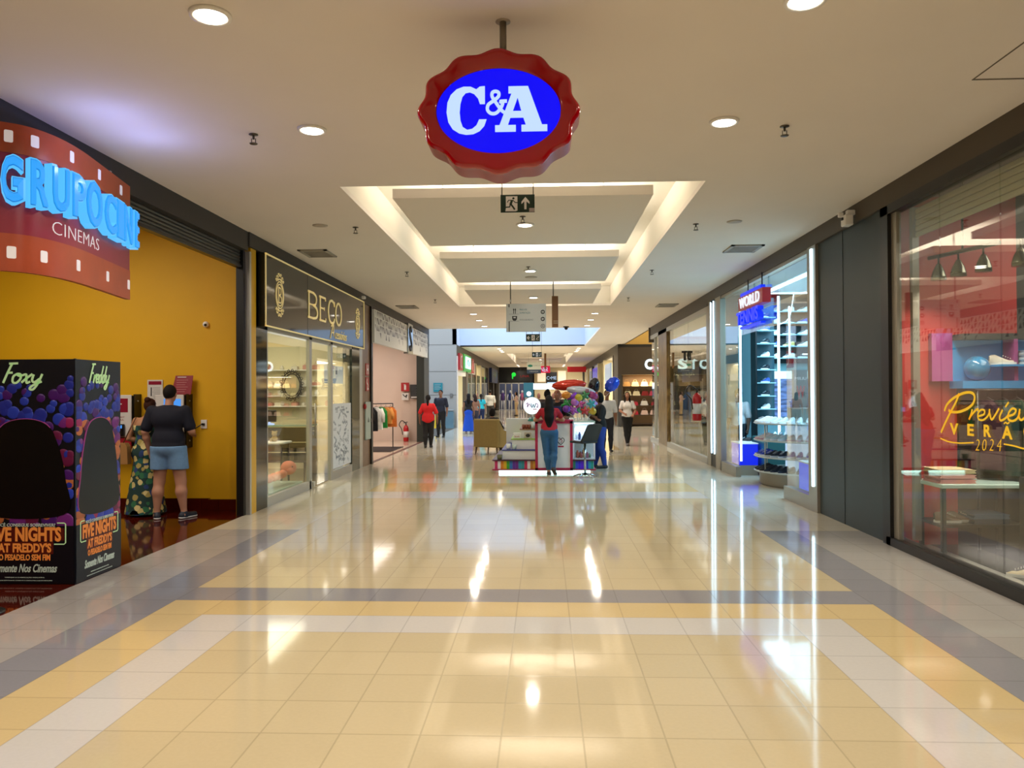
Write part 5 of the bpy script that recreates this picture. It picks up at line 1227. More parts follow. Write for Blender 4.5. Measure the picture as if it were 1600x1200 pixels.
FOXY = [[(.02, 1.5), (.6, 1.52)], [(.22, 1.5), (.1, .8), (.0, 0)], [(.1, .78), (.42, .8)], [(.75, .7), (.55, .5), (.6, .1), (.85, 0), (1.05, .3), (.98, .65), (.75, .7), (.9, .55), (1.15, .6)], [(1.15, .6), (1.35, .65), (1.45, .3), (1.55, 0), (1.75, .1)], [(1.75, .68), (1.4, .3), (1.2, .02)], [(1.85, .65), (1.85, .2), (2.05, .05), (2.3, .3)], [(2.4, .68), (2.3, 0), (2.1, -.5), (1.85, -.45), (2.0, -.2), (2.5, .1)]]
FREDDY = [[(.02, 1.5), (.5, 1.52)], [(.22, 1.5), (.1, .8), (0, 0)], [(.1, .78), (.38, .8)], [(.55, 0), (.6, .65), (.62, .4), (.8, .68), (.88, .6)], [(.88, .3), (1.15, .35), (1.15, .62), (.98, .66), (.88, .4), (.95, .05), (1.2, .1)],
    [(1.55, .6), (1.35, .62), (1.25, .25), (1.4, 0), (1.58, .2)], [(1.65, 1.4), (1.55, .3), (1.65, .02)], [(2.02, .6), (1.85, .62), (1.75, .25), (1.9, 0), (2.05, .2)], [(2.15, 1.4), (2.05, .3), (2.15, .02)], [(2.3, .66), (2.28, .2), (2.45, .05), (2.6, .3)], [(2.7, .68), (2.6, 0), (2.4, -.5), (2.2, -.4), (2.35, -.15), (2.75, .1)]]
def stand_text(F, w, word, sq):
    def T(s_, ww, h, z, m, sh=0, bold=.02, x=0):
        mb = MB(); mb.text(s_, ww*w, h, .003, m, F @ Matrix.Translation((x, z, .0095)), shear=sh, bold=bold); return mb
    T('VOCÊ CONSEGUE SOBREVIVER?', .62, .035, .53, m_wp, bold=.01).build('tagline', t)
    MB().box(-.4*w, .4*w, .39, .5, .0095, .0105, m_dr, F).box(-.29*w, .29*w, .27, .38, .0095, .0105, m_dr, F).build('title_backing', t)
    T('FIVE NIGHTS', .74, .13, .445, m_op, bold=.04).build('title', t); T("AT FREDDY'S", .54, .085, .325, m_op, bold=.04).build('title', t)
    T('O PESADELO SEM FIM', .52, .055, .24, m_op, bold=.03).build('subtitle', t)
    T('Somente Nos Cinemas', .66, .075, .145, m_wp, sh=.35).build('script_line', t)
    T('VERIFIQUE A CLASSIFICAÇÃO INDICATIVA', .4, .012, .062, m_wp, bold=0).build('small_print', t); T('ALGUNS ESPETÁCULOS. CONSULTE O CINEMA PARA MAIS INFORMAÇÕES', .56, .01, .035, m_wp, bold=0).build('small_print', t)
    mb = MB()
    for sx in (-1, 1): mb.stroke([(sx*.33*w, .545), (sx*.4*w, .545), (sx*.415*w, .535), (sx*.415*w, .37), (sx*.4*w, .358), (sx*.3*w, .358)], .009, .003, m_gp, F @ Matrix.Translation((0, 0, .0095)), smooth=False)
    mb.build('neon_line', t)
    mb = MB(); x0 = -.2*w*1.0; stroke_text(mb, sq, m_gp, F @ Matrix.Translation((0, 0, .007)), x0-.02, 1.79, .155*w, .115, .019*min(1, w/.8)); mb.build('name_lettering', t)
Ff = frame(((PX0+PX1)/2, PY0, 0), (1, 0, 0), (0, 0, 1), (0, -1, 0)); Fs = frame((PX1, (PY0+PY1)/2, 0), (0, 1, 0), (0, 0, 1), (1, 0, 0))
print_panel(Ff, .9, 2, 'printed_front'); print_panel(Fs, .725, 9, 'printed_side'); stand_text(Ff, .9, 'Foxy', FOXY); stand_text(Fs, .725, 'Freddy', FREDDY)
t = thing('stanchion', 'black round stanchion foot at the left edge of the photo', 'stanchion', (-4.35, 5.75, 0)); MB().lathe([(.17, 0), (.17, .012), (.03, .04)], m_black, 24, c=(-4.35, 5.75)).build('base', t); MB().tube([(-4.35, 5.75, .03), (-4.35, 5.75, .95)], .022, m_black).build('post', t)

# ------------------------------------------------------------------ ticket machines and wall items
m_mw = mat('machine_white', '#d9d6d2', .35); m_crim = mat('machine_crimson', '#8e1030', .4); m_scr = glow('screen_blue', '#4a93e8', .9)
def machine(x0, x1, lab, phone):
    t = thing('ticket_machine', lab, 'ticket machine', ((x0+x1)/2, 11.0, .89))
    mb = MB(); mb.box(x0-.03, x1, 10.88, 11.1, .93, 1.66, m_black); mb.box(x1, x1+.012, 10.9, 11.1, .9, 1.68, m_black)
    for z in (1.0, 1.3, 1.58): mb.sphere((x1+.012, 11.0, z), .014, m_alu, 8, 5)
    mb.build('housing', t)
    MB().box(x0-.03, x1-.01, 10.86, 10.88, 1.06, 1.67, m_mw, bev=.006).build('front_panel', t); MB().box(x0-.03, x1-.01, 10.85, 10.88, .88, 1.05, mat('machine_red', '#a3182c', .4), bev=.006).build('lower_panel', t)
    F = FC((x0+x1)/2, 10.86, 1.5)
    if phone:
        mb = MB(); mb.box(-.17, .14, -.08, .12, 0, .003, m_crim, F); mb.build('header', t); mb = MB()
        for k, z in enumerate((.08, .03, -.01, -.04)): mb.box(-.13, .02+.03*(k == 1), z, z+(.02 if k == 1 else .008), .003, .004, m_mw, F)
        mb.text('AUTO TICKET', .22, .024, .002, m_crim, F @ Matrix.Translation((-.02, -.15, 0))); mb.text('CINEMA', .2, .02, .002, m_crim, F @ Matrix.Translation((-.02, -.19, 0))); mb.build('lettering', t)
        cr_ = MB().box(-.02, .1, -.42, -.25, .0, .05, m_black, F, bev=.01).build('card_reader', t); MB().box(.0, .08, -.31, -.265, .05, .052, m_scr, F).build('card_reader_screen', cr_)
    else:
        MB().box(-.1, .15, -.15, .11, 0, .004, m_scr, F).build('screen', t)
machine(-6.35, -5.95, 'white ticket machine with a crimson header on the yellow wall behind the promotional stand', 1)
machine(-5.58, -5.18, 'white ticket machine with a lit blue screen in front of the person in navy', 0)
t = thing('wall_poster', 'white notice with a red header on the yellow wall beside the crimson board', 'poster', (-5.72, 11.08, 1.57))
mb = MB(); mb.box(-5.84, -5.61, 11.085, 11.095, 1.57, 1.89, m_mw); mb.box(-5.82, -5.63, 11.082, 11.085, 1.82, 1.87, m_crim); mb.box(-5.82, -5.63, 11.083, 11.085, 1.585, 1.595, m_crim)
for k in range(6): mb.box(-5.76+(k % 2)*.01, -5.65, 11.083, 11.085, 1.77-k*.03, 1.775-k*.03, m_gt)
mb.box(-5.79, -5.775, 11.083, 11.085, 1.65, 1.78, m_bk); mb.build('sheet', t)
t = thing('price_board', 'crimson price board leaning on top of the ticket machine right of the person in navy', 'board', (-5.27, 11.05, 1.67))
M_ = FC(-5.27, 11.0, 1.8) @ Matrix.Rotation(math.radians(-8), 4, 'X')
mb = MB(); mb.prism([(-.16, -.13), (.13, -.13), (.15, .15), (-.11, .15)], 0, .008, mat('board_crimson', '#8e2130', .4), M_)
for k in range(6): mb.box(-.09, .08-.02*(k % 3), .08-k*.034, .085-k*.034, .008, .0095, mat('board_text', '#c98d8a', .5), M_)
mb.box(-.08, .05, .12, .132, .008, .0095, m_mw, M_); mb.build('board', t)
t = thing('wall_socket', 'white socket with a black plug on the yellow wall right of the ticket machine', 'socket', (-5.0, 11.09, 1.22)); MB().box(-5.04, -4.95, 11.085, 11.1, 1.17, 1.3, m_white, bev=.004).build('plate', t); MB().box(-5.02, -4.98, 11.06, 11.085, 1.22, 1.25, m_black).build('plug', t)
MB().tube(catmull([(-5.02, 11.06, 1.235), (-5.06, 11.04, 1.2), (-5.12, 11.04, 1.16), (-5.165, 11.05, 1.09)], 5), .008, m_black, 6).build('cable', t)
t = thing('wall_camera', 'tiny white and black dome camera high on the yellow wall', 'camera', (-4.96, 11.05, 2.69)); MB().sphere((-4.96, 11.08, 2.7), .045, m_white).build('housing', t); MB().sphere((-4.95, 11.04, 2.69), .02, m_black).build('lens', t)

# ------------------------------------------------------------------ jeweller interior
m_sh = mat('white_shelf', '#f3efe6', .4)
rr = random.Random(11)
for i, z in enumerate((2.2, 1.85, 1.63, 1.4)):
    o = MB().box(-6.6, -4.5, 16.72, 16.93, z-.02, z, m_sh).build('wall_shelf'); tag(o, ('top', 'second', 'third', 'lowest')[i]+' white wall shelf at the back of the jeweller shop', 'shelf', 'white shelves of the jeweller')
    for k in range(7):
        x = -6.4+k*.28+rr.uniform(-.05, .05); c = rr.choice(('#e7ddcb', '#c98a78', '#f2efe9', '#b9a56a', '#d7c7b8'))
        mb = MB(); w_ = rr.uniform(.05, .09); hh = rr.uniform(.08, .16); mc = mat('box_'+c[1:], c, .5)
        if rr.random() < .5: mb.box(x-w_, x+w_, 16.76, 16.88, z, z+hh*.7, mc, bev=.01); mb.tube([(x-w_*.6, 16.82, z+hh*.7), (x, 16.82, z+hh*1.2), (x+w_*.6, 16.82, z+hh*.7)], .006, mc, 6)
        else: mb.lathe([(.03, z), (.045, z+.02), (.05, z+hh*.5), (.02, z+hh*.8), (.028, z+hh)], mc, 14, c=(x, 16.82))
        tag(mb.build('shelf_ornament'), 'small ornament or gift box on a white wall shelf of the jeweller', 'ornament', 'ornaments on the white jeweller shelves')
t = thing('oval_mirror', 'ornate dark-framed oval ornament on the back wall of the jeweller shop', 'mirror', (-5.55, 16.9, 1.55)); mb = MB(); F = FC(-5.55, 16.7, 1.86)
for k in (1, .82): mb.tube([(F @ Vector((.22*k*math.cos(a*.3), .3*k*math.sin(a*.3), 0))) for a in range(22)], .012, m_black, 6)
for k in range(18):
    a = k*PI/9; mb.tube([F @ Vector(((.23+.05*math.sin(q*1.2))*math.cos(a+q*.08), (.31+.05*math.sin(q*1.2))*math.sin(a+q*.08), .01)) for q in range(5)], .009, m_black, 5)
mb.build('scroll_frame', t); MB().prism([(.18*math.cos(a*.3), .25*math.sin(a*.3)) for a in range(21)], -.02, -.01, mat('mirror_glass', '#d9d3c0', .05, metal=.8), F).build('mirror_glass', t)
t = thing('sales_counter', 'dark olive display counter with small feet in the jeweller shop', 'counter', (-5.6, 15.4, 0)); m_ol = mat('olive_lacquer', '#3a3524', .3)
MB().box(-6.6, -4.7, 15.1, 15.7, .3, 1.0, m_ol, bev=.01).build('body', t); MB().box(-6.6, -4.68, 15.05, 15.72, 1.02, 1.05, mat('counter_glass', '#9fb8a4', .05)).box(-6.6, -4.7, 15.08, 15.7, 1.0, 1.02, m_gold).build('top', t)
for x in (-6.5, -5.6, -4.8): MB().tube([(x, 15.2, 0), (x, 15.25, .3)], [.015, .03], m_black, 8).build('leg', t)
mb = MB()
for z in (.5, .7): mb.box(-6.58, -4.72, 15.09, 15.1, z, z+.01, m_gold)
mb.build('drawer_line', t)
t = thing('till_monitor', 'dark till screen with a glowing base on the jeweller counter', 'monitor', (-5.6, 15.5, 1.05)); MB().box(-5.75, -5.45, 15.42, 15.46, 1.1, 1.34, m_black, bev=.01).build('screen', t); MB().lathe([(.1, 1.05), (.1, 1.065), (.02, 1.08), (.02, 1.2)], glow('till_light', '#b9ccff', 1.5), 16, c=(-5.6, 15.45)).build('stand', t)
for i, (x, c) in enumerate(((-6.1, '#b8743c'), (-5.95, '#c0a27a'), (-5.75, '#a8453a'), (-5.3, '#d08a4a'), (-5.05, '#b99f6a'))):
    t = thing('plush_toy', 'small plush toy sitting in a row on the low table inside the jeweller window', 'plush toy', (x, 14.2, .78), 'plush toys on the low table'); mc = mat('plush_'+c[1:], c, .95, bump=.5)
    mb = MB(); mb.sphere((x, 14.2, .83), (.06, .05, .06), mc); mb.sphere((x, 14.19, .92), .05, mc)
    for s in (-1, 1): mb.sphere((x+s*.04, 14.2, .965), .018, mc, 8, 5); mb.sphere((x+s*.055, 14.16, .82), (.02, .04, .02), mc, 8, 5); mb.sphere((x+s*.035, 14.13, .79), (.022, .045, .02), mc, 8, 5)
    mb.build('toy_body', t)
t = thing('display_table', 'low white-topped table carrying plush toys in the jeweller window', 'table', (-5.6, 14.2, 0)); MB().box(-6.4, -4.8, 13.95, 14.45, .74, .78, m_sh, bev=.008).build('tabletop', t)
for x in (-6.35, -4.85):
    for y in (14.0, 14.4): MB().tube([(x, y, 0), (x, y, .74)], .02, m_black, 8).build('leg', t)
t = thing('display_plinth', 'low pale plinth on the floor just inside the jeweller window', 'plinth', (-4.5, 12.2, 0)); MB().box(-4.85, -4.2, 11.35, 13.2, 0, .16, mat('pale_green_glass', '#b9ccb8', .1), bev=.01).build('block', t)
t = thing('plush_caterpillar', 'long salmon-coloured knotted plush toy lying on the plinth in the jeweller window', 'plush toy', (-4.45, 12.1, .16)); m_sal = mat('salmon_plush', '#e9876a', .95, bump=.6, bscale=40)
mb = MB()
for k in range(9): mb.sphere((-4.6+.03*k, 11.6+k*.13, .24+.012*k), (.075, .09, .07), m_sal, 12, 8)
mb.build('body', t); mb = MB(); mb.sphere((-4.33, 12.85, .42), (.13, .15, .12), m_sal, 16, 10); mb.sphere((-4.27, 12.75, .38), .06, m_sal); mb.build('head', t)
MB().sphere((-4.22, 12.72, .45), .012, m_black, 8, 5).build('eye', t)
def plant(x, y, z, s, lab, grp=None, seed=1):
    t = thing('potted_plant', lab, 'plant', (x, y, z), grp); rr = random.Random(seed)
    MB().lathe([(.09*s, z), (.13*s, z+.2*s), (.14*s, z+.22*s), (.12*s, z+.2*s)], mat('pot_grey', '#77756c', .6), 18, c=(x, y)).build('pot', t)
    mb = MB(); ml = mat('leaf_green', '#3d5f2c', .5); 
    for k in range(26):
        a = rr.uniform(0, 6.3); r = rr.uniform(.15, .4)*s; hh = rr.uniform(.3, .95)*s; p = [(x, y, z+.18*s), (x+r*.4*math.cos(a), y+r*.4*math.sin(a), z+hh*.7), (x+r*math.cos(a), y+r*math.sin(a), z+hh)]
        mb.tube(catmull(p, 4), [.004*s]+[.012*s]*3+[.03*s]*4+[.004*s], ml, 5, flat=.25)
    mb.build('foliage', t)
plant(-5.2, 12.3, 0, .9, 'leafy green plant at the left of the jeweller window behind the salmon plush')
t = thing('wall_plaque', 'small dark scalloped plaque on the wall seen through the jeweller door', 'plaque', (-4.75, 16.9, 1.9)); MB().prism(catmull([(-.16, -.12), (0, -.1), (.16, -.12), (.14, 0), (.16, .12), (0, .1), (-.16, .12), (-.14, 0)], 4, True), 0, .02, m_black, FC(-4.72, 16.7, 1.88)).build('board', t)
mb = MB()
for z in (-.05, 0, .05): mb.box(-.1, .1, z-.006, z+.006, .02, .022, m_gold, FC(-4.72, 16.7, 1.88))
mb.build('lettering', t)
t = thing('wood_cabinet', 'pale beige wooden cabinet behind the jeweller door', 'cabinet', (-4.7, 16.3, 0)); m_pw = mat('pale_wood', '#b8966a', .5); MB().box(-5.0, -4.4, 15.95, 16.7, 0, 1.1, m_pw, bev=.01).build('body', t); MB().box(-4.98, -4.72, 15.93, 15.95, .05, 1.05, m_pw).build('door', t); MB().box(-4.68, -4.42, 15.93, 15.95, .05, 1.05, m_pw).build('door', t)

# items on the brown wall
t = thing('hydrant_cabinet', 'pale green hydrant cabinet panel set low in the brown wall', 'cabinet', (-4.09, 17.65, .6)); m_hy = mat('hydrant_grey_green', '#a9b8ae', .4)
MB().box(-4.1, -4.07, 17.4, 17.9, .6, 1.47, m_hy, bev=.006).build('cover', t); MB().prism([(-.06, 0), (.06, 0), (0, .12)], 0, .003, m_bk, FL(17.65, 1.0, -4.07)).build('warning_mark', t); MB().box(-4.07, -4.05, 17.8, 17.84, 1.0, 1.08, m_alu).build('latch', t)
t = thing('hydrant_sign', 'tall red hydrant sign with white letters on the brown wall', 'sign', (-4.08, 17.65, 1.75)); m_hr = mat('sign_signal_red', '#a81f24', .4)
mb = MB(); mb.box(-4.1, -4.085, 17.5, 17.8, 2.08, 2.36, m_hr); mb.box(-4.1, -4.085, 17.5, 17.8, 1.72, 2.04, m_hr); mb.build('plate', t)
mb = MB(); mb.text('H', .2, .22, .003, m_mw, FL(17.65, 2.22, -4.085), bold=.03); mb.stroke([(-.05, .12), (-.08, .04), (.02, -.02), (-.03, -.12), (.08, -.1)], .04, .003, m_mw, FL(17.65, 1.88, -4.085)); mb.build('lettering', t)
tag(MB().lathe([(.06, 0), (.06, .04), (.04, .05)], m_hr, 16, FL(17.36, 1.37, -4.1)).build('alarm_bell'), 'round red alarm button on the brown wall above the hydrant cabinet', 'alarm')
# pink shop things
t = thing('clothes_rack', 'black garment rack of orange, green, white and black clothes at the pink shop entrance', 'clothes rack', (-4.9, 22.6, 0))
mb = MB(); mb.tube([(-4.6, 23.2, 1.35), (-5.6, 21.8, 1.35)], .015, m_black, 8)
mb.build('rail', t)
for (x, y) in ((-4.6, 23.2), (-5.6, 21.8)):
    MB().tube([(x, y, 0), (x, y, 1.35)], .015, m_black, 8).build('leg', t); MB().box(x-.2, x+.2, y-.03, y+.03, 0, .02, m_black).build('foot', t)
def garment(x, y, z, c, L, w, lab, rz=0, grp='clothes on hangers in the pink shop', sleeve=1):
    t = thing('hanging_garment', lab, 'garment', (x, y, z), grp); m = c if not isinstance(c, str) else mat('garment_'+c[1:], c, .85, noise=.08, nscale=12); M = Matrix.Translation((x, y, z)) @ Matrix.Rotation(rz, 4, 'Z')
    def fn(u, v):
        a = 2*PI*u; ww = w/2*(.35+.65*min(1, v*6)) if v < .17 else w/2*(1+.1*(v-.17)); d = .045*(1+.8*v)+.012*math.sin(a*5+v*6)*v
        return (ww*math.cos(a), d*math.sin(a), -.1-L*v)
    mb = MB(); mb.grid(fn, 28, 10, m, M)
    if sleeve:
        for s in (-1, 1): mb.tube([(s*w*.4, 0, -.14), (s*w*.58, .01, -.32), (s*w*.6, .02, -.14-L*.62)], [.05, .055, .045], m, 8, M)
    mb.build('cloth', t); MB().tube([(-w*.38, 0, -.14), (0, 0, -.07), (w*.38, 0, -.14)], .007, m_black, 6, M).tube([(0, 0, -.07), (0, 0, -.01), (.012, 0, .01), (0, 0, .022)], .003, m_black, 5, M).build('hanger', t)
    return t
RK = math.atan2(1.4, 1.0)
for i, (c, L) in enumerate((('#d9762c', .6), ('#e39a4c', .5), ('#1c8a3a', .62), ('#f0eee8', .66), ('#16161a', .7), ('#16161a', .62), ('#c8743c', .5), ('#f2f0ea', .9), ('#1c2f5c', .7))):
    f_ = (i+.5)/9; garment(-4.6-f_*1.0, 23.2-f_*1.4, 1.345, c, L, .38, 'garment hanging on the black rack of the pink shop', RK+PI/2+.5, sleeve=i % 2)
t = thing('floor_mat', 'dark brown mat on the pink shop floor under the garment rack', 'mat', (-5.0, 22.4, .001)); MB().box(-6.2, -4.35, 21.6, 23.6, 0.001, .012, mat('mat_brown', '#33241f', .9)).build('mat_pad', t)
def extinguisher(x, y, z, s, lab, hang=False):
    t = thing('fire_extinguisher', lab, 'fire extinguisher', (x, y, z)); r = mat('extinguisher_red', '#b3141c', .3)
    MB().lathe([(.075*s, z), (.08*s, z+.03*s), (.08*s, z+.38*s), (.06*s, z+.45*s), (.02*s, z+.49*s)], r, 20, c=(x, y)).build('cylinder', t)
    MB().lathe([(.0815*s, z+.12*s), (.0815*s, z+.3*s)], m_mw, 20, c=(x, y)).build('label_band', t)
    MB().tube([(x, y, z+.49*s), (x, y, z+.55*s)], .018*s, m_black, 8).tube([(x-.07*s, y, z+.55*s), (x+.05*s, y, z+.58*s)], .012*s, m_black, 8).build('valve', t)
    MB().tube(catmull([(x, y, z+.54*s), (x-.12*s, y-.02, z+.62*s), (x-.2*s, y-.03, z+.5*s), (x-.12*s, y-.09*s, z+.38*s), (x-.09*s, y-.06*s, z+.2*s)], 5), .012*s, m_black, 8).build('hose', t)
extinguisher(-4.75, 26.25, 0, 1.15, 'red fire extinguisher standing on the floor by the pink stone wall')
t = thing('extinguisher_sign', 'square red fire extinguisher sign on the pink wall', 'sign', (-4.8, 26.48, 1.68)); mb = MB(); mb.box(-4.94, -4.66, 26.38, 26.4, 1.72, 2.02, m_hr); mb.box(-4.92, -4.68, 26.38, 26.4, 1.42, 1.66, m_mw); mb.build('plate', t)
mb = MB(); F = FC(-4.8, 26.38, 1.87); mb.box(-.035, .035, -.1, .06, 0, .003, m_mw, F); mb.box(-.05, .02, .07, .09, 0, .003, m_mw, F); mb.stroke([(-.08, .08), (0, .0), (.06, .06), (.03, -.05)], .03, .003, m_bk, FC(-4.8, 26.38, 1.54)); mb.build('pictogram', t)
t = thing('framed_notice', 'dark framed notice with pale text on the pink wall right of the red sign', 'notice', (-4.5, 26.4, 1.5)); MB().box(-4.62, -4.36, 26.38, 26.4, 1.47, 1.95, m_bk).build('frame', t); mb = MB()
for k in range(8): mb.box(-4.59, -4.42+.03*(k % 2), 26.376, 26.38, 1.9-k*.045, 1.91-k*.045, m_gt)
mb.box(-4.59, -4.39, 26.376, 26.38, 1.49, 1.54, m_mw); mb.build('lettering', t)

# grey wall things
m_bin = mat('bin_blue_grey', '#5f7f8c', .4)
t = thing('waste_bin', 'blue-grey square waste bin against the grey wall', 'bin', (-4.45, 35.6, 0)); MB().box(-4.72, -4.2, 35.4, 35.85, 0, .8, m_bin, bev=.015).build('body', t); MB().box(-4.74, -4.18, 35.38, 35.87, .8, .88, mat('bin_lid', '#8a8f8c', .4), bev=.015).build('lid', t)
t = thing('wall_sign', 'square teal notice with pale writing on the grey wall above the bin', 'sign', (-4.98, 35.97, 1.72)); MB().box(-5.2, -4.77, 35.96, 36, 1.7, 2.12, mat('notice_teal', '#1d7c86', .4)).build('plate', t); mb = MB()
for k in range(4): mb.box(-5.15, -4.85-.05*(k % 2), 35.95, 35.96, 2.03-k*.07, 2.045-k*.07, m_ws)
mb.build('lettering', t)
t = thing('wet_floor_sign', 'yellow folding caution sign standing on the dark mat by the grey wall', 'caution sign', (-4.95, 35.5, 0)); my = mat('caution_yellow', '#d6b21c', .4); mb = MB(); mb.prism([(-.15, 0), (.15, 0), (.1, .6), (-.1, .6)], 0, .02, my, FC(-4.95, 35.4, .01) @ Matrix.Rotation(math.radians(-8), 4, 'X')); mb.prism([(-.15, 0), (.15, 0), (.1, .6), (-.1, .6)], 0, .02, my, FC(-4.95, 35.6, .01) @ Matrix.Rotation(math.radians(8), 4, 'X')); mb.build('boards', t)
tag(MB().box(-9, -4.16, 29.5, 35.2, .001, .014, mat('entry_mat', '#45443e', .95)).build('entrance_mat'), 'large dark grey entrance mat in front of the grey wall', 'mat')
tag(MB().box(-4.42, -4.3, 35.93, 36, 1.45, 1.62, mat('panel_joint', '#6f6c66')).build('wall_box'), 'small grey box on the grey wall above the bin', 'wall box')
# far left shop signs
t = thing('shop_sign', 'red square sign left of the glowing green sign far down the left', 'sign', (-4.08, 37.3, 2.8)); MB().box(-4.1, -4.0, 36.5, 37.9, 2.75, 3.55, m_hr).build('box', t); MB().stroke([(.2, .28), (-.2, .2), (-.25, -.15), (.15, -.28)], .08, .01, m_mw, FL(37.2, 3.15, -4.0)).build('mark', t)
t = thing('shop_sign', 'green framed sign glowing pale cyan far down the left', 'sign', (-4.08, 40, 2.8)); MB().box(-4.1, -3.98, 38.2, 42, 2.75, 3.6, glow('green_frame_light', '#0c9c3c', .8)).build('frame', t); MB().box(-3.98, -3.96, 38.9, 41.6, 2.9, 3.5, glow('cyan_panel_light', '#b6fff0', 1.6)).build('panel', t); MB().stroke([(-.7, -.1), (-.2, .15), (.2, -.15), (.7, .1)], .07, .01, m_tq, FL(40.3, 3.2, -3.96)).build('mark', t)
t = thing('shop_sign', 'red square sign right of the glowing green sign far down the left', 'sign', (-4.08, 43.1, 2.8)); MB().box(-4.1, -4.0, 42.5, 43.9, 2.75, 3.55, m_hr).build('box', t); MB().stroke([(.2, .28), (-.2, .2), (-.25, -.15), (.15, -.28)], .08, .01, m_mw, FL(43.2, 3.15, -4.0)).build('mark', t)
t = thing('shop_sign', 'dark blue square sign with white letters near the far left end', 'sign', (-4.05, 61, 2.7)); MB().box(-4.1, -3.9, 57.5, 64.5, 2.4, 3.5, mat('sign_navy', '#12285c', .4)).build('box', t); MB().text('ap', 3.4, .6, .02, m_ws, FL(61, 3.0, -3.9)).build('lettering', t)
tag(MB().box(-4.9, -4.3, 37.5, 37.6, 0, 1.1, mat('counter_brown', '#5b3a2c', .5)).box(-4.95, -4.25, 37.4, 37.7, 1.1, 1.15, m_brown).build('greeter_desk'), 'small dark-topped desk in the white doorway far left', 'desk')
# far end shop
t = thing('shop_sign', 'dark sign band with a glowing green mark and red letters over the far end shop', 'sign', (-2.6, 69.95, 3.1)); MB().box(-3.6, -1.2, 69.9, 70, 2.6, 3.7, mat('end_black', '#090b0a')).build('panel', t)
mb = MB(); gr = glow('green_mark', '#1fc93a', 1.2); mb.sphere((0, .1, 0), (.2, .2, .02), gr, 14, 6, FC(-2.75, 69.88, 3.15)); mb.stroke([(-.12, .1), (-.11, -.3)], .1, .02, gr, FC(-2.75, 69.88, 3.15), smooth=False); mb.build('mark', t); MB().text('UNA', .8, .2, .02, glow('dim_red', '#a01818', .6), FC(-1.75, 69.9, 3.1)).build('lettering', t)
mb = MB()
for x in (-4.1, -3.5, -2.95, -2.3, -1.6, -1.0): mb.box(x-.05, x+.05, 69.95, 70.05, 0, 2.5, m_alu)
mb.box(-4.1, -1, 69.95, 70.05, 2.42, 2.5, m_alu); struct('window_7', mb)
for i, (x, c) in enumerate(((-3.8, '#5a3a86'), (-3.1, '#2c3f8c'), (-2.0, '#a8587c'))):
    t = thing('mannequin', ('leftmost', 'middle', 'rightmost')[i]+' mannequin in the window of the far end shop', 'mannequin', (x, 70.7, 0), 'mannequins of the far end shop'); mw = mat('mannequin_white', '#dcdce6', .3)
    mb = MB(); mb.sphere((x, 70.7, 1.68), (.1, .11, .13), mw); mb.tube([(x, 70.7, .9), (x, 70.7, 1.2), (x, 70.7, 1.48), (x, 70.7, 1.58)], [.15, .13, .19, .06], mat('top_'+c[1:], c, .7)); mb.build('torso', t)
    for s in (-1, 1): MB().tube([(x+s*.1, 70.7, .9), (x+s*.11, 70.7, .45), (x+s*.12, 70.72, .02)], [.09, .06, .04], mw).build('leg', t)
    for s in (-1, 1): MB().tube([(x+s*.2, 70.7, 1.45), (x+s*.28, 70.7, 1.15), (x+s*.26, 70.6, .9)], [.06, .045, .03], mw).build('arm', t)
t = thing('standing_poster', 'blue poster board with a white disc beside the far end shop', 'poster', (-1.2, 66, 0)); MB().box(-1.75, -.9, 66, 66.05, 1.2, 2.45, mat('poster_blue', '#2c6c88', .4, emit='#2c6c88', es=.3)).build('board', t); MB().sphere((0, 0, 0), (.22, .22, .01), glow('poster_disc', '#eef6ff', 1), 16, 6, FC(-1.3, 65.99, 1.5)).build('disc', t); MB().tube([(-1.32, 66.03, 0), (-1.32, 66.03, 1.2)], .03, m_black).build('post', t)
for x_, w__ in ((-.6, 'left'), (1.3, 'right')): tag(MB().box(x_, x_+.75, 71.55, 71.6, 2.6, 3.6, mat('light_panel', '#f0dcc0', .5, emit='#f0dcc0', es=.5)).build('lit_board'), 'pale lit board '+w__+' of the dark board at the far end wall', 'lit board')
t = thing('shop_sign', 'black square board with white letters on the far end wall', 'sign', (.7, 71.8, 2.3)); MB().box(.2, 1.2, 71.5, 71.6, 2.2, 3.5, mat('end_black', '#090b0a')).build('board', t); MB().text('C•ME', .9, .3, .01, m_sw, FC(.7, 71.5, 2.95)).box(.3, 1.1, 71.49, 71.5, 2.45, 2.55, m_sw).build('lettering', t)
tag(MB().box(1.95, 3.5, 64, 64.1, 3.3, 3.75, mat('red_band', '#a3141c', .4, emit='#a3141c', es=.3)).build('red_fascia'), 'red fascia band hanging across the right of the far end', 'fascia')
t = thing('snack_counter', 'far kiosk counter with a row of glowing white menu boards', 'kiosk', (0, 58, 0)); MB().box(-.8, 2.2, 57.4, 58.6, 0, 1.1, mat('kiosk_dark', '#3a2a2c', .5)).build('counter', t); MB().box(-.8, 2.2, 57.4, 57.5, 1.85, 2.3, glow('menu_glow', '#dff3ff', 1.5)).build('menu_board', t)
for x in (-.75, 2.15): MB().tube([(x, 57.45, 1.1), (x, 57.45, 1.85)], .04, m_black).build('post', t)
mb = MB()
for k in range(5): mb.sphere((-.4+k*.55, 58, 1.35), (.12, .12, .24), mat('box_c98a78', '#c98a78'))
mb.build('goods', t)
# far right coloured windows
for (y0, y1, z0, z1, c, lab) in ((50.7, 55.8, .1, 3.3, '#2440c8', 'tall blue lit shop window panel far down the right'), (41, 44.6, 2.2, 3.2, '#c9d8e2', 'pale lit letter panel over the window far down the right')):
    tag(MB().box(3.52, 3.6, y0, y1, z0, z1, glow('win_'+c[1:], c, .6)).build('lit_board'), lab, 'lit board')

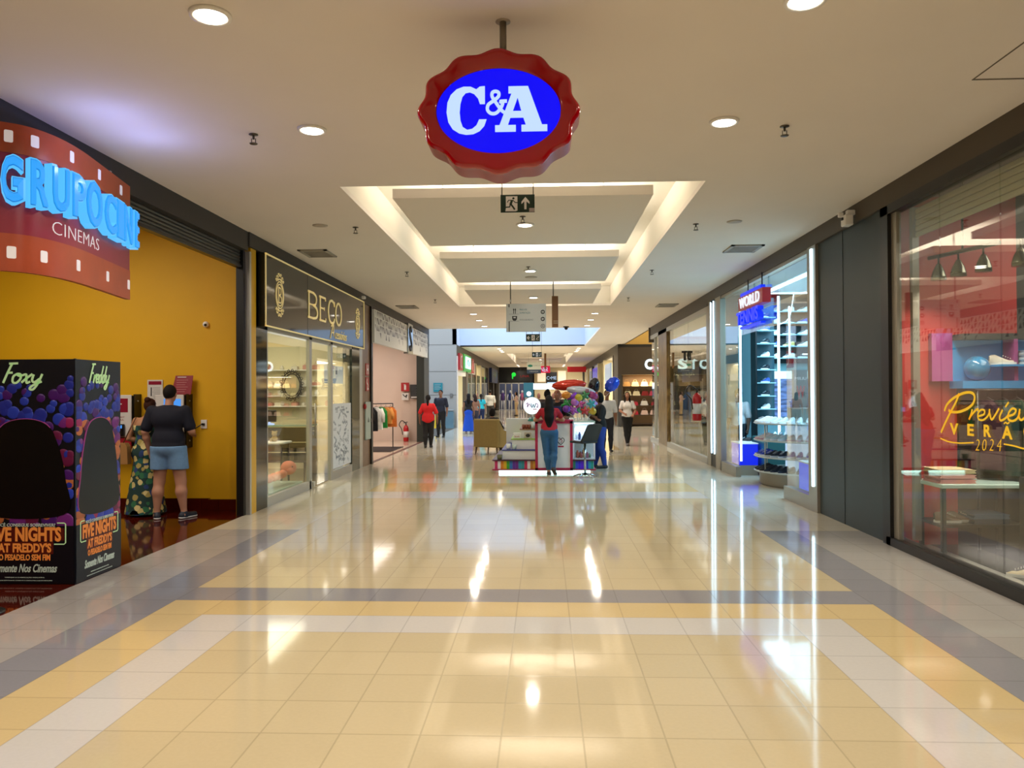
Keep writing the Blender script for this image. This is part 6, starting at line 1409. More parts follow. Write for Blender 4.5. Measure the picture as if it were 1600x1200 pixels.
# ------------------------------------------------------------------ handbag shop
t = thing('display_shelves', 'lit wall of tan shelves holding handbags in the corner shop', 'shelving', (4.7, 37.4, 0)); m_tn = mat('tan_back', '#a8845c', .5)
mb = MB(); mb.box(3.66, 9.5, 37.6, 37.7, 0, 2.5, m_tn); mb.box(3.66, 9.5, 36.6, 37.6, 2.47, 2.5, m_cream); mb.build('back_panel', t)
for z in (.12, .55, 1.0, 1.47, 1.92): MB().box(3.75, 9.4, 37.0, 37.6, z-.03, z, mat('shelf_dark', '#3d2a1c', .4)).build('shelf', t)
for x in (3.75, 6.4, 9.4): MB().box(x-.03, x+.03, 37.0, 37.6, 0, 2.45, m_brown).build('upright', t)
area('handbag_light', (5.6, 36.85, 2.44), 3.2, 60, (1, .84, .6), size_y=.3)
rr = random.Random(4)
def handbag(x, y, z, c, s):
    t = thing('handbag', 'handbag on the tan shelves of the corner shop', 'handbag', (x, y, z), 'handbags on the tan shelves'); m = mat('bag_'+c[1:], c, .4)
    mb = MB(); mb.prism(catmull([(-.17*s, 0), (.17*s, 0), (.15*s, .1*s), (.12*s, .2*s), (-.12*s, .2*s), (-.15*s, .1*s)], 3, True), -.06*s, .06*s, m, FC(x, y, z+.006*s)); mb.build('body', t)
    MB().tube(catmull([(x-.08*s, y, z+.19*s), (x-.06*s, y, z+.3*s), (x+.06*s, y, z+.3*s), (x+.08*s, y, z+.19*s)], 4), .008*s, m, 6).build('handle', t)
for z, cols in ((1.92, ('#b98a50', '#e6d3a0', '#e9e0c6', '#c9a87a', '#e6d3a0', '#8a5a34')), (1.47, ('#efe2b8', '#efe2b8', '#8e1c1c', '#c23c5a', '#d9c49a', '#c9a87a')), (1.0, ('#e0b49a', '#c4283c', '#e8e0d4', '#c4283c', '#e0b49a', '#efe2b8')), (.55, ('#8e1c1c', '#c4283c', '#e8c4b4', '#e8c4b4', '#a87a50', '#c4283c'))):
    for i, c in enumerate(cols): handbag(4.0+i*.42+rr.uniform(-.04, .04), 37.25, z, c, 1.0 if c != '#c4283c' else .8)
t = thing('shop_sign', 'glowing white rounded letters hanging on the dark brown fascia of the corner', 'sign', (5.9, 36.4, 2.7)); F = FC(0, 36.44, 0)
m_wg = glow('letter_white_glow', '#e8fbff', 1.6)
for ch, x0, x1 in (('C', 4.75, 5.15), ('O', 5.2, 5.6), ('S', 6.3, 6.75), ('T', 6.85, 7.2), ('O', 7.3, 7.75)):
    MB().text(ch, x1-x0, .5, .04, m_wg, FC((x0+x1)/2, 36.44, 2.95), bold=.04).build('letter', t)

# ------------------------------------------------------------------ menswear shop behind the glass
t = thing('standing_poster', 'white poster with wavy stripes and a shop name inside the glass shop', 'poster', (4.0, 20.4, 0)); MB().box(3.86, 4.3, 20.38, 20.42, .86, 1.68, m_mw).build('sheet', t)
F = FC(4.08, 20.38, 1.27); mb = MB()
for z, c in ((.12, '#6f86a8'), (-.03, '#7a8fb0')): mb.stroke([(-.16, z), (-.06, z+.07), (.04, z-.02), (.16, z+.08)], .06, .003, mat('wave_'+c[1:], c, .5), F)
mb.stroke([(.06, .3), (.14, .22), (.2, .32)], .02, .003, mat('pink_mark', '#c97a7a'), F); mb.prism([(-.1, -.2), (-.02, -.12), (.06, -.2)], 0, .003, m_bk, F); mb.build('wave_print', t)
MB().text('TOULON', .34, .1, .003, m_bk, FC(4.08, 20.38, .98), bold=.02).build('lettering', t); MB().tube([(4.08, 20.43, 0), (4.08, 20.43, .9)], .015, m_alu).build('post', t); MB().lathe([(.15, 0), (.15, .015), (.02, .03)], m_alu, 16, c=(4.08, 20.43)).build('base', t)
extinguisher(3.635, 18.45, .98, 1.35, 'red fire extinguisher hung on the edge of the glass shop front')
MB().box(3.6, 3.74, 18.4, 18.5, 1.5, 1.54, m_black).build('wall_hook', bpy.data.objects['fire_extinguisher.001'])
t = thing('shop_sign', 'dark block letters hanging high inside the glass shop', 'sign', (4.5, 20.5, 2.6)); MB().text('TOULON', 1.0, .26, .08, m_black, frame((4.1, 20.3, 2.62), (.8, -.6, 0), (0, 0, 1), (-.6, -.8, 0)), bold=.03).build('lettering', t)
for s in (-.35, .35): MB().tube([(4.1+s*.8, 20.3-s*.6, 2.7), (4.1+s*.8, 20.3-s*.6, 3.6)], .006, m_black, 6).build('wire', t)
m_den = ['#2f5f9c', '#3f74b4', '#26497a', '#6a94c4', '#1d355c', '#4a80bc']
t = thing('clothes_rail', 'long black rail of blue clothes along the back of the glass shop', 'clothes rack', (6.2, 24.8, 0)); MB().tube([(4.6, 25.4, 1.75), (7.6, 24.4, 1.75)], .02, m_black).build('rail', t)
for (x, y) in ((4.6, 25.4), (7.6, 24.4)): MB().tube([(x, y, 0), (x, y, 1.75)], .02, m_black).build('leg', t)
for i in range(16):
    f_ = (i+.5)/16; garment(4.6+3*f_, 25.4-1*f_, 1.745, m_den[i % 6], 1.0, .42, 'blue garment on the long rail of the glass shop', .6, 'blue clothes on the long rail', sleeve=0)
t = thing('display_table', 'low wooden table of folded clothes inside the glass shop', 'table', (4.9, 19.6, 0)); MB().box(4.4, 5.6, 19.2, 20.0, .42, .46, m_pw).build('tabletop', t)
for x in (4.45, 5.55):
    for y in (19.25, 19.95): MB().box(x-.025, x+.025, y-.025, y+.025, 0, .42, m_pw).build('leg', t)
def folded(x, y, z, c, w, d, h, lab, grp, rz=0):
    m = mat('fold_'+c[1:], c, .9, noise=.05); mb = MB(); M = Matrix.Translation((x, y, z)) @ Matrix.Rotation(rz, 4, 'Z'); r = h*.5
    P = [(-w/2+r*.3, 0), (w/2-r*.5, 0), (w/2, h*.5), (w/2-r*.5, h), (-w/2+r*.3, h*1.02), (-w/2, h*.9), (-w/2+.01, h*.55), (-w/2, h*.45), (-w/2, h*.1)]
    mb.prism(catmull(P, 4, True), -d/2, d/2, m, M @ Matrix(((1, 0, 0, 0), (0, 0, -1, 0), (0, 1, 0, 0), (0, 0, 0, 1))), smooth=False)
    return tag(mb.build('folded_garment', at=(x, y, z)), lab, 'folded garment', grp)
for i, (x, y, c) in enumerate(((4.65, 19.45, '#e4e0d8'), (4.65, 19.45, '#b9b0a0'), (5.1, 19.5, '#8a5a44'), (5.1, 19.5, '#d9d4c8'), (5.4, 19.8, '#3a5a86'))):
    folded(x, y, .46+(.05 if i in (1, 3) else 0), c, .32, .36, .05, 'folded garment on the low wooden table of the glass shop', 'folded clothes on the low wooden table')
t = thing('mannequin', 'mannequin torso in dark trousers standing in the glass shop', 'mannequin', (5.5, 22.9, 0)); mw = mat('mannequin_white', '#dcdce6')
MB().tube([(5.5, 22.9, .95), (5.5, 22.9, 1.2), (5.5, 22.9, 1.5), (5.5, 22.9, 1.6)], [.15, .13, .19, .05], mat('blue_shirt', '#5a86b4', .8)).build('torso', t)
for s in (-1, 1): MB().tube([(5.5+s*.09, 22.9, .97), (5.5+s*.1, 22.9, .5), (5.5+s*.1, 22.9, .02)], [.1, .07, .05], mat('dark_trousers', '#1b1b22', .8)).build('leg', t)

# ------------------------------------------------------------------ shoe shop
def shoe_mesh(c1, c2, name):
    """a low trainer, toe towards +x, 0.28 long"""
    U = mat('shoe_upper_'+c1[1:], c1, .5); S = mat('shoe_sole_'+c2[1:], c2, .5)
    def up(u, v):
        x = -.13+.26*u; a = PI*v; w = .045*(math.sin(PI*min(1, max(0, .12+u*.85)))**.5)*(.85+.25*u); top = .105 if u < .25 else .105-.06*min(1, (u-.25)/.45)**.8
        if u > .85: top -= .02*((u-.85)/.15)
        if u < .05: top -= .01
        return (x, w*math.cos(a), .022+(top-.02)*math.sin(a)**.7)
    def so(u, v):
        a = 2*PI*u; cx = .138*math.cos(a); cy = (.046+.008*math.cos(a))*math.sin(a); return (cx, cy, .026*v)
    mu = MB(); mu.grid(up, 14, 10, U); vs = [(-.13, 0, .03)]; 
    ms_ = MB(); ms_.grid(so, 22, 1, S); ms_.add([so(i/22, 0) for i in range(22)], [tuple(range(21, -1, -1))], S); ms_.add([so(i/22, 1) for i in range(22)], [tuple(range(22))], S)
    ml = MB()
    for k in range(4): ml.tube([(-.0+k*.022, -.022, .088-k*.009), (-.0+k*.022, .0, .1-k*.01), (-.0+k*.022, .022, .088-k*.009)], .003, S, 5)
    t = thing(name, 'x', 'shoe', (0, 0, 0)); mu.build('upper', t); ms_.build('sole', t); ml.build('laces', t); return t
PROT = {}
def shoe(c1, c2, loc, rz, label, grp):
    k = (c1, c2)
    if k not in PROT:
        t = shoe_mesh(c1, c2, 'trainer'); PROT[k] = t; t.location = loc; t.rotation_euler = (0, 0, rz); t['label'] = label
        if grp: t['group'] = grp
        return t
    t = dup(PROT[k], loc, rz, label)
    if grp: t['group'] = grp
    elif 'group' in t: del t['group']
    return t
# tall shoe wall
t = thing('shoe_wall', 'black wall panel with lit shelves of single trainers high in the shoe shop', 'shelving', (5.7, 17.5, 2.3)); MB().box(4.9, 6.7, 17.6, 17.7, 2.3, 3.86, m_black).build('back_panel', t)
for i, z in enumerate((2.42, 2.68, 2.94, 3.2, 3.46)): MB().box(4.95, 6.65, 17.35, 17.6, z-.02, z, mat('shelf_lit', '#9fc6ce', .3)).build('shelf', t)
cols = [('#eef2f6', '#ffffff'), ('#3358c8', '#eef2f6'), ('#e8c870', '#f6f2ea'), ('#20242c', '#e8eef2')]
for j, z in enumerate((2.42, 2.68, 2.94, 3.2, 3.46)):
    for i in range(5): shoe(*cols[(0, 0, 3, 1, 2, 0, 0, 3)[(j*3+i) % 8]], (5.15+i*.33, 17.45, z), PI+.1, 'single trainer on the high black shoe wall', 'trainers on the black shoe wall')
# lit side column of shelves by the entrance
t = thing('shoe_column', 'tall dark column of narrow lit shoe shelves inside the shoe shop', 'shelving', (4.8, 16.6, 0)); MB().box(4.55, 5.0, 16.9, 17.0, 1.0, 3.7, mat('deep_teal', '#1d4650', .3)).build('back_panel', t)
for k in range(9): MB().box(4.55, 4.95, 16.6, 16.9, 1.0+k*.28, 1.02+k*.28, mat('shelf_lit', '#bfe6ee')).build('shelf', t)
MB().box(4.98, 5.02, 16.56, 16.6, 0, 3.7, m_led).build('light_edge', t); MB().box(4.52, 4.55, 16.6, 17.0, 0, 3.7, m_black).build('side_panel', t)
for k in range(9): shoe(*cols[(3, 0, 3, 1)[k % 4]], (4.76, 16.75, 1.02+k*.28), PI+.6, 'trainer in the tall dark shelf column', 'trainers in the tall column')
# round tiered display
DX, DY = 4.78, 13.95
t = thing('round_display', 'round four-tier display of trainers with a champagne drum base in the shoe shop', 'display stand', (DX, DY, 0))
MB().lathe([(.86, 0), (.86, .02), (.9, .03), (.9, .22), (.98, .24)], mat('drum_champagne', '#a89f8e', .4), 56, c=(DX, DY)).build('drum_base', t)
TZ = (.27, .53, .82, 1.12); m_tier = mat('tier_pale', '#b9bfbc', .25)
for z in TZ: MB().lathe([(.98, z-.03), (1.0, z-.015), (.98, z), (.1, z+.001)], m_tier, 56, c=(DX, DY)).build('tier', t)
MB().lathe([(.45, .27), (.45, 1.09)], glow('display_core', '#bfe0ff', .7), 40, c=(DX, DY)).build('lit_core', t)
mb = MB()
for k in range(6): mb.tube([(DX+.9*math.cos(k*1.05+.2), DY+.9*math.sin(k*1.05+.2), .24), (DX+.9*math.cos(k*1.05+.2), DY+.9*math.sin(k*1.05+.2), 1.1)], .012, m_alu, 8)
mb.build('post', t)
tc = [(('#23262e', '#10131a'), ('#1c2434', '#2a3448')), (('#2340b8', '#e6ebf4'), ('#202636', '#c4ccd8')), (('#d3d3dc', '#c49ab4'), ('#b9d2dc', '#e6ebf4')), (('#eef2f6', '#ffffff'), ('#d9e4e8', '#ffffff'))]
for ti, z in enumerate(TZ):
    for k in range(15):
        a = PI*.93+k*(PI*.78/14); shoe(*tc[ti][(k*7//3) % 2], (DX+.84*math.cos(a), DY+.84*math.sin(a), z), a, ('dark', 'blue and dark', 'pastel', 'white')[ti]+' trainer on the '+('lowest', 'second lowest', 'second highest', 'top')[ti]+' tier of the round display', ('dark trainers on the lowest tier', 'blue trainers on the second tier', 'pastel trainers on the third tier', 'white trainers on the top tier')[ti])
t = thing('display_box', 'tall grey box sign with red writing standing on the round display', 'sign', (4.55, 13.8, 1.12)); MB().box(4.35, 4.72, 13.75, 13.95, 1.12, 1.38, mat('box_beige_grey', '#8c877c', .5), bev=.01).build('base', t); MB().box(4.42, 4.66, 13.8, 13.9, 1.38, 2.05, mat('box_dark_grey', '#55605f', .5)).build('panel', t)
mb = MB(); mb.text('MILIU', .2, .05, .003, m_mw, FC(4.54, 13.8, 1.9)); mb.text('W', .14, .22, .003, mat('red_print', '#c23c3c'), FC(4.54, 13.8, 1.66), bold=.02); mb.build('lettering', t)
for (x0, x1, y0, y1, h_, lab) in ((3.9, 4.25, 15.5, 16.2, .5, 'glowing blue plinth at the left pane of the shoe shop'), (3.88, 4.3, 11.2, 11.9, .48, 'glowing blue plinth at the right pane of the shoe shop')):
    tag(MB().box(x0, x1, y0, y1, .2, h_+.12, glow('plinth_blue', '#0f26e6', .9)).box(x0, x1, y0, y1, 0, .2, m_champ).box(x0-.01, x1+.01, y0-.01, y1+.01, h_+.12, h_+.14, m_mw).build('display_plinth'), lab, 'plinth')
shoe('#eef2f6', '#ffffff', (4.05, 11.5, .62), PI-.5, 'white trainer on the blue plinth at the right pane of the shoe shop', None)
shoe('#20242c', '#e8eef2', (4.08, 15.85, .64), PI-.5, 'dark trainer on the blue plinth at the left pane of the shoe shop', None)
t = thing('display_bench', 'teal bench with dark trainers beside the open shoe shop entrance', 'bench', (4.5, 15.6, 0)); MB().box(4.32, 5.0, 15.3, 16.2, .0, .75, mat('bench_teal', '#2f6a6c', .4), bev=.01).build('block', t); MB().box(4.28, 5.02, 15.26, 16.2, -.0, .1, m_mw).build('foot', t)
for k in range(4): shoe(*cols[(3, 0)[k % 2]], (4.48+.14*k, 15.5+.1*k, .75), -PI/2-.3, 'trainer standing on the teal bench', 'trainers on the teal bench')
t = thing('video_screen', 'wall screen of blue video in a glowing white frame in the shoe shop', 'screen', (5.6, 17.55, 1.2)); mb = MB()
for (a, b, c, d) in ((4.95, 6.5, 1.95, 2.12), (6.3, 6.5, 1.05, 1.95), (4.95, 5.05, 1.05, 1.95)): mb.box(a, b, 17.5, 17.6, c, d, glow('frame_glow', '#bff4ff', 1.6))
mb.build('light_frame', t)
mv = bpy.data.materials.new('video_image'); mv.use_nodes = True; nt = mv.node_tree; b = nt.nodes['Principled BSDF']; tc_ = nt.nodes.new('ShaderNodeTexCoord'); ns = nt.nodes.new('ShaderNodeTexNoise'); ns.inputs['Scale'].default_value = 5; cr = nt.nodes.new('ShaderNodeValToRGB')
mp = nt.nodes.new('ShaderNodeMapping'); mp.inputs['Scale'].default_value = (.5, 1, 3); nt.links.new(tc_.outputs['Object'], mp.inputs[0]); nt.links.new(mp.outputs[0], ns.inputs['Vector']); nt.links.new(ns.outputs['Fac'], cr.inputs[0])
cr.color_ramp.elements[0].color = srgb('#101a5c'); cr.color_ramp.elements[0].position = .35; cr.color_ramp.elements[1].color = srgb('#6f9cf0'); cr.color_ramp.elements[1].position = .65
nt.links.new(cr.outputs[0], b.inputs['Emission Color']); b.inputs['Emission Strength'].default_value = .8; b.inputs['Base Color'].default_value = (.02, .02, .02, 1)
MB().box(5.05, 6.3, 17.54, 17.58, 1.1, 1.95, mv).build('screen', t)
# neon loops hanging in the window
for i, P in enumerate(([(4.6, 14.3, 3.5), (4.5, 14.2, 3.1), (4.4, 14.1, 2.95), (4.25, 14.0, 2.88)], [(4.2, 11.8, 2.4), (4.25, 12.1, 1.8), (4.22, 12.0, 1.3), (4.2, 12.0, .9)])):
    tag(MB().tube(catmull(P, 8), (.007, .011)[i], m_led, 8).build('neon_tube'), ('curved white neon tube hanging high in the shoe shop entrance', 'long white neon tube hanging before the round display')[i], 'neon tube')
tag(MB().box(4.69, 4.715, 14.9, 14.93, 2.37, 3.3, m_led).box(5.06, 5.09, 14.9, 14.93, 2.37, 3.56, m_led).box(4.3, 5.09, 14.9, 14.93, 3.54, 3.565, m_led).box(4.95, 5.09, 14.9, 14.93, 2.37, 2.39, m_led).box(5.07, 5.08, 14.905, 14.925, 3.56, 3.86, m_black).build('light_tube'), 'upright white light tube frame before the shoe wall', 'light tube')

# ------------------------------------------------------------------ nearest fashion shop interior
t = thing('display_table', 'long table with a pale edge behind the near right window', 'table', (4.4, 8.1, 0))
MB().box(3.96, 4.85, 7.85, 8.4, .70, .74, mat('table_pale', '#bfd8d0', .2), bev=.005).build('tabletop', t)
for x in (4.0, 4.8):
    for y in (7.9, 8.35): MB().box(x-.02, x+.02, y-.02, y+.02, 0, .70, mat('table_frame', '#2a2622', .4)).build('leg', t)
MB().box(3.98, 4.83, 7.9, 8.38, .3, .33, mat('table_frame', '#2a2622')).build('lower_shelf', t)
for i, (c, z) in enumerate((('#c27a72', .74), ('#d99a92', .79), ('#d9c49a', .84))): folded(4.16, 8.1, z, c, .34, .34, .04, ('lowest dusty pink', 'middle pink', 'topmost cream')[i]+' folded garment of the pile on the pale-edged table', 'pile on the pale-edged table')
for i, (x, y) in enumerate(((4.12, 8.05), (4.28, 8.1))): shoe('#7a5c44', '#ece4d8', (x, y, .33), -.1, ('left', 'right')[i]+' brown trainer on the lower shelf of the pale-edged table', None)
for i, (x, y, c, z) in enumerate(((4.5, 8.1, '#26384c', .33), (4.5, 8.1, '#4a6078', .38))): folded(x, y, z, c, .34, .3, .05, ('dark', 'blue')[i]+' folded jeans on the lower shelf of the pale-edged table', None)
t = thing('display_plinth', 'dark plinth carrying folded white shirts behind the yellow lettering', 'plinth', (4.9, 7.1, 0)); MB().box(4.5, 5.35, 6.95, 7.5, 0, .86, mat('plinth_dark', '#2a2f2a', .4), bev=.008).build('block', t)
for i, (x, c, z) in enumerate(((4.78, '#e9e4d8', .86), (4.78, '#d9b4a4', .91), (5.12, '#f2efe6', .86), (5.12, '#f2efe6', .91))): folded(x, 7.2, z, c, .32, .36, .05, ('lower left', 'upper left', 'lower right', 'upper right')[i]+' folded shirt of the two white piles on the dark plinth', None, rz=.15)
for i, c in enumerate(('#2f6a3a', '#7a2a6a', '#2a5aa8', '#c9c4d0', '#c06a3a')): folded(4.5+.002*i, 8.16, .5+.0*i+.0, c, .02, .3, .02, 'x', None) if False else None
# shelf unit in blue with shoes and towels
t = thing('display_niche', 'bright blue wall niche with folded whites and a shoe in the near right shop', 'shelving', (5.3, 8.4, 1.75)); m_nb = mat('niche_blue', '#2f88c0', .4, emit='#2f88c0', es=.12); m_mg = mat('niche_magenta', '#a8508c', .4)
mb = MB(); mb.box(4.42, 6.6, 8.5, 8.57, 1.72, 2.25, m_nb); mb.box(4.42, 6.6, 8.3, 8.57, 1.7, 1.78, m_nb); mb.box(4.42, 6.6, 8.3, 8.57, 2.22, 2.28, m_dkw); mb.box(4.2, 4.42, 8.5, 8.57, 1.78, 2.3, m_mg); mb.box(4.95, 4.99, 8.3, 8.57, 1.78, 2.22, m_mg); mb.build('niche', t)
MB().box(4.75, 6.6, 8.2, 8.56, 1.93, 1.95, m_nb).build('shelf', t)
tag(MB().sphere((4.62, 8.4, 1.915), (.13, .13, .135), mat('helmet_blue', '#2a7fb0', .15, coat=1), 20, 12).build('helmet'), 'glossy round blue helmet on the blue niche in the near right shop', 'helmet')
for i in range(3): folded(5.15, 8.38, 1.95+i*.05, '#c4d6e2', .28, .3, .045, ('bottom', 'middle', 'top')[i]+' folded pale towel in the blue niche', 'folded pale towels in the niche')
for i in range(3): folded(5.5, 8.38, 1.95+i*.05, '#6aa0c8', .28, .3, .045, ('bottom', 'middle', 'top')[i]+' folded blue towel in the blue niche', 'folded blue towels in the niche')
shoe('#d9d0c0', '#efe8dc', (4.87, 8.36, 1.95), -.3, 'beige trainer beside the pale towels in the blue niche', None)
t = thing('clothes_rail', 'black clothes rail of jackets under the blue niche in the near right shop', 'clothes rack', (5.4, 8.25, 0)); MB().tube([(4.55, 8.3, 1.68), (6.6, 8.3, 1.68)], .015, m_black).build('rail', t)
for x in (4.57, 6.58): MB().tube([(x, 8.3, 0), (x, 8.3, 1.68)], .015, m_black).build('leg', t)
for i, c in enumerate(('#3a1a2a', '#1f3a30', '#26402e', '#a8b4c0', '#6a5444', '#a07a54', '#8a3a2c', '#5a3a28', '#2a1c18', '#101012', '#14161a', '#2a2a2c', '#6a5c4a')):
    garment(4.66+i*.15, 8.28, 1.675, c, .72+.06*(i % 3), .36, ('dark red', 'dark green', 'green', 'pale blue', 'brown', 'tan', 'rust', 'dark brown', 'very dark brown', 'black', 'blackish blue', 'charcoal', 'khaki')[i]+' garment on the black rail under the blue niche', PI/2+.35, 'clothes on the rail under the niche', sleeve=1 if i in (3, 4, 5, 6, 7) else 0)
t = thing('jacket_form', 'beige jacket on a bust form at the right edge behind the near window', 'display form', (5.15, 6.45, 0)); mj_ = mat('jacket_beige', '#84705a', .85, noise=.1)
mb = MB()
def jf(u, v):
    a = 2*PI*u; r = (.07+.11*min(1, v*4)) if v < .25 else .18+.03*(v-.25); return (5.15+r*1.15*math.cos(a), 6.45+r*.75*math.sin(a)+.008*math.sin(a*7)*v, 1.1-.52*v)
mb.grid(jf, 36, 14, mj_)
for s in (-1, 1): mb.tube([(5.15+s*.17, 6.45, 1.0), (5.15+s*.27, 6.43, .8), (5.15+s*.26, 6.38, .58)], [.06, .058, .045], mj_)
mb.build('jacket', t); MB().tube([(5.15, 6.45, 0), (5.15, 6.45, 1.12)], .02, m_alu).build('pole', t); MB().lathe([(.16, 0), (.16, .015), (.02, .03)], m_alu, 20, c=(5.15, 6.45)).build('base', t)
tag(MB().box(4.85, 5.4, 6.05, 6.35, 0, .1, mat('low_step', '#b8a684', .4), bev=.008).build('low_plinth'), 'low beige step at the right edge behind the near window', 'plinth')
shoe('#6a5c50', '#e8e4dc', (4.75, 6.3, 0.0), PI+.2, 'grey-brown shoe on the floor at the right edge behind the near window', None)
shoe('#c9b48a', '#e8e4dc', (4.3, 7.1, 0.0), 2.6, 'cream sandal-like shoe on the floor behind the near window', None)
t = thing('track_light', 'ceiling track with four metal bell spotlights in the near right shop', 'track light', (4.25, 7.8, 3.05)); mb = MB(); mb.tube([(4.08, 8.3, 3.08), (4.32, 7.45, 3.08)], .022, m_black, 6); mb.tube([(4.2, 7.87, 3.08), (4.2, 7.87, 3.8)], .01, m_black, 6); mb.build('track', t)
m_bell = mat('bell_metal', '#8c8876', .25, metal=.8)
for i, (x, y) in enumerate(((4.12, 8.18), (4.19, 7.93), (4.27, 7.63), (4.42, 7.3))):
    c = (x, y); lp_ = MB().lathe([(.075, 2.83), (.072, 2.87), (.055, 2.93), (.03, 2.98), (.02, 3.0)], m_bell, 18, c=c).build('bell_shade', t)
    MB().tube([(x, y, 3.0), (x, y, 3.08)], .01, m_black, 6).build('stem', t)
    MB().lathe([(.05, 2.834), (.05, 2.84)], glow('spot_bulb', '#dff0ff', 8 if i == 2 else 2), 14, c=c).build('bulb', lp_)
    area('spot_beam', (x, y, 2.82), .1, 5, WARM, shape='DISK', spread=120)
# ------------------------------------------------------------------ kiosk in the middle of the hall
KY = 15.9
m_kw = mat('kiosk_white', '#dfe3e6', .3); m_km = mat('kiosk_magenta', '#a81848', .35); m_kg = glow('kiosk_underglow', '#c9fff2', 3.2)
t = thing('kiosk', 'white sweets kiosk island with rainbow striped base and stepped shelves in the hall centre', 'kiosk', (0, 17, 0))
MB().box(-.95, .95, KY+.12, 18.35, 0, .06, m_kg).build('light_base', t)
mb = MB(); mb.box(-1.08, 1.06, KY, 18.45, .06, .085, m_km); mb.box(-1.08, 1.06, KY, 18.45, .255, .28, mat('kiosk_plum', '#3a1030', .3)); mb.box(-1.04, 1.02, KY+.04, 18.4, .085, .255, m_kw); mb.build('base', t)
st = ['#c2286a', '#e8e4ee', '#d98020', '#d9b020', '#3fa034', '#2a6fc0', '#5a2a9c', '#6a1f8c', '#2a8fb4', '#2a8f9c', '#c2285a', '#e8e4ee', '#c28030', '#d0a030']
mb = MB()
for i, c in enumerate(st):
    x = -1.03+i*.0615; mb.box(x, x+.0605, KY+.032, KY+.04, .087, .253, mat('stripe_'+c[1:], c, .4))
for i, c in enumerate(('#1f7f6a', '#2a50d0', '#3a2ae0', '#5a20e0', '#4a30c8', '#2a40d0', '#2aa0c0', '#20a090')):
    x = .59+i*.053; mb.box(x, x+.052, KY+.032, KY+.04, .087, .253, mat('stripe_'+c[1:], c, .4))
mb.build('rainbow_stripes', t)
for i, (x, z, e) in enumerate(((-.87, .48, '#26328c'), (-.68, .70, '#8cb43c'), (-.5, .90, '#8a5a34'), (-.33, 1.08, '#1f7f74'))):
    yb = KY+.13*(i+1); st_ = MB().box(x, -.19, yb, 18.2, .28 if i == 0 else (.48, .70, .90)[i-1], z-.02, m_kw).build('step', t); MB().box(x-.02, -.19, yb-.02, 18.22, z-.02, z, mat('edge_'+e[1:], e, .4)).build('step_edge', st_)
mb = MB(); mb.box(-.19, .58, KY-.02, KY+.35, .06, 1.08, m_kw); mb.build('front_counter', t)
mb = MB()
for (a, b, c, d) in ((-.19, .585, 1.03, 1.095), (-.19, .585, .06, .115), (-.19, -.135, .06, 1.09), (.53, .585, .06, 1.09)): mb.box(a, b, KY-.045, KY-.02, c, d, m_km)
mb.box(-.2, .6, KY-.05, KY+.38, 1.08, 1.1, m_km); mb.build('magenta_frame', t)
F = FC(.34, KY-.02, .66); mb = MB()
for s in (-1, 1): mb.stroke([(0, -.07), (s*.06, -.01), (s*.07, .04), (s*.035, .07), (0, .04)], .014, .003, m_bk, F)
mb.stroke([(-.03, .02), (0, .04), (.03, .01), (0, -.03)], .012, .003, m_km, F); mb.box(-.06, .06, -.12, -.09, 0, .003, m_km, F); mb.build('heart_logo', t)
m_case = glass('case_glass', (.95, .98, 1.0))
mb = MB(); mb.box(.6, 1.04, KY+.03, 18.2, .28, .3, m_kw); mb.box(.6, 1.04, KY+.03, 18.2, .66, .68, m_kw); mb.box(.58, .62, KY+.03, 18.2, .28, 1.06, m_kw); mb.box(1.02, 1.05, KY+.03, KY+.06, .28, 1.04, m_kw); mb.box(.6, 1.04, KY+.5, KY+.52, .28, 1.04, m_kw); mb.build('display_case', t)
MB().box(.6, 1.05, KY+.02, 18.2, 1.04, 1.07, mat('case_top', '#b9d8d0', .15)).build('case_top', t); MB().box(.62, 1.02, KY+.02, KY+.03, .3, 1.04, m_case).build('case_glass', t)
MB().box(.62, 1.02, KY+.05, KY+.08, 1.02, 1.04, glow('case_light', '#dff4ff', 5)).build('case_lamp', t); area('case_glow', (.82, KY+.25, 1.0), .3, 2.5, (.8, .9, 1))
MB().box(-.9, 1.0, 18.2, 18.45, .28, 1.05, m_kw).build('back_counter', t)
rr = random.Random(8)
for k in range(22):
    lv = k % 2; x = .66+rr.random()*.32; z = (.68, .3)[lv]; c = rr.choice(('#e6ecf4', '#3358a8', '#c9d8ec', '#24386c', '#8fb0dc') if lv == 0 else ('#a83a34', '#3f7a5c', '#c9a04a', '#8a3a6a', '#d9d4cc'))
    y = KY+.1+rr.random()*.3; hh = rr.uniform(.08, .2)
    tag(MB().lathe([(.028, z), (.03, z+hh*.7), (.014, z+hh*.85), (.018, z+hh)], mat('jar_'+c[1:], c, .25), 12, c=(x, y)).build('sweet_jar'), 'small jar of sweets in the lit kiosk display case', 'jar', 'jars in the kiosk case')
def tub(x, y, z, c, r, hh, lab):
    tag(MB().lathe([(r*.8, z), (r, z+hh), (r*.92, z+hh), (r*.7, z+.3*hh)], mat('tub_'+c[1:], c, .35), 18, c=(x, y)).build('sweet_tub'), lab, 'tub')
tub(-.93, KY+.07, .28, '#6a6a4a', .06, .1, 'small dark glass bowl on the lowest kiosk step'); tub(-.75, KY+.2, .48, '#e6ecec', .05, .12, 'white tub at the left end of the second kiosk step'); tub(-.63, KY+.2, .48, '#c9dcd8', .05, .1, 'pale tub beside the white tub on the second kiosk step'); 
t2 = thing('gift_box', 'white gift box with pink writing on the third kiosk step', 'box', (-.56, KY+.34, .7)); MB().box(-.65, -.5, KY+.3, KY+.37, .7, .82, m_kw, bev=.005).build('carton', t2); MB().text('love', .1, .04, .002, m_km, FC(-.575, KY+.3, .75)).build('lettering', t2)
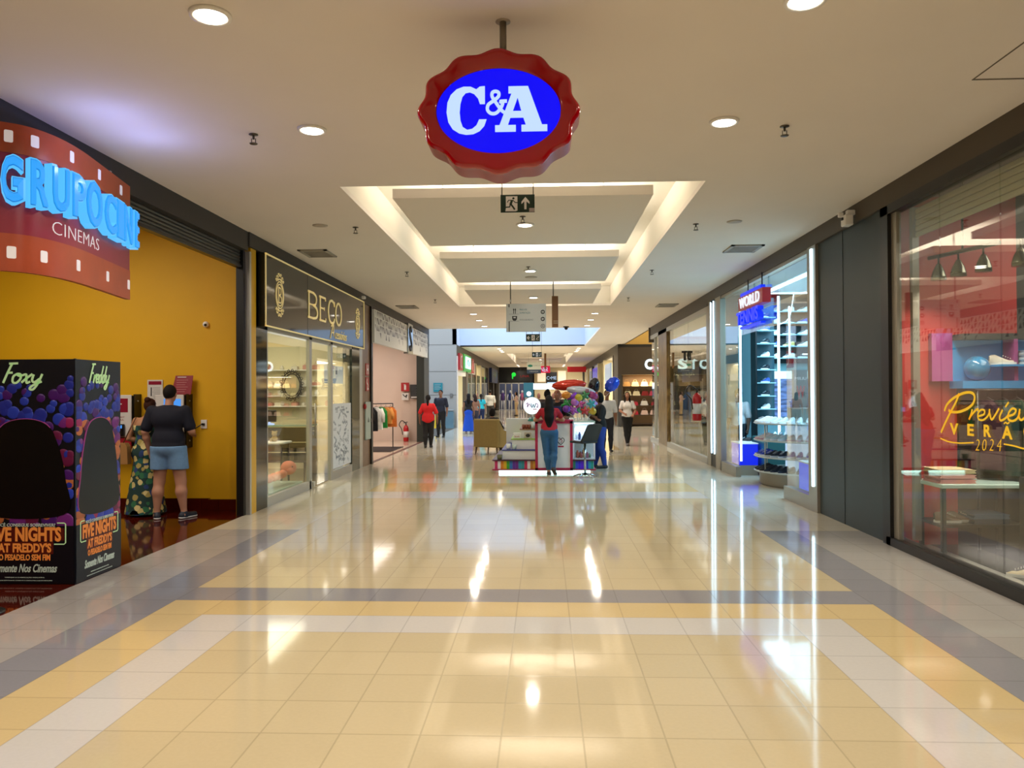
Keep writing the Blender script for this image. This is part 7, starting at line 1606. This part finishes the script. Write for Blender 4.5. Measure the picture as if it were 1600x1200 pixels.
t2 = thing('gift_box', 'grey framed picture box on the third kiosk step', 'box', (-.33, KY+.34, .7)); MB().box(-.42, -.27, KY+.3, KY+.36, .7, .83, m_alu, bev=.004).build('frame', t2); MB().sphere((0, 0, 0), (.05, .04, .003), m_bk, 12, 5, FC(-.345, KY+.3, .765)).build('picture', t2)
for i, x in enumerate((-.44, -.38, -.32)): tub(x, KY+.46, .9, '#8a4a34', .035, .09, ('left', 'middle', 'right')[i]+' brown jar of the row on the fourth kiosk step')
tub(-.24, KY+.46, .9, '#dbe8ea', .05, .15, 'white bucket right of the brown jars on the fourth kiosk step')
t = thing('round_sign', 'glowing round white sign with pastel lettering on a short post on the kiosk', 'sign', (-.26, KY+.68, 1.08))
F = FC(-.26, KY+.62, 1.385); MB().prism([(.19*math.cos(a*PI/20), .19*math.sin(a*PI/20)) for a in range(40)], -.06, 0, m_kw, F).build('drum', t); MB().prism([(.182*math.cos(a*PI/20), .182*math.sin(a*PI/20)) for a in range(40)], 0, .004, glow('round_sign_face', '#f4faff', 1.1), F).build('face', t)
mb = MB(); mb.stroke([(-.13, .03), (-.09, .06), (-.1, -.03), (-.06, .04), (-.03, -.02)], .016, .003, mat('pastel_lilac', '#b48ac8', .5), F @ Matrix.Translation((0, 0, .004))); mb.stroke([(-.02, .05), (.0, -.04), (.03, .03), (.05, -.04), (.08, .05)], .018, .003, mat('pastel_blue', '#7ab8dc', .5), F @ Matrix.Translation((0, 0, .004)))
mb.stroke([(.07, .02), (.1, .05), (.13, 0), (.1, -.03), (.14, -.03)], .014, .003, mat('pastel_lilac', '#b48ac8'), F @ Matrix.Translation((0, 0, .004))); mb.box(.02, .1, -.08, -.065, .004, .007, m_km, F); mb.build('lettering', t)
MB().tube([(-.26, KY+.65, 1.08), (-.26, KY+.65, 1.2)], .02, m_alu).build('post', t); MB().box(-.34, -.18, KY+.6, KY+.75, 1.08, 1.1, mat('edge_1f7f74', '#1f7f74')).build('foot', t)
t = thing('till_monitor', 'small dark till with a lit blue screen on the kiosk counter', 'monitor', (.25, KY+.3, 1.1)); MB().box(.13, .37, KY+.25, KY+.28, 1.15, 1.38, mat('till_navy', '#14245c', .3)).build('screen_back', t); MB().box(.17, .25, KY+.245, KY+.25, 1.24, 1.33, m_scr).build('screen', t); MB().box(.2, .3, KY+.2, KY+.33, 1.1, 1.15, m_black).build('stand', t)
# balloons
m_str = mat('balloon_string', '#c9c9cf', .5)
def balloon(c, r, col, lab, foot, rot=0, name='foil_balloon', mark=None, crumple=.02, star=0):
    t = thing(name, lab, 'balloon', foot); m = mat('foil_'+col[1:], col, .12, metal=.35, coat=.6)
    R = Matrix.Rotation(rot, 3, 'Y'); rr = random.Random(len(bpy.data.objects)); mb = MB()
    def fn(u, v):
        a = 2*PI*u; p = PI*v; w = 1+crumple*math.sin(a*12)*abs(math.sin(p))**4+star*math.cos(a*5)
        q = R @ Vector((r[0]*math.sin(p)*math.cos(a)*w, r[1]*math.cos(p), r[2]*math.sin(p)*math.sin(a)*w)); return (c[0]+q.x, c[1]+q.y, c[2]+q.z)
    mb.grid(fn, 36, 16, m); mb.build('envelope', t)
    MB().tube(catmull([tuple(foot), ((foot[0]+c[0])/2+.01, (foot[1]+c[1])/2, (foot[2]+c[2])/2), (c[0], c[1], c[2]-r[2]*.9)], 5), .004, m_str, 5).build('stick', t)
    if mark:
        mb = MB(); F = FC(c[0]+mark[0], c[1]-r[1]*.93, c[2]+mark[1]); mb.stroke([(-.03, -.03), (.03, -.03), (.03, .03), (-.03, .03), (-.03, -.03)], .014, .01, m_hr, F, smooth=False); mb.stroke([(-.015, 0), (.015, .01)], .012, .01, m_hr, F); mb.build('mark', t)
    return t
CZ = 1.07
balloon((.55, 16.9, 1.83), (.38, .1, .12), '#d2331c', 'long shiny red foil balloon above the kiosk', (.78, 17, CZ), -.06)
balloon((.8, 16.75, 1.70), (.32, .1, .1), '#c4ccd8', 'silvery white foil balloon with red marks under the red one', (.82, 16.9, CZ), .12, mark=(.13, 0))
balloon((1.12, 17.3, 1.8), (.13, .1, .2), '#1c1a22', 'dark round balloon behind the white foil balloon', (.95, 17.4, CZ), .2)
balloon((1.5, 17.0, 1.84), (.19, .1, .14), '#1746d2', 'bright blue foil balloon leaning right of the kiosk balloons', (1.0, 17.2, CZ), -.8, crumple=.05)
balloon((1.17, 17.1, 1.6), (.1, .06, .07), '#b83a44', 'small red and white foil balloon below the dark one', (.98, 17.1, CZ), .3)
bc = ('#7a3aa8', '#b05ab8', '#4ab88c', '#c03a3c', '#caa028', '#2a9c4c', '#b870c8', '#d04a8c', '#e0d8e8', '#3aa0a8', '#d88a30', '#8a3ad0', '#c8b83a', '#3a7a4a', '#a03a7c')
bn = ('purple', 'lilac', 'mint', 'red', 'gold', 'green', 'pink-lilac', 'hot pink', 'pearl', 'teal', 'orange', 'violet', 'yellow', 'dark green', 'plum')
rr = random.Random(21)
for i, c in enumerate(bc):
    gx = .5+.13*(i % 5)+rr.uniform(-.03, .03); gz = 1.3+.14*(i//5)+rr.uniform(-.03, .03)
    balloon((gx, 16.55+.06*(i % 3), gz), (.085+.02*(i % 3), .035, .08), c, bn[i]+' small foil balloon in the cluster on the kiosk case', (.66+.07*(i % 5), 16.65, CZ), rr.uniform(-.9, .9), crumple=.08, star=.28*(i % 2))
tag(MB().sphere((1.06, 16.85, 1.2), (.06, .05, .06), mat('yellow_toy', '#d6dc28', .5), 14, 9).sphere((1.06, 16.84, 1.27), .035, mat('yellow_toy', '#d6dc28')).build('yellow_toy'), 'small bright yellow toy held by the person in black by the stool', 'toy')
# bar stool
t = thing('bar_stool', 'black moulded bar stool on a chrome post and star foot beside the kiosk', 'stool', (.78, 15.2, 0)); m_st = mat('stool_black', '#14181d', .45); m_ch = mat('chrome', '#b9c0c6', .12, metal=1)
MB().tube([(.8, 15.2, .03), (.8, 15.2, .68)], .022, m_ch).build('post', t)
mb = MB()
for k in range(5):
    a = k*2*PI/5+.3; mb.tube([(.8, 15.2, .07), (.8+.14*math.cos(a), 15.2+.14*math.sin(a), .045), (.8+.24*math.cos(a), 15.2+.24*math.sin(a), .012)], [.022, .018, .012], m_ch, 8)
mb.build('star_foot', t)
MR = Matrix.Translation((.8, 15.2, 0)) @ Matrix.Rotation(-.95, 4, 'Z') @ Matrix.Translation((-.8, -15.2, 0))
mb = MB(); mb.box(.55, .97, 15.0, 15.4, .67, .715, m_st, MR, bev=.02); mb.build('seat', t)
def bk(u, v): return (.93+.2*v+.02*math.cos(PI*(u-.5)), 15.0+.4*u*(1-.1*v)+.02*v, .69+.36*v-.03*(2*u-1)**4*v)
mb = MB(); mb.grid(bk, 10, 8, m_st, MR); mb.grid(lambda u, v: tuple(Vector(bk(1-u, v))+Vector((-.03, 0, .01))), 10, 8, m_st, MR); mb.grid(lambda u, v: tuple(Vector(bk(u, 1))+Vector((-.03*v, 0, .01*v))), 10, 1, m_st, MR)
for e in (0, 1): mb.grid(lambda u, v: tuple(Vector(bk(e, u))+Vector((-.03*v, 0, .01*v))), 8, 1, m_st, MR)
mb.build('backrest', t)
# armchair
t = thing('armchair', 'olive tan upholstered armchair with high back and thin wooden legs seen from behind', 'armchair', (-1.4, 20.9, 0)); m_ac = mat('armchair_tan', '#8e7a48', .8, noise=.05); M = Matrix.Translation((-1.4, 20.9, 0)) @ Matrix.Rotation(-.42, 4, 'Z')
MB().box(-.38, .38, -.42, -.28, .2, .96, m_ac, M, bev=.03).build('backrest', t); MB().box(-.28, .28, -.3, .34, .24, .44, m_ac, M, bev=.04).build('seat', t)
for s in (-1, 1):
    MB().prism([(-.36, .2), (.36, .2), (.36, .55), (-.1, .66), (-.36, .92)], -.05, .05, m_ac, M @ frame((s*.33, 0, 0), (0, 1, 0), (0, 0, 1), (1, 0, 0))).build('side', t)
    for y in (-.36, .32): MB().tube([M @ Vector((s*.31, y, .2)), M @ Vector((s*.33, y*1.05, 0))], [.024, .014], mat('leg_walnut', '#4a2f1c', .4), 8).build('leg', t)
t = thing('side_table', 'low round brown table beyond the armchair', 'table', (-.75, 22.5, 0)); MB().lathe([(.34, .41), (.36, .43), (.34, .45)], mat('table_brown', '#6a4526', .35), 28, c=(-.75, 22.5)).build('tabletop', t)
for k in range(3): MB().tube([(-.75+.1*math.cos(k*2.1), 22.5+.1*math.sin(k*2.1), .41), (-.75+.26*math.cos(k*2.1), 22.5+.26*math.sin(k*2.1), 0)], .016, mat('leg_walnut', '#4a2f1c'), 8).build('leg', t)

for o in bpy.data.objects:
    for k in ('_base', '_J'):
        if k in o: del o[k]
